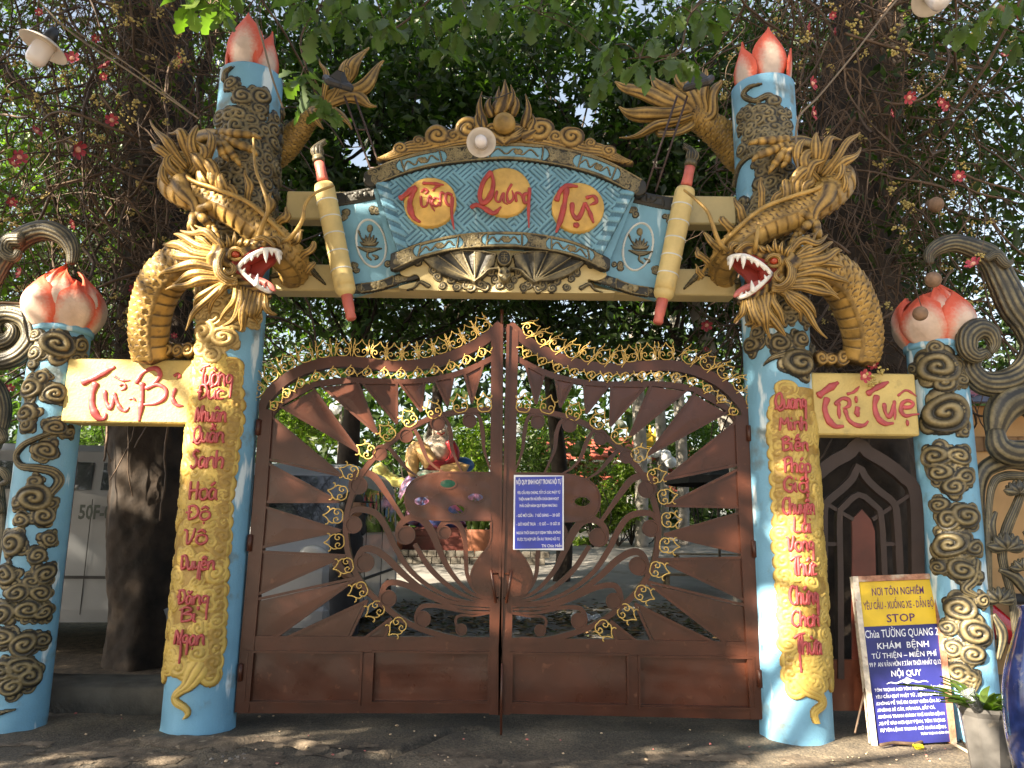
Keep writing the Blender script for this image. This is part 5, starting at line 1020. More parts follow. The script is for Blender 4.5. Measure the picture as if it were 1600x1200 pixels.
    st('leg', [(284, 286, 5.66, 22), (292, 302, 5.62, 17), (304, 318, 5.60, 10), (308, 334, 5.62, 9)], groove(3, 6, .05), 16)
    for a in ([(308, 330), (325, 322), (338, 326), (347, 334)], [(308, 334), (318, 342), (326, 352), (330, 362)], [(304, 334), (300, 350), (298, 362), (300, 374)]):
        st('claw_finger', [(*a[0], 5.62, 8), (*a[1], 5.58, 7.5), (*a[2], 5.62, 6)], rings(.03), 16)
        st('talon', [(*a[2], 5.61, 4.5), ((a[2][0]+a[3][0])/2, (a[2][1]+a[3][1])/2, 5.60, 3.4), (*a[3], 5.66, .7)], None, 10)
    # head
    hd = m if s_ > 0 else m
    wr = lambda S, T: (1+.06*np.sin(S*80+np.sin(T*3)*2)+.04*np.sin(T*9+S*20), .5+.5*np.sin(S*80+np.sin(T*3)*2))
    st('skull', [(328, 410, 5.56, 22), (348, 406, 5.52, 25), (370, 398, 5.50, 21), (394, 387, 5.49, 14.5), (416, 382, 5.49, 12), (432, 384, 5.49, 10), (440, 389, 5.49, 5)], wr, 40, 1.1, .01)
    st('lower_jaw', [(350, 418, 5.54, 18), (368, 433, 5.52, 16), (384, 447, 5.50, 13), (402, 458, 5.49, 10.5), (416, 463, 5.49, 8), (424, 462, 5.49, 4)], wr, 32, 1.1, .01)
    q, r = path([(372, 420, 5.50, 9), (386, 420, 5.50, 15), (402, 420, 5.50, 17), (414, 418, 5.50, 13), (420, 416, 5.51, 6)], step=.012)
    # mouth lining: two sheets, palate and floor
    st('palate', [(366, 412, 5.49, 11), (386, 404, 5.49, 11.5), (406, 396, 5.49, 10), (424, 393, 5.49, 9), (433, 395, 5.49, 5)], None, 18, 1.15, .015, m_=MOUTH)
    st('mouth_floor', [(366, 422, 5.50, 11), (380, 430, 5.49, 10), (396, 443, 5.48, 9), (410, 452, 5.48, 8), (418, 454, 5.48, 5)], None, 18, 1.1, .015, m_=MOUTH)
    st('mouth_back', [(362, 412, 5.50, 12), (376, 418, 5.50, 14), (384, 424, 5.50, 12)], None, 18, 1.0, .015, m_=MOUTH)
    pl = np.array([pxz(*fm(*a), 5.55) for a in ((368, 416), (384, 404), (398, 398), (414, 393), (430, 393), (432, 402), (426, 412), (414, 422), (404, 436), (390, 436), (376, 426))]); V, F_ = prism(spline(pl, n=40, closed=True), 5.54, 5.58); mk('far_cheek', V, F_, MOUTH, t, False)
    st('tongue', [(384, 430, 5.47, 5), (400, 437, 5.45, 6), (413, 442, 5.44, 6), (424, 449, 5.43, 5), (430, 455, 5.43, 2)], None, 14, .9, .012, m_=TONGUE)
    st('upper_gum', [(371, 417, 5.39, 2.5), (381, 408, 5.36, 3.6), (394, 399, 5.36, 4), (412, 391, 5.38, 4), (428, 391, 5.40, 4), (437, 395, 5.46, 4), (434, 398, 5.55, 3.5), (412, 400, 5.60, 3.5), (388, 408, 5.62, 3)], None, 10, 1, .012, m_=TOOTH)
    st('lower_gum', [(372, 419, 5.39, 2.5), (382, 429, 5.37, 3.4), (394, 440, 5.37, 3.6), (406, 449, 5.39, 3.6), (418, 455, 5.42, 3.4), (423, 454, 5.48, 3), (415, 447, 5.56, 3), (396, 434, 5.60, 3)], None, 10, 1, .012, m_=TOOTH)
    for a, b, Y, w_ in [((376, 413), (373, 420), 5.37, 3.4), ((385, 405), (382, 413), 5.36, 3.6), ((394, 400), (393, 408), 5.36, 3.4), ((403, 395), (402, 403), 5.37, 3.4), ((415, 391), (416, 411), 5.37, 4.6), ((424, 391), (425, 400), 5.39, 3.2), ((433, 393), (437, 413), 5.42, 4.6), ((436, 396), (440, 406), 5.50, 3.5), ((412, 400), (413, 410), 5.60, 3.6),
                        ((379, 427), (383, 419), 5.37, 3), ((388, 436), (392, 428), 5.37, 3), ((400, 447), (403, 428), 5.37, 4.6), ((409, 451), (412, 445), 5.39, 2.8), ((419, 456), (418, 440), 5.43, 4.0), ((404, 440), (409, 432), 5.58, 3)]:
        st('tooth', [(*a, Y, w_), ((a[0]+b[0])/2, (a[1]+b[1])/2, Y-.004, w_*.75), (*b, Y, .4)], None, 8, 1, .012, m_=TOOTH)
    # nose, brow, cheek
    st('nostril', [(424, 376, 5.44, 4), (430, 373, 5.40, 5), (436, 378, 5.40, 4.5), (434, 384, 5.42, 3)], G5, 10)
    st('nostril', [(424, 376, 5.54, 4), (430, 372, 5.56, 5), (437, 378, 5.56, 4.5)], G5, 10)
    st('snout_fold', [(398, 374, 5.40, 3), (410, 371, 5.38, 4), (420, 376, 5.38, 4), (428, 384, 5.38, 3)], G5, 10)
    x, y = fm(368, 397); c0 = P(x, y, 5.385); R = 6.5*MPP(x, y, 5.385); V, F_ = ell(c0, (R, R, R), 16, 10); mk('eye', V, F_, EYE, t)
    st('eyelid', [(358, 404, 5.38, 2.5), (360, 392, 5.36, 3.4), (369, 388, 5.35, 3.6), (378, 393, 5.36, 3.2), (380, 400, 5.38, 2)], G5, 10); st('eyelid', [(360, 403, 5.38, 2.4), (368, 406, 5.36, 2.6), (378, 403, 5.38, 2)], G5, 10)
    for a, b in (((357, 386), (354, 366)), ((364, 384), (366, 362)), ((372, 383), (378, 372)), ((349, 388), (340, 372)), ((382, 382), (390, 374))): st('brow_tuft', [(*a, 5.42, 5), ((a[0]+b[0])/2+2, (a[1]+b[1])/2, 5.38, 4), (*b, 5.40, .8)], groove(3, 4, .18), 10)
    for o_ in (0, 6, 12): st('cheek_fold', [(350-o_*.2, 394+o_*.3, 5.37+o_*.006, 3), (343-o_*.5, 410, 5.35+o_*.006, 4), (346-o_*.5, 426+o_*.3, 5.35+o_*.006, 4.4), (358-o_*.3, 436+o_*.5, 5.36+o_*.006, 4), (370, 434+o_*.8, 5.37, 3)], G5, 10)
    st('cheek_fold', [(360, 412, 5.36, 3), (366, 420, 5.35, 4), (360, 428, 5.35, 4), (353, 422, 5.36, 3)], G5, 10)
    # mane, horns, beard
    for pts, R in [([(349, 388), (324, 364), (302, 367), (286, 357)], 8), ([(345, 396), (312, 384), (290, 374), (275, 366)], 7.5), ([(343, 404), (302, 394), (272, 384), (258, 378)], 10), ([(344, 408), (310, 404), (278, 398), (258, 402)], 8), ([(341, 420), (300, 414), (270, 420), (250, 432)], 9), ([(343, 430), (312, 428), (286, 434), (266, 446)], 8), ([(346, 438), (314, 438), (284, 446), (262, 455)], 8), ([(356, 444), (336, 458), (312, 480), (287, 517)], 7.5), ([(350, 442), (330, 452), (306, 470), (300, 486)], 6), ([(340, 396), (318, 376), (308, 372), (300, 348)], 6), ([(352, 440), (344, 456), (330, 474), (324, 492)], 6)]:
        st('mane_lock', [(*pts[0], 5.46, R*.8), (*pts[1], 5.44, R), (*pts[2], 5.48, R*.8), (*pts[3], 5.52, 1.3)], groove(5, 3, .15), 16)
    for s2, dY in ((0, 0), (1, .12)):
        st('horn', [(346, 386, 5.46+dY, 6), (332+s2*8, 372, 5.46+dY, 5.5), (318+s2*14, 360-s2*8, 5.5+dY, 4), (304+s2*20, 352-s2*10, 5.54+dY, 1)], rings(.03, .1), 12)
    for pts, R in [([(378, 450), (379, 472), (366, 494), (352, 512)], 9), ([(388, 454), (384, 480), (378, 500), (374, 520)], 8.5), ([(400, 458), (396, 482), (392, 496), (400, 508)], 8.5), ([(408, 460), (404, 480), (402, 492), (410, 502)], 7), ([(370, 446), (368, 466), (356, 486), (346, 498)], 7), ([(414, 462), (416, 478), (424, 488), (430, 494)], 6), ([(394, 458), (388, 478), (380, 492), (366, 504)], 8)]:
        st('beard_lock', [(*pts[0], 5.44, R*.9), (*pts[1], 5.42, R), (*pts[2], 5.46, R*.8), (*pts[3], 5.50, 1.3)], groove(5, 3, .15), 16)
    # long whiskers
    if s_ < 0:
        W1 = [(401, 380), (410, 352), (419, 325), (410, 292), (399, 262), (396, 216)]; W2 = [(432, 382), (455, 370), (472, 345), (477, 320), (492, 302), (521, 290)]
    else:
        W1 = [(398, 388), (396, 372), (394, 356), (392, 342)]; W2 = [(432, 388), (452, 372), (464, 342), (472, 322), (490, 304), (508, 290)]
    for W_, Y1 in ((W1, 5.46), (W2, 5.50)): st('whisker', [(a, b, Y1-.10*math.sin(k_/(len(W_)-1)*3.1), 4.2-2.2*k_/(len(W_)-1)) for k_, (a, b) in enumerate(W_)], None, 8)
    # scrolls where the neck meets the board
    yb_ = YC-.17; q = lambda a, b: pxz(*fm(a, b), yb_); us = [q(205, 545)[0], q(315, 545)[0]]; f = Field(min(us), max(us), q(260, 566)[1], q(260, 520)[1], .0055)
    for a, b, R in ((240, 540, 16), (262, 547, 12), (280, 549, 10), (296, 548, 11), (222, 550, 9)): u, v = q(a, b); f.swirl(u, v, R*MPP(a, b, yb_), RNG.choice([-1, 1]), RNG.random(), 1.8, .03, .4)
    f.stroke([q(215, 552), q(218, 530), q(212, 512)], [.08, .05, .01], .02, .03, 3)
    f.mesh('foot_scroll', m, t, pm(yb_), base=-.05)
    return t
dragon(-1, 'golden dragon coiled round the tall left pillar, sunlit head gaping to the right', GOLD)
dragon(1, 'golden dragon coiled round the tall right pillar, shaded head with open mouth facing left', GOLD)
# ---------------------------------------------------------------- foliage
def leafmat(name, c, c2, tl=(1.4, 1.9, .5), rough=.42):
    return mat(name, c, rough, var=.25, vs=1.3, att=(.3, 1.2), att_col=c2, tl=tl, spec=.45)
LF_D = leafmat('deep_green_leaf', (.027, .046, .014), (.012, .024, .009)); LF_M = leafmat('mid_green_leaf', (.045, .074, .018), (.017, .034, .011)); LF_B = leafmat('bright_green_leaf', (.105, .15, .026), (.04, .07, .014)); LF_N = leafmat('blue_green_leaf', (.105, .155, .070), (.050, .085, .038))
BARK = mat('dark_rough_bark', (.032, .022, .015), .9, var=.45, vs=5, bump=1.0, bs=14, dirt=((.09, .06, .035), 4, .66)); TWIG = mat('brown_twig_bark', (.085, .052, .030), .7, var=.35, vs=5, bump=.3); PALEB = mat('pale_grey_bark', (.27, .25, .22), .85, var=.2, vs=5, bump=.6, bs=20)
def leaves(cen, size, droop=.5, rs=None, asp=.42, facing=None):
    """diamond leaves folded on the midrib; returns V,F,att"""
    rs = rs or NR; n = len(cen); a = rs.uniform(0, 2*np.pi, n); el = rs.normal(-droop, .55, n)
    d = np.stack([np.cos(a)*np.cos(el), np.sin(a)*np.cos(el), np.sin(el)], 1); u = rs.normal(0, 1, (n, 3)); u[:, 2] += 1.2
    s = np.cross(d, u); s /= np.linalg.norm(s, axis=1)[:, None]+1e-6; nn = np.cross(s, d); L = (size*rs.uniform(.65, 1.3, n))[:, None]
    V = np.stack([cen, cen+d*L*.45+s*L*asp/2+nn*L*.06, cen+d*L-nn*L*.08, cen+d*L*.45-s*L*asp/2+nn*L*.06], 1).reshape(-1, 3)
    i = np.arange(n)[:, None]*4; F_ = np.concatenate([i+np.array([[0, 1, 2]]), i+np.array([[0, 2, 3]])]); return V, F_, np.repeat(rs.uniform(0, 1.3, n), 4)
def clumps(n_cl, m, cfn, r, rs):
    c = cfn(n_cl, rs); k = np.repeat(np.arange(n_cl), m); return c[k]+rs.normal(0, 1, (n_cl*m, 3))*np.array([r, r, r*.6])*rs.uniform(.6, 1.2, n_cl)[k][:, None]
def hair(curves, rr, seg=4):
    """many thin tubes in one mesh"""
    Vs = []; Fs = []; n0 = 0; th = np.linspace(0, 2*np.pi, seg, endpoint=False)
    for q, r in zip(curves, rr):
        T, N, B = frames(q, (.3, -1, .2)); n = len(q); rad_ = np.linspace(r, r*.6, n)[:, None, None]
        V = q[:, None]+rad_*(np.cos(th)[None, :, None]*N[:, None]+np.sin(th)[None, :, None]*B[:, None]); Vs.append(V.reshape(-1, 3))
        i = np.arange(n-1)[:, None]*seg; j = np.arange(seg)[None]; k = (j+1) % seg; Fs.append(np.stack([i+j, i+k, i+seg+k, i+seg+j], -1).reshape(-1, 4)+n0); n0 += n*seg
    return np.vstack(Vs), np.vstack(Fs)
def trunk(t, pts, r, seg=28, m=BARK, name='trunk', lump=.12, step=.08):
    q = spline(pts, step=step); n = len(q); rr = np.interp(np.linspace(0, 1, n), np.linspace(0, 1, len(r)), r); o = RNG.uniform(0, 9)
    V, F_, c = tube(q, rr, seg, 1, lambda S, T: (1+lump*np.sin(T*3+S*.8+o)+lump*.6*np.sin(T*7-S*2.1+o)+lump*.5*np.sin(T*2+S*5)+lump*.35*np.sin(T*11+S*6+np.sin(S*3))*np.sin(S*9+T*2)+lump*.25*np.sin(T*19-S*13)*np.sin(S*17+o), 1+0*S), up=(1, 0, 0)); return mk(name, V, F_, m, t)
def limb(a, b, r0, r1, bend=.2, n=12):
    a, b = np.array(a, float), np.array(b, float); m_ = (a+b)/2+NR.normal(0, 1, 3)*np.linalg.norm(b-a)*bend*.5; q = spline([a, m_, b], n=n); return tube(q, np.linspace(r0, r1, n), 8)
def garden_tree(name, label, base, h, crown, ncl, m, lsize, lm, tr=.18, bark=BARK, clr=.45, group=None, seed=1, cat='tree', lean=(0, 0)):
    rs = np.random.RandomState(seed); base = np.array(base, float); t = thing(name, label, cat, base, group); c0 = np.array(crown[0], float); cr = np.array(crown[1], float)
    top = np.array([c0[0], c0[1], c0[2]+cr[2]*.3]); trunk(t, [base-[0, 0, .05], base+[lean[0], lean[1], h*.5], top], [tr*1.25, tr, tr*.45], 14, bark, step=.25)
    def cf(n, r_):
        d = r_.normal(0, 1, (n, 3)); d /= np.linalg.norm(d, axis=1)[:, None]; return c0+d*cr*(r_.uniform(.25, 1, n)**.5)[:, None]
    cs = cf(ncl, rs); mb = MB()
    for k in range(0, min(ncl, 90), 3):
        s0 = base+(top-base)*rs.uniform(.45, .95); V, F_, c = limb(s0, cs[k], tr*.28, .012); mb.add(V, F_)
    mb.build('limbs', bark, t)
    k = np.repeat(np.arange(ncl), m); cc = cs[k]+rs.normal(0, 1, (ncl*m, 3))*clr*np.array([1, 1, .6]); V, F_, A = leaves(cc, lsize, .4, rs); mk('crown', V, F_, lm, t, False, A); return t
# unseen tree added on the near side, crown gapped to dapple the gate
def toplane(w_): k = (w_[1]-YC)/SV[1]; q = w_-SV*k; return q[0], q[2]
LITB = []
def lit(px, py, rx, ry, Y=None, p=1.0):
    w_ = GND(px, py) if Y == 'g' else P(px, py, Y or YC-.2); x, z = toplane(w_); mp_ = MPP(px, py, w_[1]); LITB.append((x, z, rx*mp_, ry*mp_*(4 if Y == 'g' else 1), p))
for a in [(250, 450, 55, 95, 5.7), (320, 400, 60, 50, 5.6), (385, 430, 45, 60, 5.5), (350, 500, 40, 50, 5.6), (330, 320, 60, 28, 5.7, .55), (75, 450, 45, 70, 5.95), (30, 400, 70, 50, 5.8, .7), (60, 560, 40, 60, 5.9, .8), (215, 610, 90, 50, 5.95), (300, 640, 30, 110, 5.85), (322, 590, 34, 50, 5.85), (290, 730, 22, 60, 5.85, .8), (520, 440, 30, 40, 5.8, .8), (770, 450, 40, 14, 5.8), (900, 460, 90, 9, 5.9, .7), (635, 340, 14, 40, 5.8, .6), (700, 375, 40, 8, 5.8, .6), (1045, 380, 20, 34, 5.8, .7),
          (950, 556, 60, 20, YF), (900, 580, 40, 14, YF, .8), (640, 640, 70, 50, YF, .9), (600, 700, 40, 40, YF), (765, 548, 25, 30, YF), (790, 615, 28, 24, YF, .9), (640, 700, 60, 50, YF, .6), (620, 840, 80, 80, YF, .6), (780, 840, 50, 150, YF, .8), (900, 860, 120, 130, YF, .75), (1040, 720, 60, 50, YF, .75), (1100, 830, 60, 60, YF, .7), (1080, 940, 90, 60, YF, .75), (700, 780, 60, 40, YF, .6), (920, 960, 150, 50, YF, .75), (1110, 690, 50, 30, YF, .6),
          (1228, 1010, 42, 170, 5.85), (1205, 760, 16, 40, 5.85, .9), (1212, 690, 10, 30, 5.85, .8), (1255, 880, 36, 50, 5.85, .7), (1215, 860, 30, 60, 5.85, .9), (1255, 1120, 50, 60, 5.85), (1420, 1040, 62, 140, 5.6), (1450, 930, 40, 50, 5.7), (1490, 860, 40, 45, 5.9, .9), (1520, 960, 50, 90, 5.9, .85), (1530, 1110, 50, 60, 5.8), (1585, 1080, 50, 130, 5.4), (1420, 1175, 160, 22, 'g'), (960, 1168, 170, 20, 'g', .85), (1150, 1150, 60, 14, 'g', .6), (250, 1178, 230, 20, 'g', .7), (640, 1188, 160, 12, 'g', .7), (1340, 920, 10, 60, 6.6, .8), (310, 20, 60, 60, 5.0), (480, 100, 60, 90, 4.9, .5), (1060, 90, 70, 50, 4.9, .5), (60, 250, 90, 160, 7.0, .45), (1180, 60, 60, 60, 5.8, .35), (1215, 320, 20, 20, 5.8, .3), (1180, 520, 14, 40, 5.8, .5)]:
    lit(*a[:4], a[4] if len(a) > 4 else None, a[5] if len(a) > 5 else 1.0)
def shade_tree():
    rs = np.random.RandomState(5); ncl = 11500; m = 9
    x = rs.uniform(-11, 6.2, ncl); z = rs.uniform(-2.2, 15, ncl); tt = rs.uniform(10.0, 12.5, ncl); k = np.repeat(np.arange(ncl), m)
    c = np.stack([x, np.full(ncl, YC), z], 1)+SV*tt[:, None]; c = c[k]+rs.normal(0, .13, (ncl*m, 3))
    cm = c+SV*0; kk = (cm[:, 1]-YC)/SV[1]; q = cm-SV*kk[:, None]; X, Z = q[:, 0], q[:, 2]; keep = np.ones(len(c), bool)
    cl_open = rs.rand(ncl)
    for bx, bz, rx, rz, p in LITB:
        d = np.hypot((X-bx)/(rx+(.2 if p > .99 else .1)), (Z-bz)/(rz+(.2 if p > .99 else .1))); keep &= ~((d < 1.0) & ((cl_open[k] < p) if p < .99 else True))
    gap = nz(X, Z, .9, 77) > .75; inn = (X > -4.3) & (X < 4.6) & (Z > -.3) & (Z < 6.4); keep &= ~(gap & ~inn)
    keep &= c[:, 2] > 2.2
    px_ = (c-np.array([0, 0, CAMZ])); zz = px_@_F; ix = 800+FPX*(px_@CR)/np.maximum(zz, .01); iy = 600-FPX*(px_@CU)/np.maximum(zz, .01); seen = (zz > 0) & (ix > -60) & (ix < 1660) & (iy > -60) & (iy < 1260); keep &= ~seen
    c = c[keep]; V, F_, A = leaves(c, .24, .3, rs, .62)
    t = thing('occluder_tree', 'unseen tree added behind the viewer, crown shaped to shade the gate', 'tree', (-9.5, -2.5, 0)); trunk(t, [(-9.5, -2.5, -.1), (-9.3, -2.6, 4), (-8.4, -1.4, 8.5)], [.5, .4, .22], 18)
    mb = MB(); cc = c[::max(1, len(c)//40)]
    for q_ in cc: V2, F2, c2 = limb((-9+NR.uniform(-.3, .3), -2.2, NR.uniform(4, 8)), q_, .09, .015); mb.add(V2, F2)
    mb.build('limbs', BARK, t); mk('crown', V, F_, LF_D, t, False, A)
shade_tree()

# ---------------------------------------------------------------- cannonball trees beside the gate
FLP = mat('flower_crimson', (.40, .05, .075), .7, var=.2, vs=30, att=(.35, 1.1), att_col=(.72, .38, .28)); BUDY = mat('bud_ochre', (.42, .33, .10), .5, var=.25, vs=20); BUDR = mat('bud_rose', (.50, .16, .14), .5, var=.2, vs=20); NUT = mat('brown_fruit_skin', (.20, .125, .08), .75, var=.2, vs=25, bump=.4, bs=80)
def flower_mesh():
    mb = MB()
    for k in range(6):
        a = k*math.pi/3; d = np.array([math.cos(a), 0, math.sin(a)]); s = np.array([-d[2], 0, d[0]]); V = []; A = []
        for i, (r, w_, y) in enumerate(((.10, .12, .0), (.50, .34, -.16), (.85, .40, -.34), (1.02, .16, -.42))):
            for j in (-1, 0, 1): V.append(d*r+s*w_*j*.8+np.array([0, y+(.10 if j == 0 else 0), 0])); A.append(.2 if i < 1 else 1.0)
        mb.add(V, [[i*3+j, i*3+j+1, i*3+j+4, i*3+j+3] for i in range(3) for j in range(2)], A)
    V, F_ = ell((0, -.14, 0), (.34, .2, .34), 12, 6); mb.add(V, F_, np.full(len(V), -.2)); V, F_ = ell((0, -.3, -.12), (.2, .12, .16), 8, 5); mb.add(V, F_, np.full(len(V), -.1))
    return mb
def shared(mb, name, m, smooth=True):
    V = np.vstack(mb.v); me = bpy.data.meshes.new(name); me.from_pydata(V.tolist(), [], mb.f); me.update(); me.polygons.foreach_set('use_smooth', [smooth]*len(me.polygons)); a = me.attributes.new('g', 'FLOAT', 'POINT'); a.data.foreach_set('value', np.concatenate(mb.a).astype(np.float32)); me.materials.append(m); return me
FLM = shared(flower_mesh(), 'flower', FLP)
mb = MB()
for k in range(16): V, F_ = ell(NR.normal(0, .42, 3)*np.array([1, .7, 1.1]), (.17, .17, .17), 8, 6); mb.add(V, F_)
BUM = shared(mb, 'bud_cluster', BUDY)
mb = MB(); V, F_ = ell((0, 0, 0), (1, 1, 1), 20, 14); mb.add(V, F_); NUTM = shared(mb, 'round_fruit', NUT)
def inst(me, name, t, loc, s, R=None, label=None):
    o = bpy.data.objects.new(name, me); link(o, t); o.location = [float(a) for a in (np.array(loc)-(ROOTLOC[t.name] if t is not None else 0))]; o.scale = (s, s, s)
    if R is not None: o.rotation_euler = R
    if label: o['label'] = label
    return o
def cannon(label, trk, rr, region, n1, n2, flowers, buds, seed, dens_c, depth=(6.7, 9.2)):
    rs = np.random.RandomState(seed); base = np.array(trk[0]); t = thing('cannonball_tree', label, 'tree', base*np.array([1, 1, 0]), 'cannonball trees flanking the gate')
    trunk(t, trk, rr, 90, lump=.075, step=.045)
    cur = []; rad_ = []
    x0, x1, y0, y1 = region
    for k in range(n1+n2):
        thick = k < n1
        while True:
            px = rs.uniform(x0, x1); py = rs.uniform(y0-120, y1-60)
            if rs.rand() < math.exp(-((px-dens_c[0])/dens_c[1])**2)+.10: break
        Y = rs.uniform(*depth); p = P(px, py, Y); L = rs.uniform(.7, 2.0) if thick else rs.uniform(.25, .9); n = 14 if thick else 8
        d = np.array([rs.normal(0, .7), rs.normal(0, .5), rs.normal(-.6, .6)]); d /= np.linalg.norm(d); q = [p]; cv = rs.normal(0, .28, 3)
        for i in range(n): d = d+cv*.5+rs.normal(0, .12, 3)+np.array([0, 0, -.10]); d /= np.linalg.norm(d); q.append(q[-1]+d*L/n)
        cur.append(np.array(q)); rad_.append(rs.uniform(.008, .018) if thick else rs.uniform(.003, .007))
    V, F_ = hair(cur, rad_); o = mk('hanging_twigs', V, F_, TWIG, t); o['kind'] = 'stuff'
    for px, py, Y, R in flowers:
        inst(FLM, 'flower', t, P(px, py, Y), R*rs.uniform(.65, 1.1)*MPP(px, py, Y), (rs.uniform(-.7, .9), rs.uniform(0, 6), rs.uniform(-1, 1)))
    for px, py, Y, R in buds: inst(BUM, 'bud_cluster', t, P(px, py, Y), R*.8*MPP(px, py, Y), (rs.uniform(0, 6), 0, rs.uniform(0, 6)))['kind'] = 'stuff'
    return t, rs
def bpts(x0, x1, y0, y1, n, seed, Y=(6.5, 7.6), R=(8, 15)):
    r_ = random.Random(seed); return [(r_.uniform(x0, x1), r_.uniform(y0, y1), r_.uniform(*Y), r_.uniform(*R)) for _ in range(n)]
TL, rs = cannon('dark cannonball tree trunk behind the Từ-Bi board, with tangled flowering twigs', [P(232, 1030, 8.3)*np.array([1, 1, 0]), P(230, 1030, 8.3)*np.array([1, 1, 0])+[0, 0, .5], P(238, 700, 8.3), P(250, 300, 8.3), P(235, -60, 8.4), P(200, -400, 8.6)], [.44, .41, .345, .38, .42, .40], (-40, 420, -60, 600), 420, 2600,
    [(113, 92, 6.6, 12), (166, 104, 6.5, 12), (162, 120, 6.6, 9), (175, 188, 6.8, 12), (56, 206, 6.5, 13), (120, 233, 6.3, 14), (30, 246, 6.6, 11), (20, 256, 6.7, 9), (15, 607, 6.6, 11), (284, 96, 6.9, 12), (116, 350, 6.5, 11), (32, 427, 6.6, 11), (62, 20, 6.7, 9), (18, 316, 6.8, 9), (210, 452, 6.9, 8), (272, 525, 6.8, 7), (150, 60, 7.1, 8)],
    bpts(0, 320, 0, 560, 95, 3)+[(213, 165, 6.6, 15), (208, 185, 6.6, 12), (18, 350, 6.5, 16), (150, 160, 6.7, 13), (180, 10, 6.6, 14)], 31, (190, 150))
TR_, rs = cannon('very dark cannonball tree trunk behind the Trí Tuệ board, with tangled flowering twigs', [P(1350, 1040, 8.0)*np.array([1, 1, 0]), P(1345, 900, 8.0), P(1345, 600, 8.0), P(1330, 300, 8.0), P(1370, -60, 8.1), P(1420, -400, 8.4)], [.62, .50, .47, .42, .40, .36], (1090, 1560, -60, 640), 420, 2600,
    [(1268, 131, 6.5, 14), (1269, 178, 6.4, 11), (1302, 24, 6.7, 9), (1420, 152, 6.5, 12), (1392, 178, 6.8, 9), (1480, 167, 6.4, 12), (1470, 160, 6.5, 9), (1498, 276, 6.4, 10), (1488, 280, 6.4, 9), (1568, 88, 6.4, 12), (1585, 84, 6.6, 9), (1303, 50, 6.9, 7), (1262, 42, 6.8, 8), (1521, 413, 5.6, 11), (1104, 508, 7.4, 9), (1104, 545, 7.5, 6), (1590, 30, 6.7, 9)],
    bpts(1120, 1560, 0, 520, 90, 4)+[(1435, 142, 6.4, 10), (1480, 150, 6.4, 11), (1505, 262, 6.4, 10), (1580, 68, 6.4, 13), (1395, 296, 6.4, 12), (1485, 305, 6.4, 12), (1535, 400, 5.6, 12), (1385, 480, 6.6, 12)], 37, (1340, 140))
inst(NUTM, 'round_fruit', TR_, P(1458, 437, 5.55), .075*.8); inst(NUTM, 'round_fruit', TR_, P(1438, 490, 5.5), .068*.8); inst(NUTM, 'round_fruit', TR_, P(1462, 320, 6.6), .07); inst(NUTM, 'round_fruit', TR_, P(1568, 12, 6.6), .06)
V, F_ = hair([spline([P(1475, 380, 5.9), P(1450, 400, 5.7), P(1458, 425, 5.56)], n=10), spline([P(1400, 430, 6), P(1425, 440, 5.7), P(1440, 480, 5.52)], n=10), spline([P(1540, 330, 6), P(1538, 370, 5.7), P(1530, 405, 5.6)], n=10)], [.006]*3); mk('fruit_stalk', V, F_, TWIG, TR_)
# cluster lying on the right board
inst(FLM, 'flower', TR_, P(1350, 588, 5.86), .055, (.1, .5, .3)); inst(FLM, 'flower', TR_, P(1366, 570, 5.9), .045, (.4, 2, -.5)); inst(BUM, 'bud_cluster', TR_, P(1366, 590, 5.86), .07, (1, 0, 0)); inst(BUM, 'bud_cluster', TR_, P(1380, 580, 5.86), .055, (2, 0, 0))
# limbs that cross the sky on the left
mb = MB()
for a, b, c_, r0 in ((P(-30, 80, 8.6), P(60, 160, 8.4), P(130, 260, 8.3), .09), (P(250, 420, 8.5), P(300, 200, 8.9), P(360, -60, 9), .07)): V, F_, c = tube(spline([a, b, c_], n=20), np.linspace(r0, r0*.6, 20), 10); mb.add(V, F_)
mb.build('side_limb', BARK, TL)
def crown_px(t, x0, x1, y0, y1, Y0, Y1, ncl, m, size, lm, seed, clr=.25, gaps=(), name='crown', dens=None, asp=.42):
    r_ = np.random.RandomState(seed); px = r_.uniform(x0, x1, ncl); py = r_.uniform(y0, y1, ncl); Y = r_.uniform(Y0, Y1, ncl); C = np.array([P(a, b, c) for a, b, c in zip(px, py, Y)]); keep = np.ones(ncl, bool)
    for gx_, gy_, gr in gaps: keep &= (np.hypot(px-gx_, py-gy_) > gr)
    if dens is not None: keep &= r_.rand(ncl) < dens(px, py)
    C = C[keep]; k = np.repeat(np.arange(len(C)), m); cc = C[k]+r_.normal(0, 1, (len(k), 3))*clr*np.array([1, 1, .7]); V, F_, A = leaves(cc, size, .45, r_, asp); return mk(name, V, F_, lm, t, False, A)
crown_px(TL, -60, 330, -120, 560, 7.5, 9.6, 620, 14, .12, LF_B, 51, .22, [(75, 110, 28), (30, 195, 18), (165, 370, 30), (110, 385, 20)], dens=lambda x, y: np.where(x > 160, .35, .9))
crown_px(TR_, 1380, 1680, -120, 420, 7.0, 9.5, 420, 14, .14, LF_M, 52, .24, [(1500, 330, 60), (1560, 350, 50), (1560, 180, 18)])
crown_px(TR_, 1150, 1420, -120, 300, 8.5, 10, 200, 12, .12, LF_M, 53, .25)

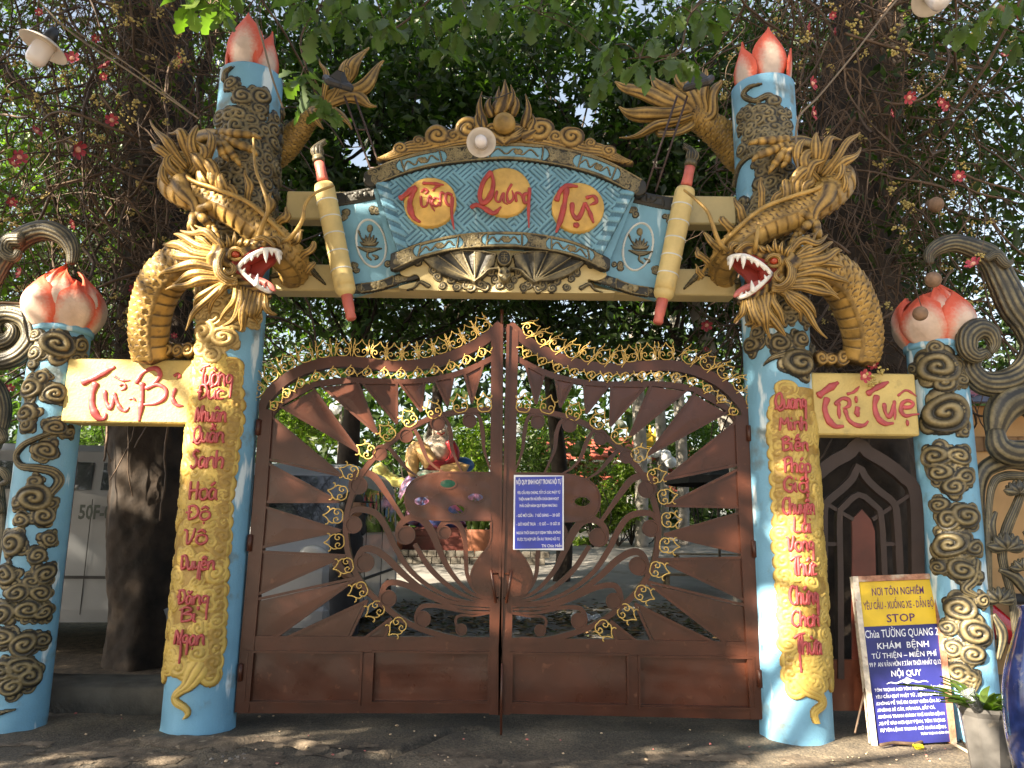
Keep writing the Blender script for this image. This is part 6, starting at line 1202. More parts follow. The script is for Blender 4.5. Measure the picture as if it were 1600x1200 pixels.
# ---------------------------------------------------------------- trees inside the yard, their crowns behind the gate
GAPS = [(560, 240, 20), (548, 228, 10), (880, 150, 12), (915, 178, 18), (850, 115, 9), (900, 95, 7), (840, 140, 9), (885, 120, 7), (660, 230, 10), (700, 190, 8), (595, 250, 10), (930, 10, 8), (1000, 15, 9), (720, 110, 7), (1075, 75, 9), (920, 490, 10), (730, 15, 7), (650, 160, 7), (1060, 500, 12), (440, 515, 8), (1150, 300, 7), (690, 470, 8)]
for k, (cx_, Y, z_, rx, rz, ncl, sd_, lm, sz) in enumerate([(-2.2, 11.5, 7.2, 3.6, 3.3, 600, 61, LF_M, .18), (2.0, 11.8, 7.4, 3.8, 3.4, 600, 62, LF_M, .18), (0.0, 14.5, 8.8, 4.6, 4.4, 620, 63, LF_D, .21), (-6.5, 14, 7.0, 4.5, 4.8, 500, 64, LF_M, .15), (6.8, 14.2, 7.5, 4.0, 4.8, 500, 65, LF_D, .15), (-1.0, 19, 11.0, 6.5, 6, 480, 66, LF_M, .2), (7.5, 20.5, 11.8, 6.0, 6.5, 420, 67, LF_M, .2), (-9.5, 20.5, 10, 6, 6.5, 420, 68, LF_B, .2)]):
    base = [(-2.7, 12.2, 0), (3.6, 12.4, 0), (.9, 15, 0), (-7.2, 14.2, 0), (7.6, 14.4, 0), (-2.2, 19, 0), (7.5, 20.5, 0), (-9.5, 20.5, 0)][k]
    lab = ['slender yard tree behind the left gate leaf, dark crown over the gate', 'slender yard tree behind the right gate leaf, dark crown over the gate', 'taller yard tree in the middle behind the name plaque', 'broad yard tree behind the left side of the gateway', 'broad yard tree behind the right dragon pillar', 'far tree closing the view behind the middle of the yard', 'far tree closing the view behind the right of the yard', 'far bright green tree at the left back of the yard'][k]
    t = thing('shade_tree', lab, 'tree', base, 'trees standing inside the yard'); c0 = np.array([cx_, Y, z_]); cr = np.array([rx, 1.9 if k < 2 else 2.6, rz]); rs = np.random.RandomState(sd_)
    trunk(t, [np.array(base)-[0, 0, .05], np.array(base)+[.1, 0, 2.2], c0+[0, 0, rz*.4]], [.17, .13, .06], 12, PALEB if k == 1 else BARK, step=.25)
    d = rs.normal(0, 1, (ncl, 3)); d /= np.linalg.norm(d, axis=1)[:, None]; cs = c0+d*cr*(rs.uniform(.1, 1, ncl)**.5)[:, None]
    pix = np.array([PIX(q) for q in cs]); kp = np.ones(ncl, bool)
    for a, b, R in GAPS: kp &= np.hypot(pix[:, 0]-a, pix[:, 1]-b) > R*1.15+10
    cs = cs[kp]; mb = MB()
    for q in cs[:36]: V, F_, c = limb(np.array(base)+(c0-np.array(base))*rs.uniform(.5, 1.1), q, .035, .008); mb.add(V, F_)
    mb.build('limbs', BARK, t); kk = np.repeat(np.arange(len(cs)), 40); cc = cs[kk]+rs.normal(0, 1, (len(kk), 3))*np.array([.36, .36, .24])*(1 if k < 2 else 1.4)
    # keep the sky openings of the photograph clear
    q = cc-np.array([0, 0, CAMZ]); zz = q@_F; ix = 800+FPX*(q@CR)/zz; iy = 600-FPX*(q@CU)/zz; kp = np.ones(len(cc), bool)
    for a, b, R in GAPS: kp &= np.hypot((ix-a)*(1+.25*np.sin(iy*.31)), iy-b) > R*1.15
    V, F_, A = leaves(cc[kp], sz, .45, rs); mk('crown', V, F_, lm, t, False, A)
# near branches with large lobed leaves hanging into the top of the picture
def leafshape(L=1.0):
    pr = [(0, .01), (.12, .05), (.25, .12), (.30, .17), (.36, .10), (.46, .23), (.53, .14), (.64, .27), (.72, .16), (.82, .22), (.92, .12), (1.0, .01)]; V = []
    for x, w_ in pr:
        z = -.22*x*x; V += [[x, -w_, z+.35*w_], [x, 0, z], [x, w_, z+.35*w_]]
    return np.array(V)*L, [[i*3+j, i*3+j+1, i*3+j+4, i*3+j+3] for i in range(len(pr)-1) for j in range(2)]
V, F_ = leafshape(); LMESH = []
LF_L = leafmat('sunlit_lime_leaf', (.17, .26, .035), (.09, .15, .02))  # sunlight on the top left leaves is put into this brighter green
LF_T = leafmat('broad_green_leaf', (.090, .135, .035), (.045, .075, .02))
for k, m_ in enumerate((LF_N, LF_T, LF_L)):
    for q in range(3): mb = MB(); W_ = V.copy(); W_[:, 2] += .06*np.sin(W_[:, 0]*(6+q*2)+q)*np.abs(W_[:, 1])*4; W_[:, 1] *= (.85+.18*q); mb.add(W_, F_, np.full(len(V), .5+.4*q)); LMESH.append(shared(mb, 'leaf', m_))
def branch(label, pts, Y, spots, nleaf, size, kinds, seed, r0=.012):
    rs = np.random.RandomState(seed); a = P(*pts[0], Y); t = thing('leafy_branch', label, 'branch', a, 'leafy branches hanging in front of the gateway')
    V, F_ = hair([spline([P(x, y, Y+.1*math.sin(i)) for i, (x, y) in enumerate(pts)], n=18)], [r0], 6); mk('twig', V, F_, TWIG, t); cv = []
    for sx, sy in spots:
        tip = P(sx, sy, Y+rs.uniform(-.35, .35)); dn = min(pts, key=lambda q: math.hypot(q[0]-sx, q[1]-sy)); cv.append(spline([P(dn[0], dn[1], Y), (P(dn[0], dn[1], Y)+tip)/2+[0, 0, .05], tip], n=8))
        for k in range(nleaf):
            az = k*2*math.pi/nleaf+rs.uniform(-.5, .5); pit = rs.uniform(.25, 1.15); d = np.array([math.cos(az)*math.cos(pit), math.sin(az)*math.cos(pit)*.8, -math.sin(pit)]); z = np.array([0, 0, 1.0])+rs.normal(0, .35, 3); y = np.cross(z, d); y /= np.linalg.norm(y); zz = np.cross(d, y); d = d/np.linalg.norm(d)
            R = Matrix(np.stack([d, y, zz], 1).tolist()); inst(LMESH[kinds[rs.randint(len(kinds))]*3+rs.randint(3)], 'leaf', t, tip+rs.normal(0, .02, 3), size*rs.uniform(.75, 1.2), R.to_euler())
    V, F_ = hair(cv, [.005]*len(cv)); mk('side_twigs', V, F_, TWIG, t)['kind'] = 'stuff'
branch('bright green lobed leaves hanging at the top left before the tall left pillar', [(300, -90), (312, -30), (330, 10)], 5.0, [(300, 5), (325, -5), (345, 10), (312, -30), (350, -25), (290, -40)], 6, .21, [2, 2, 2, 1], 71)
branch('grey green lobed leaves hanging by the top of the tall left pillar', [(640, -80), (560, -40), (500, 10), (470, 60), (480, 110)], 4.9, [(495, 40), (540, 28), (470, 120), (492, 150), (575, 10), (600, 30), (520, -20), (470, 5), (555, -40), (460, -30), (512, 175)], 7, .19, [0, 0, 1], 72)
branch('dense dark leaves hanging at the top middle left of the plaque', [(760, -80), (700, -30), (650, 20), (610, 50)], 5.0, [(605, 35), (640, 30), (670, 20), (705, 50), (690, 75), (650, -10), (730, 20), (760, -10), (620, -20), (720, -30)], 7, .20, [0, 1], 73)
branch('dark leaves hanging at the top middle above the flaming pearl', [(900, -90), (860, -30), (840, 20)], 5.4, [(790, 15), (830, 20), (870, 10), (900, 40), (930, 20), (850, -30), (940, 80), (800, -35), (960, -10)], 7, .20, [1, 0], 74)
branch('grey green leaf spray hanging before the right dragon tail', [(1150, -60), (1080, 20), (1060, 80), (1000, 90)], 4.9, [(940, 120), (1000, 98), (1055, 92), (1075, 98), (1020, 60), (960, 70), (1100, 30), (1085, 5), (1050, 20), (1120, 5)], 7, .18, [0, 0, 1], 75)
branch('shaded leaves at the top right corner beside the hanging lamp', [(1640, -60), (1570, -10), (1530, 30)], 5.0, [(1540, 20), (1500, 40), (1570, 10), (1600, 0), (1590, 60)], 6, .18, [1, 0], 76)
# far wood
rs = np.random.RandomState(90); n = 34000; C = np.stack([rs.uniform(-34, 34, n), rs.uniform(29, 40, n), np.abs(rs.normal(0, 6.5, n))], 1); V, F_, A = leaves(C, .55, .3, rs, .6); o = mk('distant_wood', V, F_, LF_M, None, False, A); tag(o, 'distant mass of green trees closing the back of the yard', 'trees', kind='stuff')
# ---------------------------------------------------------------- side gates, kerb
KERB = mat('old_concrete', (.11, .098, .08), .9, var=.3, vs=4, bump=.6, bs=30)
a = P(95, 1020, 6.9); b = P(300, 1060, 6.9); V, F_ = bbox(((a[0]+b[0])/2-.1, 6.75, .09), (b[0]-a[0]+.7, .5, .26), .03); o = mk('step', V, F_, KERB, None, True, None, ((a[0]+b[0])/2, 6.75, 0)); tag(o, 'low dark concrete step between the two left pillars', kind='structure')
# right small gate with nested pointed arches
def side_gate():
    Y = YC+.02; t = thing('side_gate', 'small brown side gate of nested pointed arches between the two right pillars', 'gate', P(1360, 1060, Y)*np.array([1, 1, 0]))
    q = lambda a, b: pxz(a, b, Y)
    def bar(nm, pts, w_, y0=Y-.03, y1=Y+.03, mt=DSTEEL): s_ = spline([q(*a) for a in pts], step=.05); V, F_ = ribbon(s_, w_, y0, y1); mk(nm, V, F_, mt, t, False)
    bar('outer_arch', [(1266, 1110), (1267, 900), (1270, 760), (1276, 742), (1300, 722), (1325, 708), (1340, 692), (1353, 706), (1380, 722), (1410, 746), (1428, 775), (1432, 900), (1436, 1110)], .10)
    bar('middle_arch', [(1286, 1060), (1286, 900), (1286, 800), (1290, 785), (1312, 766), (1330, 748), (1340, 728), (1350, 746), (1370, 766), (1394, 786), (1399, 810), (1404, 900), (1408, 1060)], .055)
    bar('inner_arch', [(1312, 1060), (1311, 900), (1310, 805), (1318, 790), (1340, 773), (1362, 788), (1374, 805), (1380, 900), (1386, 1060)], .045)
    pl = np.array([q(*a) for a in ((1331, 1060), (1331, 830), (1330, 812), (1346, 796), (1360, 812), (1366, 830), (1372, 1060))]); V, F_ = prism(pl, Y-.01, Y+.01); mk('centre_panel', V, F_, mat('dull_red_sheet', (.10, .022, .012), .5, var=.25, vs=4), t, False)
    for a, b in (((1270, 775), (1332, 812)), ((1362, 812), (1428, 768)), ((1290, 850), (1312, 850)), ((1382, 850), (1402, 850))): bar('brace', [a, ((a[0]+b[0])/2, (a[1]+b[1])/2), b], .03, Y-.02, Y+.02)
    V, F_ = prism(np.array([q(1268, 1110), q(1268, 1030), q(1434, 1030), q(1436, 1110)]), Y-.012, Y+.012); mk('kick_panel', V, F_, STEEL2, t, False)
side_gate()
t = thing('side_gate', 'dark red side gate leaf seen edge on, standing open between the two left pillars', 'gate', P(100, 1060, 6.3)*np.array([1, 1, 0]))
MR = mat('maroon_iron', (.075, .014, .010), .45, var=.2, vs=5); a = P(112, 718, 6.35); an_ = math.atan2(-a[0], 6.35)-.02; Rg = rot('Z', an_); o_ = np.array([a[0], 6.35, 0])
def gb(nm, c, s_): V, F_ = bbox(c, s_, .006); mk(nm, V@Rg.T+o_, F_, MR, t, False)
gb('front_stile', (0, 0, a[2]/2), (.09, .07, a[2])); gb('back_stile', (0, .95, a[2]/2), (.06, .06, a[2]-.1)); gb('sheet', (0, .48, .55), (.014, .86, .8))
for z in (.12, .98, a[2]-.08): gb('rail', (0, .48, z), (.05, .86, .05))

# ---------------------------------------------------------------- vans
GLASS = mat('dark_window_glass', (.018, .022, .024), .06, var=.1, spec=.8, coat=1.0); RUB = mat('tyre_rubber', (.02, .02, .02), .8); CHR = mat('chrome_trim', (.5, .5, .5), .2, 1.0, var=.05); HL = mat('headlight_glass', (.55, .55, .52), .1, var=.1, coat=1.0); TAIL = mat('tail_lamp_red', (.35, .01, .01), .2)
def van(label, loc, rz, col, L=4.7, W=1.75, H=2.2, text=None, stick=False, wz=(1.35, 1.92)):
    body = mat('van_paint_%d' % int(col[0]*100), col, .4, .05, var=.08, vs=2, coat=.15); t = thing('parked_van', label, 'van', loc, 'vans parked in the yard'); R = rot('Z', rz); Lc = np.array(loc, float)
    T_ = lambda V: np.asarray(V)@R.T+Lc
    prof = [(0.05, .32), (0, .45), (0, .95), (.06, 1.15), (.25, 1.30), (.42, 1.38), (.95, 2.02), (1.2, 2.15), (1.7, H), (L-.5, H), (L-.12, H-.08), (L, 1.9), (L, .9), (L-.02, .45), (L-.1, .32)]
    n = len(prof); V = []; xs_ = [-.5, -.485, -.44, -.2, .2, .44, .485, .5]
    for i, x in enumerate(xs_):
        e = (abs(x)-.44)/.06 if abs(x) > .44 else 0
        for y, z in prof: tumble = .10*max(0, (z-1.2)/1.0); V.append([x*(W-tumble*2*1), y+e*.08*(1 if y < 1 else -1 if y > L-.6 else 0), z-(e*.08 if z > 1.9 else 0)])
    F_ = [[i*n+j, i*n+(j+1) % n, (i+1)*n+(j+1) % n, (i+1)*n+j] for i in range(len(xs_)-1) for j in range(n)]+[list(range(n-1, -1, -1)), [(len(xs_)-1)*n+j for j in range(n)]]
    mk('body', T_(V), F_, body, t, False)
    def quad(nm, pts, m, off=.0): mk(nm, T_(pts), [list(range(len(pts)))], m, t, False)
    w_ = W/2
    quad('windscreen', [(-w_*.86, .44, 1.43), (w_*.86, .44, 1.43), (w_*.80, .93, 2.03), (-w_*.80, .93, 2.03)], GLASS) if False else mk('windscreen', T_([(-w_*.88, .42, 1.42), (w_*.88, .42, 1.42), (w_*.80, .90, 2.0), (-w_*.80, .90, 2.0)]), [[0, 1, 2, 3]], GLASS, t, False)
    for s_ in (-1, 1):
        for k, (y0, y1) in enumerate(((1.0, 1.75), (1.85, 3.0), (3.1, 4.35))):
            xx = lambda z: s_*(w_-.10*max(0, (z-1.2)/1.0)+.006)
            mk('side_window', T_([(xx(wz[0]), y0 if k else y0-.25, wz[0]), (xx(wz[0]), y1, wz[0]), (xx(wz[1]), y1, wz[1]), (xx(wz[1]), y0+(.12 if k == 0 else 0), wz[1])]), [[0, 1, 2, 3]], GLASS, t, False)
            if stick and s_ > 0:
                for q in range(9):
                    c = np.array([xx(1.6)+.01, RNG.uniform(y0, y1), RNG.uniform(1.35, 1.95)]); r = RNG.uniform(.04, .09); cm = mat('sticker_%d' % (q % 3), [(.6, .06, .10), (.6, .42, .05), (.12, .30, .5)][q % 3], .5)
                    V = [c+np.array([0, r*math.cos(a)*(1+.3*math.cos(5*a)), r*math.sin(a)*(1+.3*math.cos(5*a))]) for a in np.linspace(0, 6.28, 20, endpoint=False)]; mk('flower_sticker', T_(V), [list(range(20))], cm, t, False)
        for y0 in (1.80, 3.05): V, F_ = box((s_*(w_+.001), y0, 1.0), (.008, .006, 1.2)); mk('door_seam', T_(V), F_, RUB, t, False)
        V, F_ = box((s_*(w_+.004), L*.5, .78), (.02, L*.8, .03)); mk('side_trim', T_(V), F_, RUB, t, False)
        for y0 in (.95, L-1.0):
            V, F_ = lathe([(0, -.1), (.30, -.1), (.34, -.06), (.34, .06), (.30, .1), (.2, .1), (.19, .06), (0, .05)], (0, 0, 0), 24, rot('Y', s_*math.pi/2)); o = mk('wheel', T_(V+np.array([s_*(w_-.08), y0, .34])), F_, RUB, t); V, F_ = lathe([(0, .09), (.06, .1), (.18, .08), (.19, .05)], (0, 0, 0), 16, rot('Y', s_*math.pi/2)); mk('rim', T_(V+np.array([s_*(w_-.08), y0, .34])), F_, CHR, t)
        V, F_ = ell((s_*w_*.74, .06, 1.13), (.15, .07, .10), 14, 8); mk('headlight', T_(V), F_, HL, t); V, F_ = bbox((s_*w_*.86, L+.0, 1.15), (.14, .05, .5), .02); mk('tail_lamp', T_(V), F_, TAIL, t)
        V, F_ = bbox((s_*(w_+.1), .75, 1.45), (.16, .08, .26), .03); mk('mirror', T_(V), F_, RUB, t)
    V, F_ = bbox((0, -.02, .5), (W*.98, .14, .24), .04); mk('bumper', T_(V), F_, body, t, False); V, F_ = bbox((0, -.0, .98), (W*.5, .05, .14), .02); mk('grille', T_(V), F_, BLACK, t, False); V, F_ = bbox((0, -.10, .55), (.5, .02, .13), .003); mk('number_plate', T_(V), F_, WHITE, t, False)
    mk('rear_window', T_([(-w_*.8, L+.004, 1.35), (w_*.8, L+.004, 1.35), (w_*.76, L-.01+.006, 1.88), (-w_*.76, L+.002, 1.88)]), [[3, 2, 1, 0]], GLASS, t, False)
    return t, T_
xr = P(522, 857, 8.1)[0]
van('silver van parked nose first behind the left gate leaf, flower stickers on its side windows', (xr-.88, 8.1, .07), 0, (.30, .31, .33), stick=True)
c = P(150, 900, 9.4); t, T_ = van('white van lettered 50F-021 parked behind the big tree trunk on the left', (c[0]+2.1, 9.45, .15), rad(90+6), (.115, .122, .13), wz=(1.70, 2.0))
lt = P(158, 800, 9.4); R = rot('Z', rad(6))
def lb(u, v, h): return np.array([lt[0], 8.42, lt[2]])+np.stack([(u-.5)*.62, -np.asarray(h)+0*u+.0*u, (v-.5)*.2], -1)
yv = (T_([(-.875-.02, 2.4, 1.2)])[0])[1]
lt2 = P(158, 800, yv-.012)
def lb(u, v, h): u = np.asarray(u, float); return np.stack([lt2[0]+(u-.5)*.45, yv-.01-h+(u-.5)*.45*math.tan(rad(6)), lt2[2]+(np.asarray(v)-.5)*.18], -1)
text_lines(t, [('50F-021', .5, .5, 1.0, .8)], lb, mat('dark_green_print', (.006, .018, .012), .5), bold=.03, off=.0)

# ---------------------------------------------------------------- person with a cap behind the left leaf
SKIN = mat('tan_skin', (.34, .19, .12), .55, var=.1, vs=8); TSH = mat('black_cotton', (.018, .018, .022), .85, var=.3, vs=12, bump=.3); SHO = mat('dark_shorts', (.03, .032, .04), .85, var=.2)
def skinmesh(name, V, E, R, m, t, root=0, sub=1, att=None):
    me = bpy.data.meshes.new(name); me.from_pydata([tuple(v) for v in V], E, []); o = bpy.data.objects.new(name, me); COL.objects.link(o)
    md = o.modifiers.new('s', 'SKIN'); md.use_smooth_shade = True
    for i, v in enumerate(me.skin_vertices[0].data): v.radius = R[i] if np.ndim(R[i]) else (R[i], R[i]); v.use_root = (i == root)
    sb = o.modifiers.new('b', 'SUBSURF'); sb.levels = sub+1; sb.render_levels = sub+1
    me2 = bpy.data.meshes.new_from_object(o.evaluated_get(bpy.context.evaluated_depsgraph_get())); V2 = np.array([v.co[:] for v in me2.vertices]); F2 = [list(p.vertices) for p in me2.polygons]; bpy.data.objects.remove(o); bpy.data.meshes.remove(me); bpy.data.meshes.remove(me2)
    return mk(name, V2, F2, m, t)
def person():
    hp = P(548, 792, 7.25); x, y = hp[0]-.02, 7.25; t = thing('person', 'person in a dark cap, black T-shirt and shorts standing beside the silver van', 'person', (x, y, 0)); zt = hp[2]; s = zt/1.62
    S = lambda a, b, c: (x+a*s, y+b*s, c*s)
    # body turned to the right of the picture
    V = [S(0, 0, .93), S(0, 0, 1.10), S(.0, 0, 1.30), S(0, 0, 1.42), S(.01, 0, 1.50), S(.02, 0, 1.57), S(-.02, .19, 1.38), S(-.04, .24, 1.12), S(.10, .22, .92), S(.16, .2, .84), S(-.02, -.19, 1.38), S(-.03, -.25, 1.12), S(.12, -.22, .98), S(.19, -.2, .93), S(0, .10, .86), S(.02, .12, .48), S(-.04, .12, .09), S(.1, .13, .03), S(0, -.10, .86), S(.04, -.12, .48), S(0, -.12, .09), S(.14, -.13, .03)]
    E = [(0, 1), (1, 2), (2, 3), (3, 4), (4, 5), (3, 6), (6, 7), (7, 8), (8, 9), (3, 10), (10, 11), (11, 12), (12, 13), (0, 14), (14, 15), (15, 16), (16, 17), (0, 18), (18, 19), (19, 20), (20, 21)]
    R = [(.11, .14), (.11, .14), (.12, .16), (.08, .12), .055, .06, .06, .045, .036, .035, .06, .045, .036, .035, .09, .06, .042, .04, .09, .06, .042, .04]; R = [(a[0]*s, a[1]*s) if np.ndim(a) else (a*s, a*s) for a in R]
    skinmesh('body', V, E, R, SKIN, t)
    hc = np.array(S(.03, 0, 1.63)); V, F_ = ell(hc, (.098*s, .078*s, .118*s), 20, 14); V[:, 0] += np.where(V[:, 0] > hc[0], .012, 0); mk('head', V, F_, SKIN, t)
    V, F_, c = tube([hc+[.09*s, 0, .01], hc+[.125*s, 0, -.02], hc+[.10*s, 0, -.035]], [.008, .016, .01], 8); mk('nose', V, F_, SKIN, t)
    V, F_, c = tube([hc+[.088*s, -.025, -.055], hc+[.094*s, 0, -.057], hc+[.088*s, .025, -.055]], .006, 6); mk('mouth', V, F_, TONGUE, t)
    for e_ in (-1, 1):
        V, F_ = ell(hc+[0, e_*.08*s, -.01], (.02, .012, .032), 8, 6); mk('ear', V, F_, SKIN, t); V, F_ = ell(hc+[.09*s, e_*.032*s, .012], (.01, .014, .009), 8, 6); mk('eye', V, F_, BLACK, t)
        hnd = np.array(S(.17, .2, .84) if e_ > 0 else S(.20, -.2, .92))
        for k in range(5): V, F_, c = tube([hnd, hnd+[.05*s, (k-2)*.012, -.03], hnd+[.085*s-.01*abs(k-2), (k-2)*.016, -.06-.004*k]], [.014, .011, .007], 6); mk('finger', V, F_, SKIN, t)
    V, F_ = ell(hc+[-.005, 0, .045], (.108*s, .09*s, .085*s), 20, 12); k = V[:, 2] < hc[2]+.03; V[k, 2] = hc[2]+.03; mk('cap', V, F_, mat('dark_cap_cloth', (.03, .03, .028), .9, var=.2), t)
    V, F_ = ell(hc+[.13*s, 0, .035], (.085*s, .07*s, .010), 16, 6); mk('cap_peak', V, F_, MATS['dark_cap_cloth'], t)
    V, F_ = ell(hc+[-.03, 0, .0], (.085*s, .082*s, .10*s), 16, 10); mk('hair', V, F_, BLACK, t)
    V, F_ = lathe([(.10, .88), (.16, .90), (.165, 1.05), (.165, 1.2), (.175, 1.34), (.13, 1.43), (.07, 1.475)], (0, 0, 0), 28); V = V*s; V[:, 0] *= .80; V[:, 1] *= 1.12; V += np.array([x, y, 0]); V[:, 0] += .008*np.sin(V[:, 2]*40+V[:, 1]*20); mk('t_shirt', V, F_, TSH, t)
    for e_ in (-1, 1): V, F_, c = tube([np.array(S(-.01, e_*.12, 1.42)), np.array(S(-.02, e_*.20, 1.36)), np.array(S(-.03, e_*.235, 1.18))], np.array([.08, .078, .075])*s, 14); mk('sleeve', V, F_, TSH, t)
    for e_ in (-1, 1): V, F_, c = tube([np.array(S(0, e_*.07, .95)), np.array(S(.01, e_*.10, .75)), np.array(S(.02, e_*.115, .50))], np.array([.125, .11, .10])*s, 16, caps=False); mk('trouser_leg', V, F_, SHO, t)
    for e_ in (-1, 1): V, F_ = ell(np.array(S(.05, e_*.125, .03)), (.14*s, .05*s, .03*s), 12, 6); mk('sandal', V, F_, RUB, t)
person()

# ---------------------------------------------------------------- laughing statue on a painted mound
def statue():
    Y = 19.0; c = P(680, 812, Y); mp_ = MPP(680, 780, Y); t = thing('statue', 'painted laughing monk statue seated on a colourful mound, seen through the left gate leaf', 'statue', (c[0], Y, 0))
    S = lambda a, b, d=0: P(a, b, Y+d); CRM = mat('statue_cream', (.62, .50, .40), .4, var=.08, vs=9); REDR = mat('statue_red_robe', (.38, .03, .04), .4, var=.2); BLU = mat('statue_blue_bag', (.02, .10, .32), .35, var=.2); TAN = mat('statue_tan_robe', (.55, .34, .14), .45, var=.2, bump=.3, bs=20); TEAL = mat('statue_teal', (.10, .38, .28), .4, var=.2, vs=6, col2=(.5, .5, .4))
    PAT = mat('painted_petals', (.10, .16, .45), .4, var=.3, vs=10, col2=(.5, .12, .22)); PNK = mat('mound_pink', (.45, .20, .32), .4, var=.4, vs=12, col2=(.20, .25, .5))
    def e(nm, a, b, rx, rz, ry, m, d=0, R=None): V, F_ = ell((0, 0, 0), (rx*mp_, ry*mp_, rz*mp_), 24, 16, R); return mk(nm, V+S(a, b, d*1.8), F_, m, t)
    e('mound', 690, 790, 62, 42, 40, PAT); e('mound_cap', 690, 752, 44, 24, 34, TEAL, -.05); e('mound_lobe', 648, 780, 26, 40, 26, PNK, -.12); e('mound_lobe', 735, 788, 22, 34, 24, PNK, -.10)
    e('belly', 683, 702, 22, 24, 20, CRM, -.12); e('chest', 690, 686, 17, 15, 15, CRM, -.05); e('head', 689, 672, 10.5, 12, 10.5, CRM, -.16); e('ear', 677.5, 673, 2.5, 7, 3, CRM, -.16); e('ear', 700.5, 673, 2.5, 7, 3, CRM, -.16)
    for a in (684, 694): e('eye', a, 669, 1.8, .9, 1, BLACK, -.255)
    V, F_, c_ = tube([S(683, 676, -.44), S(689, 680, -.47), S(695, 676, -.44)], .018, 8); mk('smile', V, F_, MOUTH, t); e('nose', 689, 673, 2, 2.4, 2.6, CRM, -.262)
    def l(nm, pts, r, m, d=-.1): V, F_, c_ = tube(spline([S(*p, d*1.8 if len(p) < 3 else p[2]) for p in pts], n=14), np.array(r)*mp_, 14); mk(nm, V, F_, m, t)
    l('raised_knee', [(674, 726), (660, 704), (648, 702), (644, 728), (648, 742)], [12, 13, 12, 11, 8], TAN, -.25); l('folded_leg', [(690, 738), (712, 735), (724, 728), (708, 745)], [11, 12, 10, 7], TAN, -.3)
    l('arm', [(700, 690), (710, 704), (704, 718)], [7, 7, 5], REDR, -.2); l('arm', [(674, 690), (664, 706), (666, 720)], [7, 7, 5], CRM, -.2); l('robe', [(706, 690), (712, 712), (690, 730), (664, 728)], [5, 7, 7, 5], REDR, -.22); e('cloth_bag', 722, 727, 19, 13, 14, BLU, -.1); e('robe_fold', 680, 726, 20, 7, 14, REDR, -.24); e('foot', 690, 742, 9, 4, 6, mat('statue_skin_pink', (.55, .22, .15), .4), -.42); e('robe_fold', 664, 742, 16, 7, 12, TEAL, -.24)
    z9 = yz(Y); V, F_ = bbox((c[0]+.1, Y, z9+.15), (2.6, 1.6, .7), .05); mk('plinth', V, F_, mat('red_brown_plinth', (.15, .04, .03), .5, var=.2), t, False); V, F_ = bbox((c[0]+.1, Y, z9+.55), (2.2, 1.4, .3), .05); mk('plinth_cap', V, F_, MATS['red_brown_plinth'], t, False)
    # pale dragon-like arm beside it
    YL = mat('pale_yellow_green', (.55, .52, .16), .45, var=.15); t2 = thing('garden_ornament', 'pale yellow green carved creature crawling beside the painted mound', 'ornament', (S(600, 745)[0], Y-.1, 0)); V, F_, c_ = tube(spline([S(590, 726, 0), S(600, 742, 0), S(618, 752, 0), S(638, 756, 0)], n=16), np.array([8, 11, 9, 7])*mp_, 14, 1, lambda a, b: (1+.08*np.sin(a*60), 1+0*a)); mk('body', V, F_, YL, t2); V, F_ = ell(S(594, 736, -.05), (.2, .18, .18)); mk('head', V, F_, YL, t2); V, F_ = bbox((S(612, 800)[0], Y, yz(Y)+.45), (.8, .6, 1.1), .04); mk('stand', V, F_, KERB, t2)
statue()

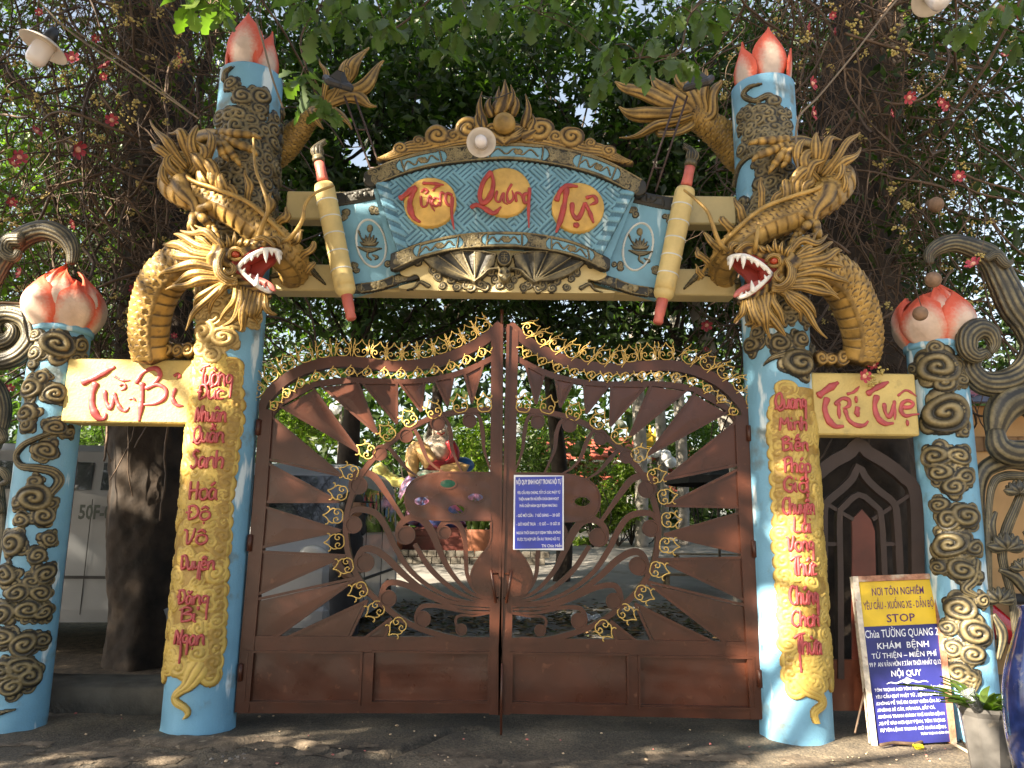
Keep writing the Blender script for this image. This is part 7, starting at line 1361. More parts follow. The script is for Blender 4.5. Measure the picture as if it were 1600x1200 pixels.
# ---------------------------------------------------------------- shrubs, pots, edging
def YN(Y): return float(np.interp(Y, [9, 9.6, 10.2, 11, 12, 13, 14], [17, 17.8, 19, 31.0, 22, 24, 26]))
def bush(name, label, cx_, cy_, Y, rx, rz, n, lm, size=.09, asp=.4, seed=0, up=False, pot=None, group='plants in the yard', fl=None):
    Y = YN(Y) if Y > 9.7 or pot else Y; size *= Y/11.5; c = P(cx_, cy_, Y); rs = np.random.RandomState(seed+200); t = thing(name, label, 'plant', (c[0], Y, 0), group); mp_ = MPP(cx_, cy_, Y)
    z0 = yz(Y)+.0
    if pot:
        pot *= 1.8; V, F_ = lathe([(0, .02), (.16*pot, .02), (.20*pot, .3*pot), (.24*pot, .42*pot), (.24*pot, .46*pot), (.20*pot, .46*pot), (.18*pot, .40*pot), (0, .40*pot)], (c[0], Y, yz(Y)), 24); mk('pot', V, F_, mat('terracotta_pot', (.32, .12, .06), .7, var=.15), t); z0 = yz(Y)+.4*pot
    if up:      # sword leaves from the base
        mb = MB()
        for k in range(n):
            a = rs.uniform(0, 6.28); L = rz*mp_*2*rs.uniform(.6, 1.1); b0 = np.array([c[0]+rs.normal(0, rx*mp_*.35), Y+rs.normal(0, .2), max(z0, c[2]-rz*mp_)]); sp = rs.uniform(.15, .7); d = np.array([math.cos(a)*sp, math.sin(a)*sp, 1]); q = spline([b0, b0+d*L*.5, b0+d*L*np.array([1.3, 1.3, .85])], n=7); T, N, B = frames(q); w_ = size*np.array([.5, .8, 1, .9, .7, .4, .05])[:, None]; V = np.vstack([q-B*w_, q+N*size*.25, q+B*w_]); mb.add(V, [[i, i+1, i+8, i+7] for i in range(6)]+[[7+i, 8+i, i+15, i+14] for i in range(6)], np.full(21, rs.uniform(.2, 1.2)))
        mb.build('blades', lm, t)
    else:
        k = max(5, n//26); d = rs.normal(0, 1, (k, 3)); d /= np.linalg.norm(d, axis=1)[:, None]; cs = c+d*np.array([rx*mp_, rx*mp_*.8, rz*mp_])*(rs.uniform(.2, 1, k)**.5)[:, None]; kk = np.repeat(np.arange(k), n//k); cc = cs[kk]+rs.normal(0, 1, (len(kk), 3))*min(rx, rz)*mp_*.22; cc[:, 2] = np.maximum(cc[:, 2], z0+.03); V, F_, A = leaves(cc, size, .1, rs, asp); mk('foliage', V, F_, lm, t, False, A)
        mb = MB()
        for q in cs[:10]: V, F_, c_ = limb((c[0], Y, z0), q, .02, .006); mb.add(V, F_)
        mb.build('stems', BARK, t)
    if fl:
        for k in range(fl): inst(FLM if k % 2 else BUM, 'blossom', t, (c[0]+rs.normal(0, rx*mp_*.5), Y-.2+rs.normal(0, .1), c[2]+rs.normal(0, rz*mp_*.5)), .10)
B_ = bush
LF_B0 = LF_B; LF_B = leafmat('sun_brightened_leaf', (.16, .22, .035), (.08, .12, .02)); LF_M0 = LF_M; LF_M = leafmat('garden_green_leaf', (.085, .13, .028), (.04, .07, .016))  # brighter shrub green: sunlight is put into the leaf colour
B_('shrub', 'round bright shrub in front of the white house, seen right of the blue notice', 935, 780, 13, 40, 26, 1500, LF_B, seed=1); B_('shrub', 'loose yellow green shrub by the first pale palm trunk', 985, 745, 12.4, 30, 26, 1100, LF_B, seed=2); B_('shrub', 'low dense hedge shrub under the dark parasol', 1105, 838, 11, 60, 22, 1500, LF_M, seed=3); B_('shrub', 'green shrub behind the bicycle', 965, 805, 12.2, 34, 22, 900, LF_B, seed=4)
B_('sword_plant', 'spiky light green plant left of the bicycle, inside the ring of the right leaf', 1000, 800, 10.5, 24, 22, 60, LF_B, .02, seed=5, up=True, fl=3); B_('shrub', 'tall leafy shrub seen through the top left rays of the gate', 480, 655, 12.5, 70, 50, 2400, LF_B, .11, seed=6); B_('shrub', 'dark shrub between the silver van and the statue', 612, 690, 12.3, 32, 34, 1000, LF_M, seed=7)
B_('potted_plant', 'potted plant with upright leaves left of the statue mound', 610, 815, 9.7, 24, 34, 46, LF_M, .022, seed=8, up=True, pot=.9); B_('potted_plant', 'yellowish spiky potted plant close to the statue mound', 618, 780, 9.9, 22, 26, 40, LF_B, .018, seed=9, up=True, pot=.8); B_('shrub', 'shrub with small white flowers behind the statue', 740, 700, 12.8, 34, 44, 1300, LF_B, seed=10); B_('sword_plant', 'pale agave behind the brown plate of the left leaf', 740, 722, 11, 18, 14, 40, LF_B, .025, seed=11, up=True); B_('potted_plant', 'potted green plant under the brown plate near the gate centre', 745, 830, 9.6, 20, 30, 40, LF_M, .022, seed=12, up=True, pot=.9)
B_('shrub', 'feathery shrub behind the lamp post right of the gate centre', 830, 720, 12.6, 40, 50, 1500, LF_M, seed=13); B_('shrub', 'twiggy bonsai like shrub before the white house', 925, 735, 12.0, 30, 20, 300, LF_M, .07, seed=14); B_('shrub', 'bright shrub seen between the upper right rays', 870, 655, 13.4, 60, 30, 1500, LF_B, seed=15); B_('shrub', 'green shrub behind the palm trunks on the right', 1090, 690, 13.5, 70, 36, 1700, LF_M, seed=16); B_('shrub', 'low plants along the yard edge left of the palm trunks', 915, 850, 12.4, 30, 10, 400, LF_B, seed=17)
B_('shrub', 'leafy bush behind the right side gate by the cream wall', 1420, 640, 9.6, 30, 40, 900, LF_M, .1, seed=18)
B_('shrub', 'dark shrub low behind the left dark trunk', 160, 690, 10.6, 60, 34, 1100, LF_M, .1, seed=19)
Yk = 17.6; t = thing('planter_kerb', 'low grey brick planter edge running under the statue', 'planter', (P(650, 850, Yk)[0], Yk, yz(Yk)))
for k in range(18):
    for r_ in range(2): V, F_ = bbox((P(596, 850, Yk)[0]+k*.21+r_*.1, Yk, yz(Yk)+.07+r_*.15), (.2, .2, .14), .012); mk('brick', V, F_, KERB, t, False)
# palm trunks and lamps
def palm(label, px, y0, y1, Y, w_):
    Y = YN(Y); a = P(px, y1, Y); b = P(px, y0, Y); mp_ = MPP(px, y1, Y); t = thing('palm_tree', label, 'tree', (a[0], Y, 0), 'pale ringed palm trunks in the yard'); q = np.array([[a[0]+.05*math.sin(z*.6), Y, z] for z in np.arange(yz(Y)-.02, 11.5, .1)]); V, F_, c = tube(q, w_*mp_/2*1.0, 20, 1, lambda S, T: (1+.03*(np.sin(S*16) > .8)+.015*np.sin(T*3+S), 1+0*S)); mk('trunk', V, F_, PALEB, t); mb = MB(); top = q[-1]
    for k in range(12):
        an = k*.523+Y; d = np.array([math.cos(an), math.sin(an), 0]); s_ = spline([top, top+d*1.4+[0, 0, .9], top+d*2.6+[0, 0, .4], top+d*3.4+[0, 0, -1.0]], n=16)
        for i in range(2, 16):
            for e_ in (-1, 1): T = s_[min(15, i)]-s_[i-1]; B = np.cross(T, [0, 0, 1]); B /= np.linalg.norm(B)+1e-6; p_ = s_[i]; mb.add([p_, p_+B*e_*.25+T*.6+[0, 0, -.03], p_+B*e_*.5+T*.8+[0, 0, -.2], p_+B*e_*.22+T*.2+[0, 0, -.03]], [[0, 1, 2, 3]], [.8]*4)
    mb.build('fronds', LF_M, t, False)
palm('pale palm trunk standing nearest the gate centre, behind the right leaf', 1002, 620, 900, 12.2, 21); palm('pale palm trunk second from the gate centre, behind the right leaf', 1036, 630, 850, 13.2, 17); palm('pale palm trunk nearest the right tall pillar', 1068, 620, 880, 12.6, 18)
GLOBE = mat('lamp_globe_glass', (.72, .75, .78), .12, var=.03, coat=1)
def lamp_post(label, px, py, Y, globes):
    Y = YN(Y); c = P(px, py, Y); t = thing('globe_lamp', label, 'lamp post', (c[0], Y, 0), 'globe lamps in the yard'); V, F_, c_ = tube(np.array([[c[0], Y, 0], [c[0], Y, 1.2], [c[0], Y, c[2]-.05]]), .045, 10); mk('post', V, F_, KERB, t)
    for gx__, gy__ in globes: q = P(gx__, gy__, Y); V, F_ = ell(q, (.19, .19, .19), 18, 12); mk('globe', V, F_, GLOBE, t); V, F_, c_ = tube(np.array([[c[0], Y, c[2]-.25], q-[0, 0, .17]]), .015, 8); mk('arm', V, F_, KERB, t)
lamp_post('globe lamp beside the centre stile of the gate on a thin post', 826, 672, 11.6, [(812, 668), (832, 664)]); lamp_post('globe lamp cluster among the palm trunks', 1028, 712, 11.8, [(1008, 716), (1024, 706), (1040, 712), (1048, 722)]); lamp_post('globe lamps among bright leaves seen between the upper left rays', 533, 640, 12.0, [(524, 638), (546, 652), (534, 626)])
# house, umbrella, benches, bicycle
WALLW = mat('white_house_wall', (.62, .62, .60), .8, var=.1); ROOFR = mat('red_roof_tiles', (.38, .09, .06), .7, var=.25, vs=10, bump=.5, bs=20)
def prismx(nm, poly_yz, x0, x1, m, t):
    n = len(poly_yz); V = [[x0, a, b] for a, b in poly_yz]+[[x1, a, b] for a, b in poly_yz]; mk(nm, V, [list(range(n)), list(range(2*n-1, n-1, -1))]+[[i, (i+1) % n, (i+1) % n+n, i+n][::-1] for i in range(n)], m, t, False)
def house():
    Y = 34; a = P(855, 700, Y); b = P(1010, 700, Y); t = thing('house', 'white house with red roofs at the back of the yard, right of the gate centre', 'house', ((a[0]+b[0])/2, Y, 0)); zt = P(900, 712, Y)[2]
    V, F_ = bbox(((a[0]+b[0])/2+.8, Y+2, zt/2), (b[0]-a[0]+1.5, 4, zt), .02); mk('wall', V, F_, WALLW, t, False)
    e = P(845, 735, Y-1); prismx('porch_roof', [(Y-1.6, zt*.72), (Y+.1, zt*.90), (Y+.1, zt*.83), (Y-1.5, zt*.66)], a[0]-.5, b[0]+1.6, ROOFR, t); prismx('roof', [(Y-.6, zt-.05), (Y+2, zt+1.1), (Y+4.6, zt-.05), (Y+4.6, zt-.2), (Y-.6, zt-.2)], a[0]-.6, b[0]+2.2, ROOFR, t)
    for k in range(4): V, F_ = bbox((a[0]+.4+k*1.5, Y-1.4, zt*.34), (.24, .24, zt*.68), .02); mk('column', V, F_, WALLW, t, False)
    for k in range(3): V, F_ = bbox((a[0]+1+k*1.1, Y-.02, zt*.38), (.6, .06, zt*.4), .01); w_ = mk('window', V, F_, GLASS, t, False)
    for k in range(6): V, F_ = bbox((a[0]-.2+k*.8, Y-.62, zt-.28), (.5, .04, .10), .01); mk('eaves_block', V, F_, WALLW, t, False)
    Y2 = 38; a = P(1040, 740, Y2); t = thing('pavilion', 'temple pavilion with red roof and golden sign far behind the right leaf', 'building', (a[0], Y2, 0)); z1 = P(1040, 752, Y2)[2]; z0 = P(1040, 722, Y2)[2]; x0, x1 = P(985, 740, Y2)[0], P(1110, 740, Y2)[0]
    prismx('roof', [(Y2-1.5, z1), (Y2+1, z0+.8), (Y2+3.5, z1), (Y2+3.5, z1-.1), (Y2-1.5, z1-.15)], x0, x1, ROOFR, t); V, F_ = bbox(((x0+x1)/2, Y2+1.2, z1/2), (x1-x0-.8, 3.5, z1-.1), .02); mk('wall', V, F_, WALLW, t, False)
    g0 = P(1016, 688, 31.0); gf = MB(); V, F_ = bbox((g0[0], 31.0, (g0[2])), (1.1, .16, .56), .02); gf.add(V, F_)
    for k in range(5): V, F_, c = tube([g0+[-.44+k*.22, 0, .2], g0+[-.44+k*.22, 0, .62+.15*(k == 2)]], [.09, .01], 8); gf.add(V, F_)
    t3 = thing('golden_sign', 'small golden ornamental sign high above the far roofs', 'ornament', (g0[0], 31.0, 0)); gf.build('crest', mat('bright_gold_sign', (.75, .45, .04), .4), t3); V, F_, c = tube(np.array([[g0[0], 31.0, 0], [g0[0], 31.0, g0[2]]]), .05, 8); mk('post', V, F_, KERB, t3)
    Yw = 9.5; a = P(1392, 690, Yw); b = P(1460, 690, Yw); t = thing('garden_wall', 'tall cream wall behind the small right side gate', 'wall', ((a[0]+b[0])/2, Yw, 0)); z1 = P(1400, 640, Yw)[2]; V, F_ = bbox(((a[0]+b[0])/2+.4, Yw, z1/2), (b[0]-a[0]+.8, .2, z1), .02); mk('render', V, F_, mat('cream_render', (.60, .46, .32), .85, var=.12, vs=2, bump=.3), t, False)
    Yh = 8.3; a = P(1512, 640, Yh); zt = P(1550, 634, Yh)[2]; t = thing('house', 'ochre walled house with pink tin roof at the right edge behind the bronze carving', 'house', (a[0]+1.5, Yh, 0)); OCH = mat('ochre_wall', (.44, .27, .12), .85, var=.12, vs=3, bump=.2); V, F_ = bbox((a[0]+1.9, Yh+2, zt/2), (4.0, 4, zt), .02); mk('wall', V, F_, OCH, t, False)
    PK = mat('pink_tin_roof', (.62, .20, .26), .5, var=.1); 
    n = 60; xs_ = np.linspace(a[0]-.3, a[0]+4.4, n); V = np.concatenate([np.stack([xs_, np.full(n, Yh-.5), zt+.04+.03*np.sin(xs_*26)], 1), np.stack([xs_, np.full(n, Yh+3), zt+.85+.03*np.sin(xs_*26)], 1)]); mk('roof', V, [[i, i+1, i+1+n, i+n] for i in range(n-1)], PK, t); V, F_ = bbox((a[0]+2, Yh-.42, zt+.0), (4.6, .1, .08), .01); mk('gutter', V, F_, mat('blue_gutter', (.06, .08, .16), .4), t, False)
    for k in range(5): c = P(1526+k*18, 694, Yh-.01); V, F_ = bbox(c, (.12, .06, .16), .01); o = mk('vent_block', V, F_, mat('vent_shadow', (.20, .12, .06), .9), t, False)
    c = P(1568, 905, Yh-.4); t = thing('parked_motorbike', 'red motorbike standing behind the bronze carving at the right edge', 'motorbike', (c[0], Yh-.4, 0)); RD = mat('red_gloss', (.4, .01, .015), .25, coat=1)
    for e_ in (-.6, .6): V, F_ = lathe([(.22, -.04), (.29, -.03), (.31, 0), (.29, .03), (.22, .04)], (0, 0, 0), 24, rot('X', math.pi/2)); mk('wheel', V+np.array([c[0]+e_, Yh-.4, .31]), F_, RUB, t)
    V, F_, q = tube(spline([(c[0]-.55, Yh-.4, .45), (c[0]-.3, Yh-.4, .75), (c[0], Yh-.4, .55), (c[0]+.4, Yh-.4, .7), (c[0]+.6, Yh-.4, .85)], n=14), [.06, .13, .14, .14, .05], 14); mk('fairing', V, F_, RD, t); V, F_ = bbox((c[0]+.25, Yh-.4, .86), (.65, .24, .1), .04); mk('saddle', V, F_, RUB, t); V, F_, q = tube([(c[0]-.6, Yh-.4, .4), (c[0]-.42, Yh-.4, 1.0), (c[0]-.4, Yh-.72, 1.05)], .02, 8); mk('handlebar', V, F_, CHR, t)
house()
c = P(1120, 745, 15); t = thing('parasol', 'dark parasol open behind the right rays of the gate', 'parasol', (c[0], 15, yz(15))); zt = c[2]
V, F_ = lathe([(.02, .30), (.5, .18), (1.0, -.02), (1.02, -.16), (.99, -.15)], (c[0], 15, zt), 8); mk('canopy', V, F_, mat('black_canvas', (.016, .018, .02), .8, var=.2), t, False); V, F_, q = tube([(c[0], 15, yz(15)), (c[0], 15, zt+.25)], .025, 10); mk('pole', V, F_, KERB, t)
def bench(label, px, py, Y, W=1.3):
    c = P(px, py, Y); zt = c[2]; t = thing('wooden_bench', label, 'bench', (c[0], Y, 0), 'benches behind the right leaf'); WD = mat('grey_wood', (.22, .17, .11), .8, var=.3, vs=10, bump=.3)
    for k in range(3): V, F_ = bbox((c[0], Y-.14+k*.14, zt), (W, .12, .035), .006); mk('seat_plank', V, F_, WD, t, False)
    for e_ in (-1, 1): 
        for g_ in (-1, 1): V, F_ = bbox((c[0]+e_*W*.42, Y+g_*.14, (zt+yz(Y))/2), (.06, .06, zt-yz(Y)), .006); mk('leg', V, F_, WD, t, False)
bench('wooden bench behind the middle right rays, nearer one', 1100, 898, 14, 1.6); bench('wooden bench behind the right rays, farther one', 1120, 866, 18, 2.2)
def bicycle():
    Y = 23; c = P(985, 828, Y); t = thing('bicycle', 'grey bicycle standing by the shrubs far inside the yard', 'bicycle', (c[0], Y, 0)); x = c[0]; r = .34; zz_ = yz(Y)
    for e_ in (-.45, .45): q = np.array([[x+e_+r*.9*math.cos(a), Y+r*.3*math.cos(a), zz_+r+.02+r*math.sin(a)] for a in np.linspace(0, 6.283, 28)]); V, F_, c_ = tube(q, .018, 6, caps=False); mk('wheel', V, F_, RUB, t)
    for a, b in (((-.26, .3), (-.02, .34)), ((-.02, .34), (-.12, .72)), ((-.26, .3), (-.12, .66)), ((-.12, .66), (.18, .72)), ((-.02, .34), (.18, .68)), ((.18, .82), (.26, .3))): V, F_, c_ = tube([(x+a[0]*1.6, Y, zz_+a[1]*1.15), (x+b[0]*1.6, Y, zz_+b[1]*1.15)], .018, 6); mk('frame_tube', V, F_, WHITE, t)
    V, F_ = bbox((x-.2, Y, zz_+.88), (.26, .14, .07), .02); mk('saddle', V, F_, RUB, t); V, F_, c_ = tube([(x+.28, Y-.26, zz_+1.0), (x+.3, Y, zz_+.96), (x+.28, Y+.26, zz_+1.0)], .014, 6); mk('handlebar', V, F_, CHR, t); q = P(978, 785, Y); V, F_ = bbox((x+.42, Y-.05, zz_+.92), (.34, .3, .28), .03); mk('basket', V, F_, mat('wicker', (.3, .2, .1), .8), t)
bicycle()
# ---------------------------------------------------------------- hanging lamps, floodlights and cables
LAMPW = mat('lamp_shade_enamel', (.55, .50, .45), .4, var=.08); MILK = mat('milk_glass', (.66, .63, .66), .2, var=.03, coat=.6)
def lampshade(label, c, tilt, R, hang):
    t = thing('hanging_lamp', label, 'lamp', c, 'round white hanging lamps'); Rm = rot('X', tilt[0])@rot('Y', tilt[1])
    V, F_ = lathe([(.02, .06), (R*.35, .05), (R*.8, .015), (R, -.012), (R*.985, -.014), (R*.78, .006), (R*.3, .035), (.02, .04)], c, 40, Rm); mk('shade', V, F_, LAMPW, t)
    V, F_ = lathe([(.001, -.19*R/.2), (R*.30, -.185*R/.2), (R*.41, -.15*R/.2), (R*.43, -.05*R/.2), (R*.42, .0)], c, 28, Rm); mk('glass', V, F_, MILK, t)
    V, F_ = lathe([(.0, .16), (.03, .155), (.045, .10), (.05, .03), (0, .03)], c, 16, Rm); mk('holder', V, F_, BLACK, t); V, F_ = lathe([(R*.43, .0), (R*.45, .005), (R*.45, .04), (.04, .04)], c, 24, Rm); mk('collar', V, F_, LAMPW, t)
    top = np.array(c)+Rm@np.array([0, 0, .155]); V, F_, q = tube(spline([top, top+[0, 0, .06], hang], n=8), .005, 6); mk('flex', V, F_, BLACK, t)
c1 = P(69, 72, 5.0); lampshade('round white lamp hanging at the top left corner', c1, (-.12, .34), .168, P(75, 22, 5.0)); c2 = P(752, 223, 5.2); lampshade('round white lamp hanging in front of the plaque crest', c2, (-1.25, .0), .108, P(752, 180, 5.25)); c3 = P(1458, -8, 5.0); lampshade('round white lamp cut by the top edge at the right', c3, (-.5, -.1), .16, P(1458, -60, 5.0))
def cable(label, pts, Y, r=.008, col=None):
    q = spline([P(a, b, Y+(c if len_ else 0)) for a, b, c, len_ in [(p[0], p[1], p[2] if len(p) > 2 else 0, len(p) > 2) for p in pts]], n=40); V, F_, c = tube(q, r, 6); o = mk('cable', V, F_, col or mat('dusty_cable', (.19, .15, .11), .8), None, True, None, q[0]); tag(o, label, 'cable', 'cables strung over the gateway')
cable('thick pale cable sloping from the top left down to the left dragon', [(50, -10), (110, 50), (200, 110), (310, 185)], 5.2, .007); cable('thin cable running beside the thick one at the top left', [(120, 50), (210, 108), (300, 178)], 5.2, .005)
cable('pale cable sloping from the top right down to the right pillar', [(1410, -10), (1380, 25), (1330, 90), (1280, 150), (1246, 190), (1247, 270)], 5.6, .008); cable('thin grey conduit down the front of the top of the left pillar', [(400, 30), (412, 70), (425, 120), (442, 168)], 5.72, .009)
cable('thin dark wire between the flaming pearl tips', [(752, 150), (775, 153), (800, 144)], 5.7, .004, BLACK)
IRON = mat('rusty_thin_iron', (.06, .035, .03), .6)
def flood(label, a, b, c, s_):
    p = P(*a, 5.9); t = thing('floodlight', label, 'lamp', p, 'floodlights on the gateway'); Rm = rot('Z', rad(30*s_))@rot('X', rad(-50)); V, F_ = bbox((0, 0, 0), (.24, .06, .19), .02); mk('housing', V@Rm.T+p, F_, mat('dark_lamp_housing', (.04, .038, .04), .5, var=.2), t, False); V, F_ = lathe([(.03, .1), (.11, .0), (.12, -.01)], p, 4, Rm@rot('X', rad(90))); mk('hood', V, F_, MATS['dark_lamp_housing'], t, False)
    for o_ in (-8, 8): V, F_, q = tube([P(b[0]+o_, b[1], 5.95), P(c[0]+o_, c[1], 5.98)], .010, 6); mk('bracket_rod', V, F_, IRON, t)
    for k in (.35, .75): y_ = b[1]+(c[1]-b[1])*k; x_ = b[0]+(c[0]-b[0])*k; V, F_, q = tube([P(x_-8, y_, 5.97), P(x_+8, y_, 5.97)], .008, 6); mk('rung', V, F_, IRON, t)
flood('dark floodlight among the leaves by the left dragon tail', (528, 130), (546, 150), (600, 300), 1); flood('dark floodlight above the right dragon tail', (1092, 130), (1066, 150), (1016, 300), -1)
# ---------------------------------------------------------------- bronze carvings at both edges
def curlrod(t, pts, Y, r, name='scroll_arm', k=12, m=DBRONZE): q = []; [q.append([*P(a, b, Y+(d[0] if d else 0)), c*MPP(a, b, Y)]) for a, b, c, *d in pts]; q = spline(q, step=.015); V, F_, c = tube(q[:, :3], q[:, 3], 56 if k > 8 else 28, .8, groove(k, 3, .10)); mk(name, V, F_, m, t, att=c)
t = thing('bronze_scroll', 'bronze cloud scrolls curling in from the left edge above the far left pillar', 'ornament', P(-10, 620, 6.0))
curlrod(t, [(112, 412, 7), (113, 390, 11), (100, 370, 14), (70, 360, 16), (35, 372, 17), (8, 400, 17), (-15, 440, 16), (-35, 480, 16)], 6.02, 1); curlrod(t, [(30, 392, 6), (22, 402, 9), (8, 392, 10), (14, 376, 11), (34, 374, 12)], 5.9, 1)
curlrod(t, [(8, 505, 4), (20, 515, 9), (14, 530, 13), (-4, 532, 15), (-14, 512, 16), (-2, 494, 16), (20, 490, 16), (44, 500, 17), (52, 524, 17), (38, 548, 16), (14, 562, 15), (-20, 566, 14)], 5.95, 1)
curlrod(t, [(-30, 590, 14), (-5, 608, 13), (6, 640, 12), (2, 670, 10), (-8, 700, 9)], 6.0, 1); curlrod(t, [(-10, 730, 6), (0, 760, 6), (5, 820, 5), (0, 900, 5), (-4, 1000, 5)], 6.05, 1)
for a, b in ((2, 680), (8, 745), (-2, 790)): curlrod(t, [(a-16, b-14, 4), (a, b-6, 7), (a+4, b+6, 6), (a-8, b+12, 3)], 5.98, 1, 'petal_scroll')
t = thing('bronze_scroll', 'large bronze cloud scrolls curling above the right cloud pillar at the right edge', 'ornament', P(1610, 620, 6.0))
curlrod(t, [(1452, 412, 6), (1452, 398, 9), (1466, 386, 12), (1490, 380, 14), (1520, 388, 16), (1548, 404, 19), (1566, 440, 22), (1584, 478, 24), (1606, 510, 22), (1616, 545, 20), (1600, 580, 20), (1570, 598, 20), (1536, 598, 19), (1516, 578, 17), (1518, 556, 15)], 5.95, 1)
curlrod(t, [(1545, 560, 5), (1538, 552, 8), (1524, 556, 12), (1512, 546, 15), (1512, 526, 17), (1528, 514, 17), (1546, 520, 14), (1554, 538, 9), (1548, 552, 4)], 5.82, 1); curlrod(t, [(1540, 405, 5), (1556, 398, 8), (1570, 412, 8), (1582, 408, 3)], 5.84, 1)
t = thing('bronze_lotus_screen', 'carved bronze screen of arching stems and lotus flowers at the right edge', 'ornament', P(1580, 900, 6.0)*np.array([1, 1, 0]))
curlrod(t, [(1536, 1090, 6), (1534, 1000, 7), (1532, 900, 8), (1530, 820, 9), (1528, 770, 10), (1536, 738, 12), (1556, 724, 14), (1580, 718, 15), (1610, 722, 15)], 6.0, 1, 'stem', 5); curlrod(t, [(1548, 1000, 4), (1545, 900, 5), (1545, 800, 5), (1552, 756, 6), (1570, 744, 7), (1600, 744, 7)], 5.95, 1, 'stem')
curlrod(t, [(1552, 690, 10), (1560, 650, 22), (1575, 630, 25), (1600, 622, 24), (1625, 640, 24)], 5.95, 1, 'leaf', 7); curlrod(t, [(1556, 672, 12), (1560, 696, 18), (1580, 708, 20), (1610, 706, 18)], 5.9, 1, 'leaf', 7); curlrod(t, [(1600, 760, 6), (1588, 790, 7), (1572, 830, 8), (1566, 870, 7), (1580, 930, 6), (1590, 1000, 6)], 5.98, 1, 'stem')
for cx_, cy_, s_ in ((1572, 858, 1), (1592, 770, .8), (1560, 940, .9), (1598, 890, .7)):
    for k in range(9): a = (k-4)*.34; curlrod(t, [(cx_, cy_, 3*s_), (cx_+18*s_*math.sin(a), cy_-12*s_*math.cos(a)*.9, 9*s_), (cx_+30*s_*math.sin(a), cy_-26*s_*math.cos(a), 2*s_)], 5.92+.02*(k % 2), 1, 'lotus_petal', 4)
for pts in ([(1556, 800, 3), (1548, 822, 7), (1556, 850, 4)], [(1600, 830, 3), (1612, 850, 6), (1606, 880, 4)], [(1562, 890, 4), (1586, 902, 9), (1606, 930, 6)], [(1552, 960, 4), (1566, 990, 8), (1560, 1030, 4)]): curlrod(t, pts, 5.95, 1, 'leaf', 4)

# ---------------------------------------------------------------- things at the lower right
g = GND(1548, 1218); Yp = g[1]
t = thing('potted_plant', 'grey faceted pot of long green leaves by the right cloud pillar', 'plant', (g[0], Yp, 0)); mp_ = MPP(1548, 1150, Yp); R0 = 36*mp_; zt = P(1535, 1108, Yp)[2]
V, F_ = lathe([(.0, .0), (R0*.72, .0), (R0*.80, zt*.3), (R0*1.0, zt*.92), (R0*1.12, zt), (R0*1.12, zt+.02), (R0*.98, zt+.02), (R0*.9, zt-.08), (0, zt-.08)], (g[0], Yp, 0), 8); mk('pot', V, F_, mat('grey_metal_pot', (.12, .115, .11), .45, .3, var=.25, vs=8, dirt=((.24, .21, .17), 12, .6)), t, False)
mb = MB(); rs = np.random.RandomState(3)
for k in range(34):
    a = rs.uniform(0, 6.28); L = rs.uniform(.18, .38); b0 = np.array([g[0]+rs.normal(0, .03), Yp+rs.normal(0, .03), zt-.06]); d = np.array([math.cos(a)*.75-.15, math.sin(a)*.6-.1, .75]); q = spline([b0, b0+d*L*.6, b0+d*L*np.array([1.5, 1.5, .75])], n=8); T, N, B = frames(q, (0, 0, 1)); w_ = .026*np.array([.3, .7, 1, 1, .9, .7, .4, .03])[:, None]; V = np.vstack([q-B*w_, q-N*.008, q+B*w_]); mb.add(V, [[i, i+1, i+9, i+8] for i in range(7)]+[[8+i, 9+i, i+17, i+16] for i in range(7)], np.full(24, rs.uniform(.2, 1.2)))
mb.build('leaves', LF_M, t)
c = P(1522, 1098, Yp-.1); o = thing('plastic_cup', 'clear plastic cup wedged in the leaves of the grey pot', 'cup', c); V, F_ = lathe([(.0, -.05), (.032, -.05), (.042, .07), (.046, .075), (.040, .07), (.030, -.045), (0, -.045)], c, 20, rot('Y', -.5)); mk('wall', V, F_, mat('clear_plastic', (.8, .85, .85), .08, trans=.9, var=.02), o)
g = GND(1640, 1262); Yv = g[1]-.05; mp_ = MPP(1610, 1100, Yv); t = thing('ceramic_vase', 'large glazed blue jar with white and brown brushwork cut by the right edge', 'vase', (g[0], Yv, 0)); x = g[0]; zs = [P(1600, b, Yv)[2] for b in (1262, 1200, 1130, 1060, 1000, 965, 952)]
pr = [(0, 0), (.20, 0)]+[(a*mp_, max(.02, z)) for a, z in zip((44, 52, 58, 52, 34, 22, 20), zs)]+[(24*mp_, zs[-1]+.02), (16*mp_, zs[-1]+.02), (14*mp_, zs[-1]-.1)]
s_ = spline(pr, n=40); V, F_ = lathe([tuple(a) for a in s_], (x, Yv, 0), 48); mk('jar', V, F_, mat('cobalt_glaze', (.02, .04, .18), .12, var=.5, vs=5, col2=(.05, .10, .34), coat=1.0, dirt=((.40, .36, .30), 7, .60)), t)
f = Field(-.5, .5, zs[3]-.1, zs[4]+.1, .006)
for a, b, R in ((-.12, .0, .07), (-.05, .06, .05), (-.16, .1, .05), (-.06, -.06, .05)): f.swirl(a, zs[3]+.12+b, R, 1, .3, 2, .0, .15)
rj = 56*mp_; f.mesh('painted_relief', mat('jar_white_relief', (.6, .58, .55), .2, att=(.3, .9), att_col=(.25, .15, .08), coat=1), t, lambda u, v, h: np.stack([x+(np.interp(v, s_[:, 1], s_[:, 0])+h)*np.sin(u/rj), Yv-(np.interp(v, s_[:, 1], s_[:, 0])+h)*np.cos(u/rj), v], -1))
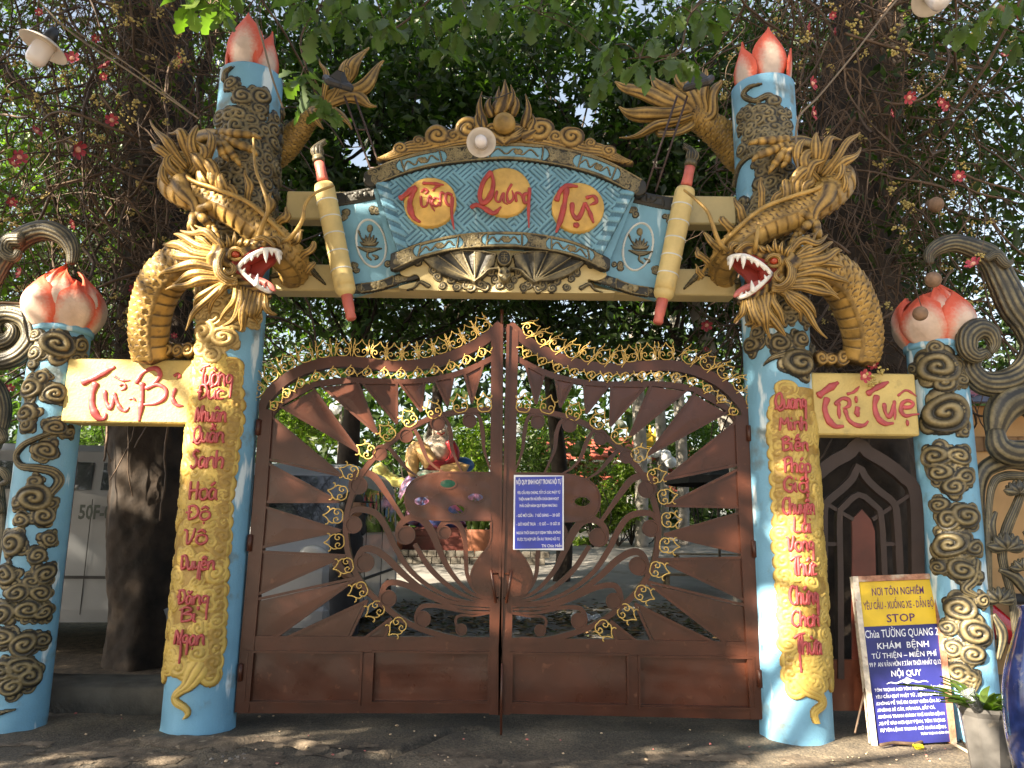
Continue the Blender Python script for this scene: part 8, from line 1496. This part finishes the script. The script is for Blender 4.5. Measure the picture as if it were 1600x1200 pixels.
# debris under the board and over the ground
def stick(label, pts, r, m, nm='stick', grp=None): q = spline([GND(*a)+np.array([0, 0, .012+r]) for a in pts], n=8); V, F_, c = tube(q, r, 7); o = mk(nm, V, F_, m, None, True, None, q[0]); tag(o, label, 'stick', grp)
stick('pale perforated wooden strip lying right of the rules board foot', [(1478, 1160), (1505, 1176), (1530, 1190)], .011, mat('pale_strip', (.55, .45, .32), .7)); stick('brown dry palm husk curled at the foot of the rules board', [(1376, 1170), (1400, 1166), (1430, 1168), (1450, 1160)], .012, TWIG, 'husk'); stick('thin dry stick beside the pale strip', [(1480, 1150), (1500, 1160), (1512, 1172)], .008, TWIG)
q0, q1 = P(1352, 1075, 5.95), P(1336, 1145, 5.75); V, F_, c = tube([q0, q1], .007, 6); o = mk('stick', V, F_, TWIG, None, True, None, q1); tag(o, 'thin stick leaning against the left side of the rules board', 'stick')
g = GND(1435, 1171); V, F_ = bbox(g+np.array([0, 0, .02]), (.07, .05, .03), .012); o = mk('yellow_scrap', V, F_, mat('bright_yellow_plastic', (.75, .62, .02), .4), None, True, None, g); tag(o, 'crumpled bright yellow scrap at the foot of the rules board', 'litter')
PALE = mat('pale_fallen_petal', (.62, .46, .30), .6, var=.2, vs=40); PINKP = mat('pink_fallen_petal', (.50, .16, .14), .6, var=.2)
rs = np.random.RandomState(8)
spots = [(178, 1087), (214, 1099), (105, 1113), (118, 1117), (224, 1153), (134, 1150), (235, 1019), (247, 1018), (405, 1122), (427, 1121), (479, 1170), (570, 1176), (620, 1136), (680, 1152), (757, 1123), (433, 1196), (400, 1174), (353, 1192), (822, 1150), (824, 1158), (1078, 1143), (940, 1148), (700, 1186), (520, 1182), (610, 1150), (1010, 1190), (880, 1180), (1110, 1165)]+[(rs.uniform(380, 1180), rs.uniform(1130, 1198)) for _ in range(26)]+[(rs.uniform(100, 250), rs.uniform(1060, 1150)) for _ in range(10)]+[(rs.uniform(1300, 1480), rs.uniform(1165, 1198)) for _ in range(18)]
mb = MB(); V, F_ = ell((0, 0, 0), (1, .7, .45), 8, 6); mb.add(V+.12*np.sin(V*7)[:, [1, 2, 0]], F_); PM1 = shared(mb, 'fallen_petal', PALE); PM2 = shared(mb, 'fallen_petal', PINKP)
for k, (a, b) in enumerate(spots):
    p = GND(a, b); big = k < 28; o = inst(PM2 if k % 4 == 3 else PM1, 'fallen_petal', None, p+[0, 0, .012], rs.uniform(.009, .017) if big else rs.uniform(.005, .010), (0, 0, rs.uniform(0, 6))); tag(o, 'small fallen blossom scrap lying on the dark ground before the gate', 'petal', 'blossom scraps on the ground')
STN = mat('rubble_stone', (.20, .18, .16), .9, var=.3, vs=20, bump=.6); V, F_ = ell((0, 0, 0), (1, .8, .55), 10, 7); mb = MB(); mb.add(V+.16*np.sin(V*5+1)[:, [2, 0, 1]], F_); SM = shared(mb, 'stone', STN)
for k in range(26):
    a, b = rs.normal(385, 26), rs.normal(1190, 6); p = GND(a, b); o = inst(SM, 'stone', None, p+[0, 0, .006], rs.uniform(.006, .018), (rs.uniform(0, 1), 0, rs.uniform(0, 6))); tag(o, 'small grey stone in the broken patch by the foot of the tall left pillar', 'stone', 'loose stones in the broken asphalt')
for a, b, R, lb_ in ((814, 973, .09, 'crumpled pale plastic scrap behind the gate just right of the centre stile'), (905, 985, .12, 'largest crumpled pale plastic bag behind the foot of the right leaf'), (925, 992, .10, 'crumpled plastic bag right of the largest one behind the right leaf'), (820, 980, .06, 'smallest pale plastic scrap behind the gate near the centre stile')):
    p = P(a, b, 10.8); V, F_ = ell((p[0], 10.8, yz(10.8)+.06), (R, R*.8, R*.6), 14, 10); V = V+.03*np.sin(V*38)[:, [1, 2, 0]]; o = mk('plastic_bag', V, F_, mat('crumpled_plastic', (.55, .58, .62), .25, trans=.3), None, True, None, (p[0], 10.8, .2)); tag(o, lb_, 'litter', 'plastic bags behind the gate')
# unseen pale street sheet, added to bounce warm sunlight onto the gateway
st_ = mk('street', *[np.array([[-60, -14, .004], [60, -14, .004], [60, 2.6, .004], [-60, 2.6, .004]], float), np.array([[0, 1, 2, 3]])], mat('bounce_concrete_road', (.30, .25, .19), .9, var=.15, vs=1), None, False); tag(st_, kind='structure')
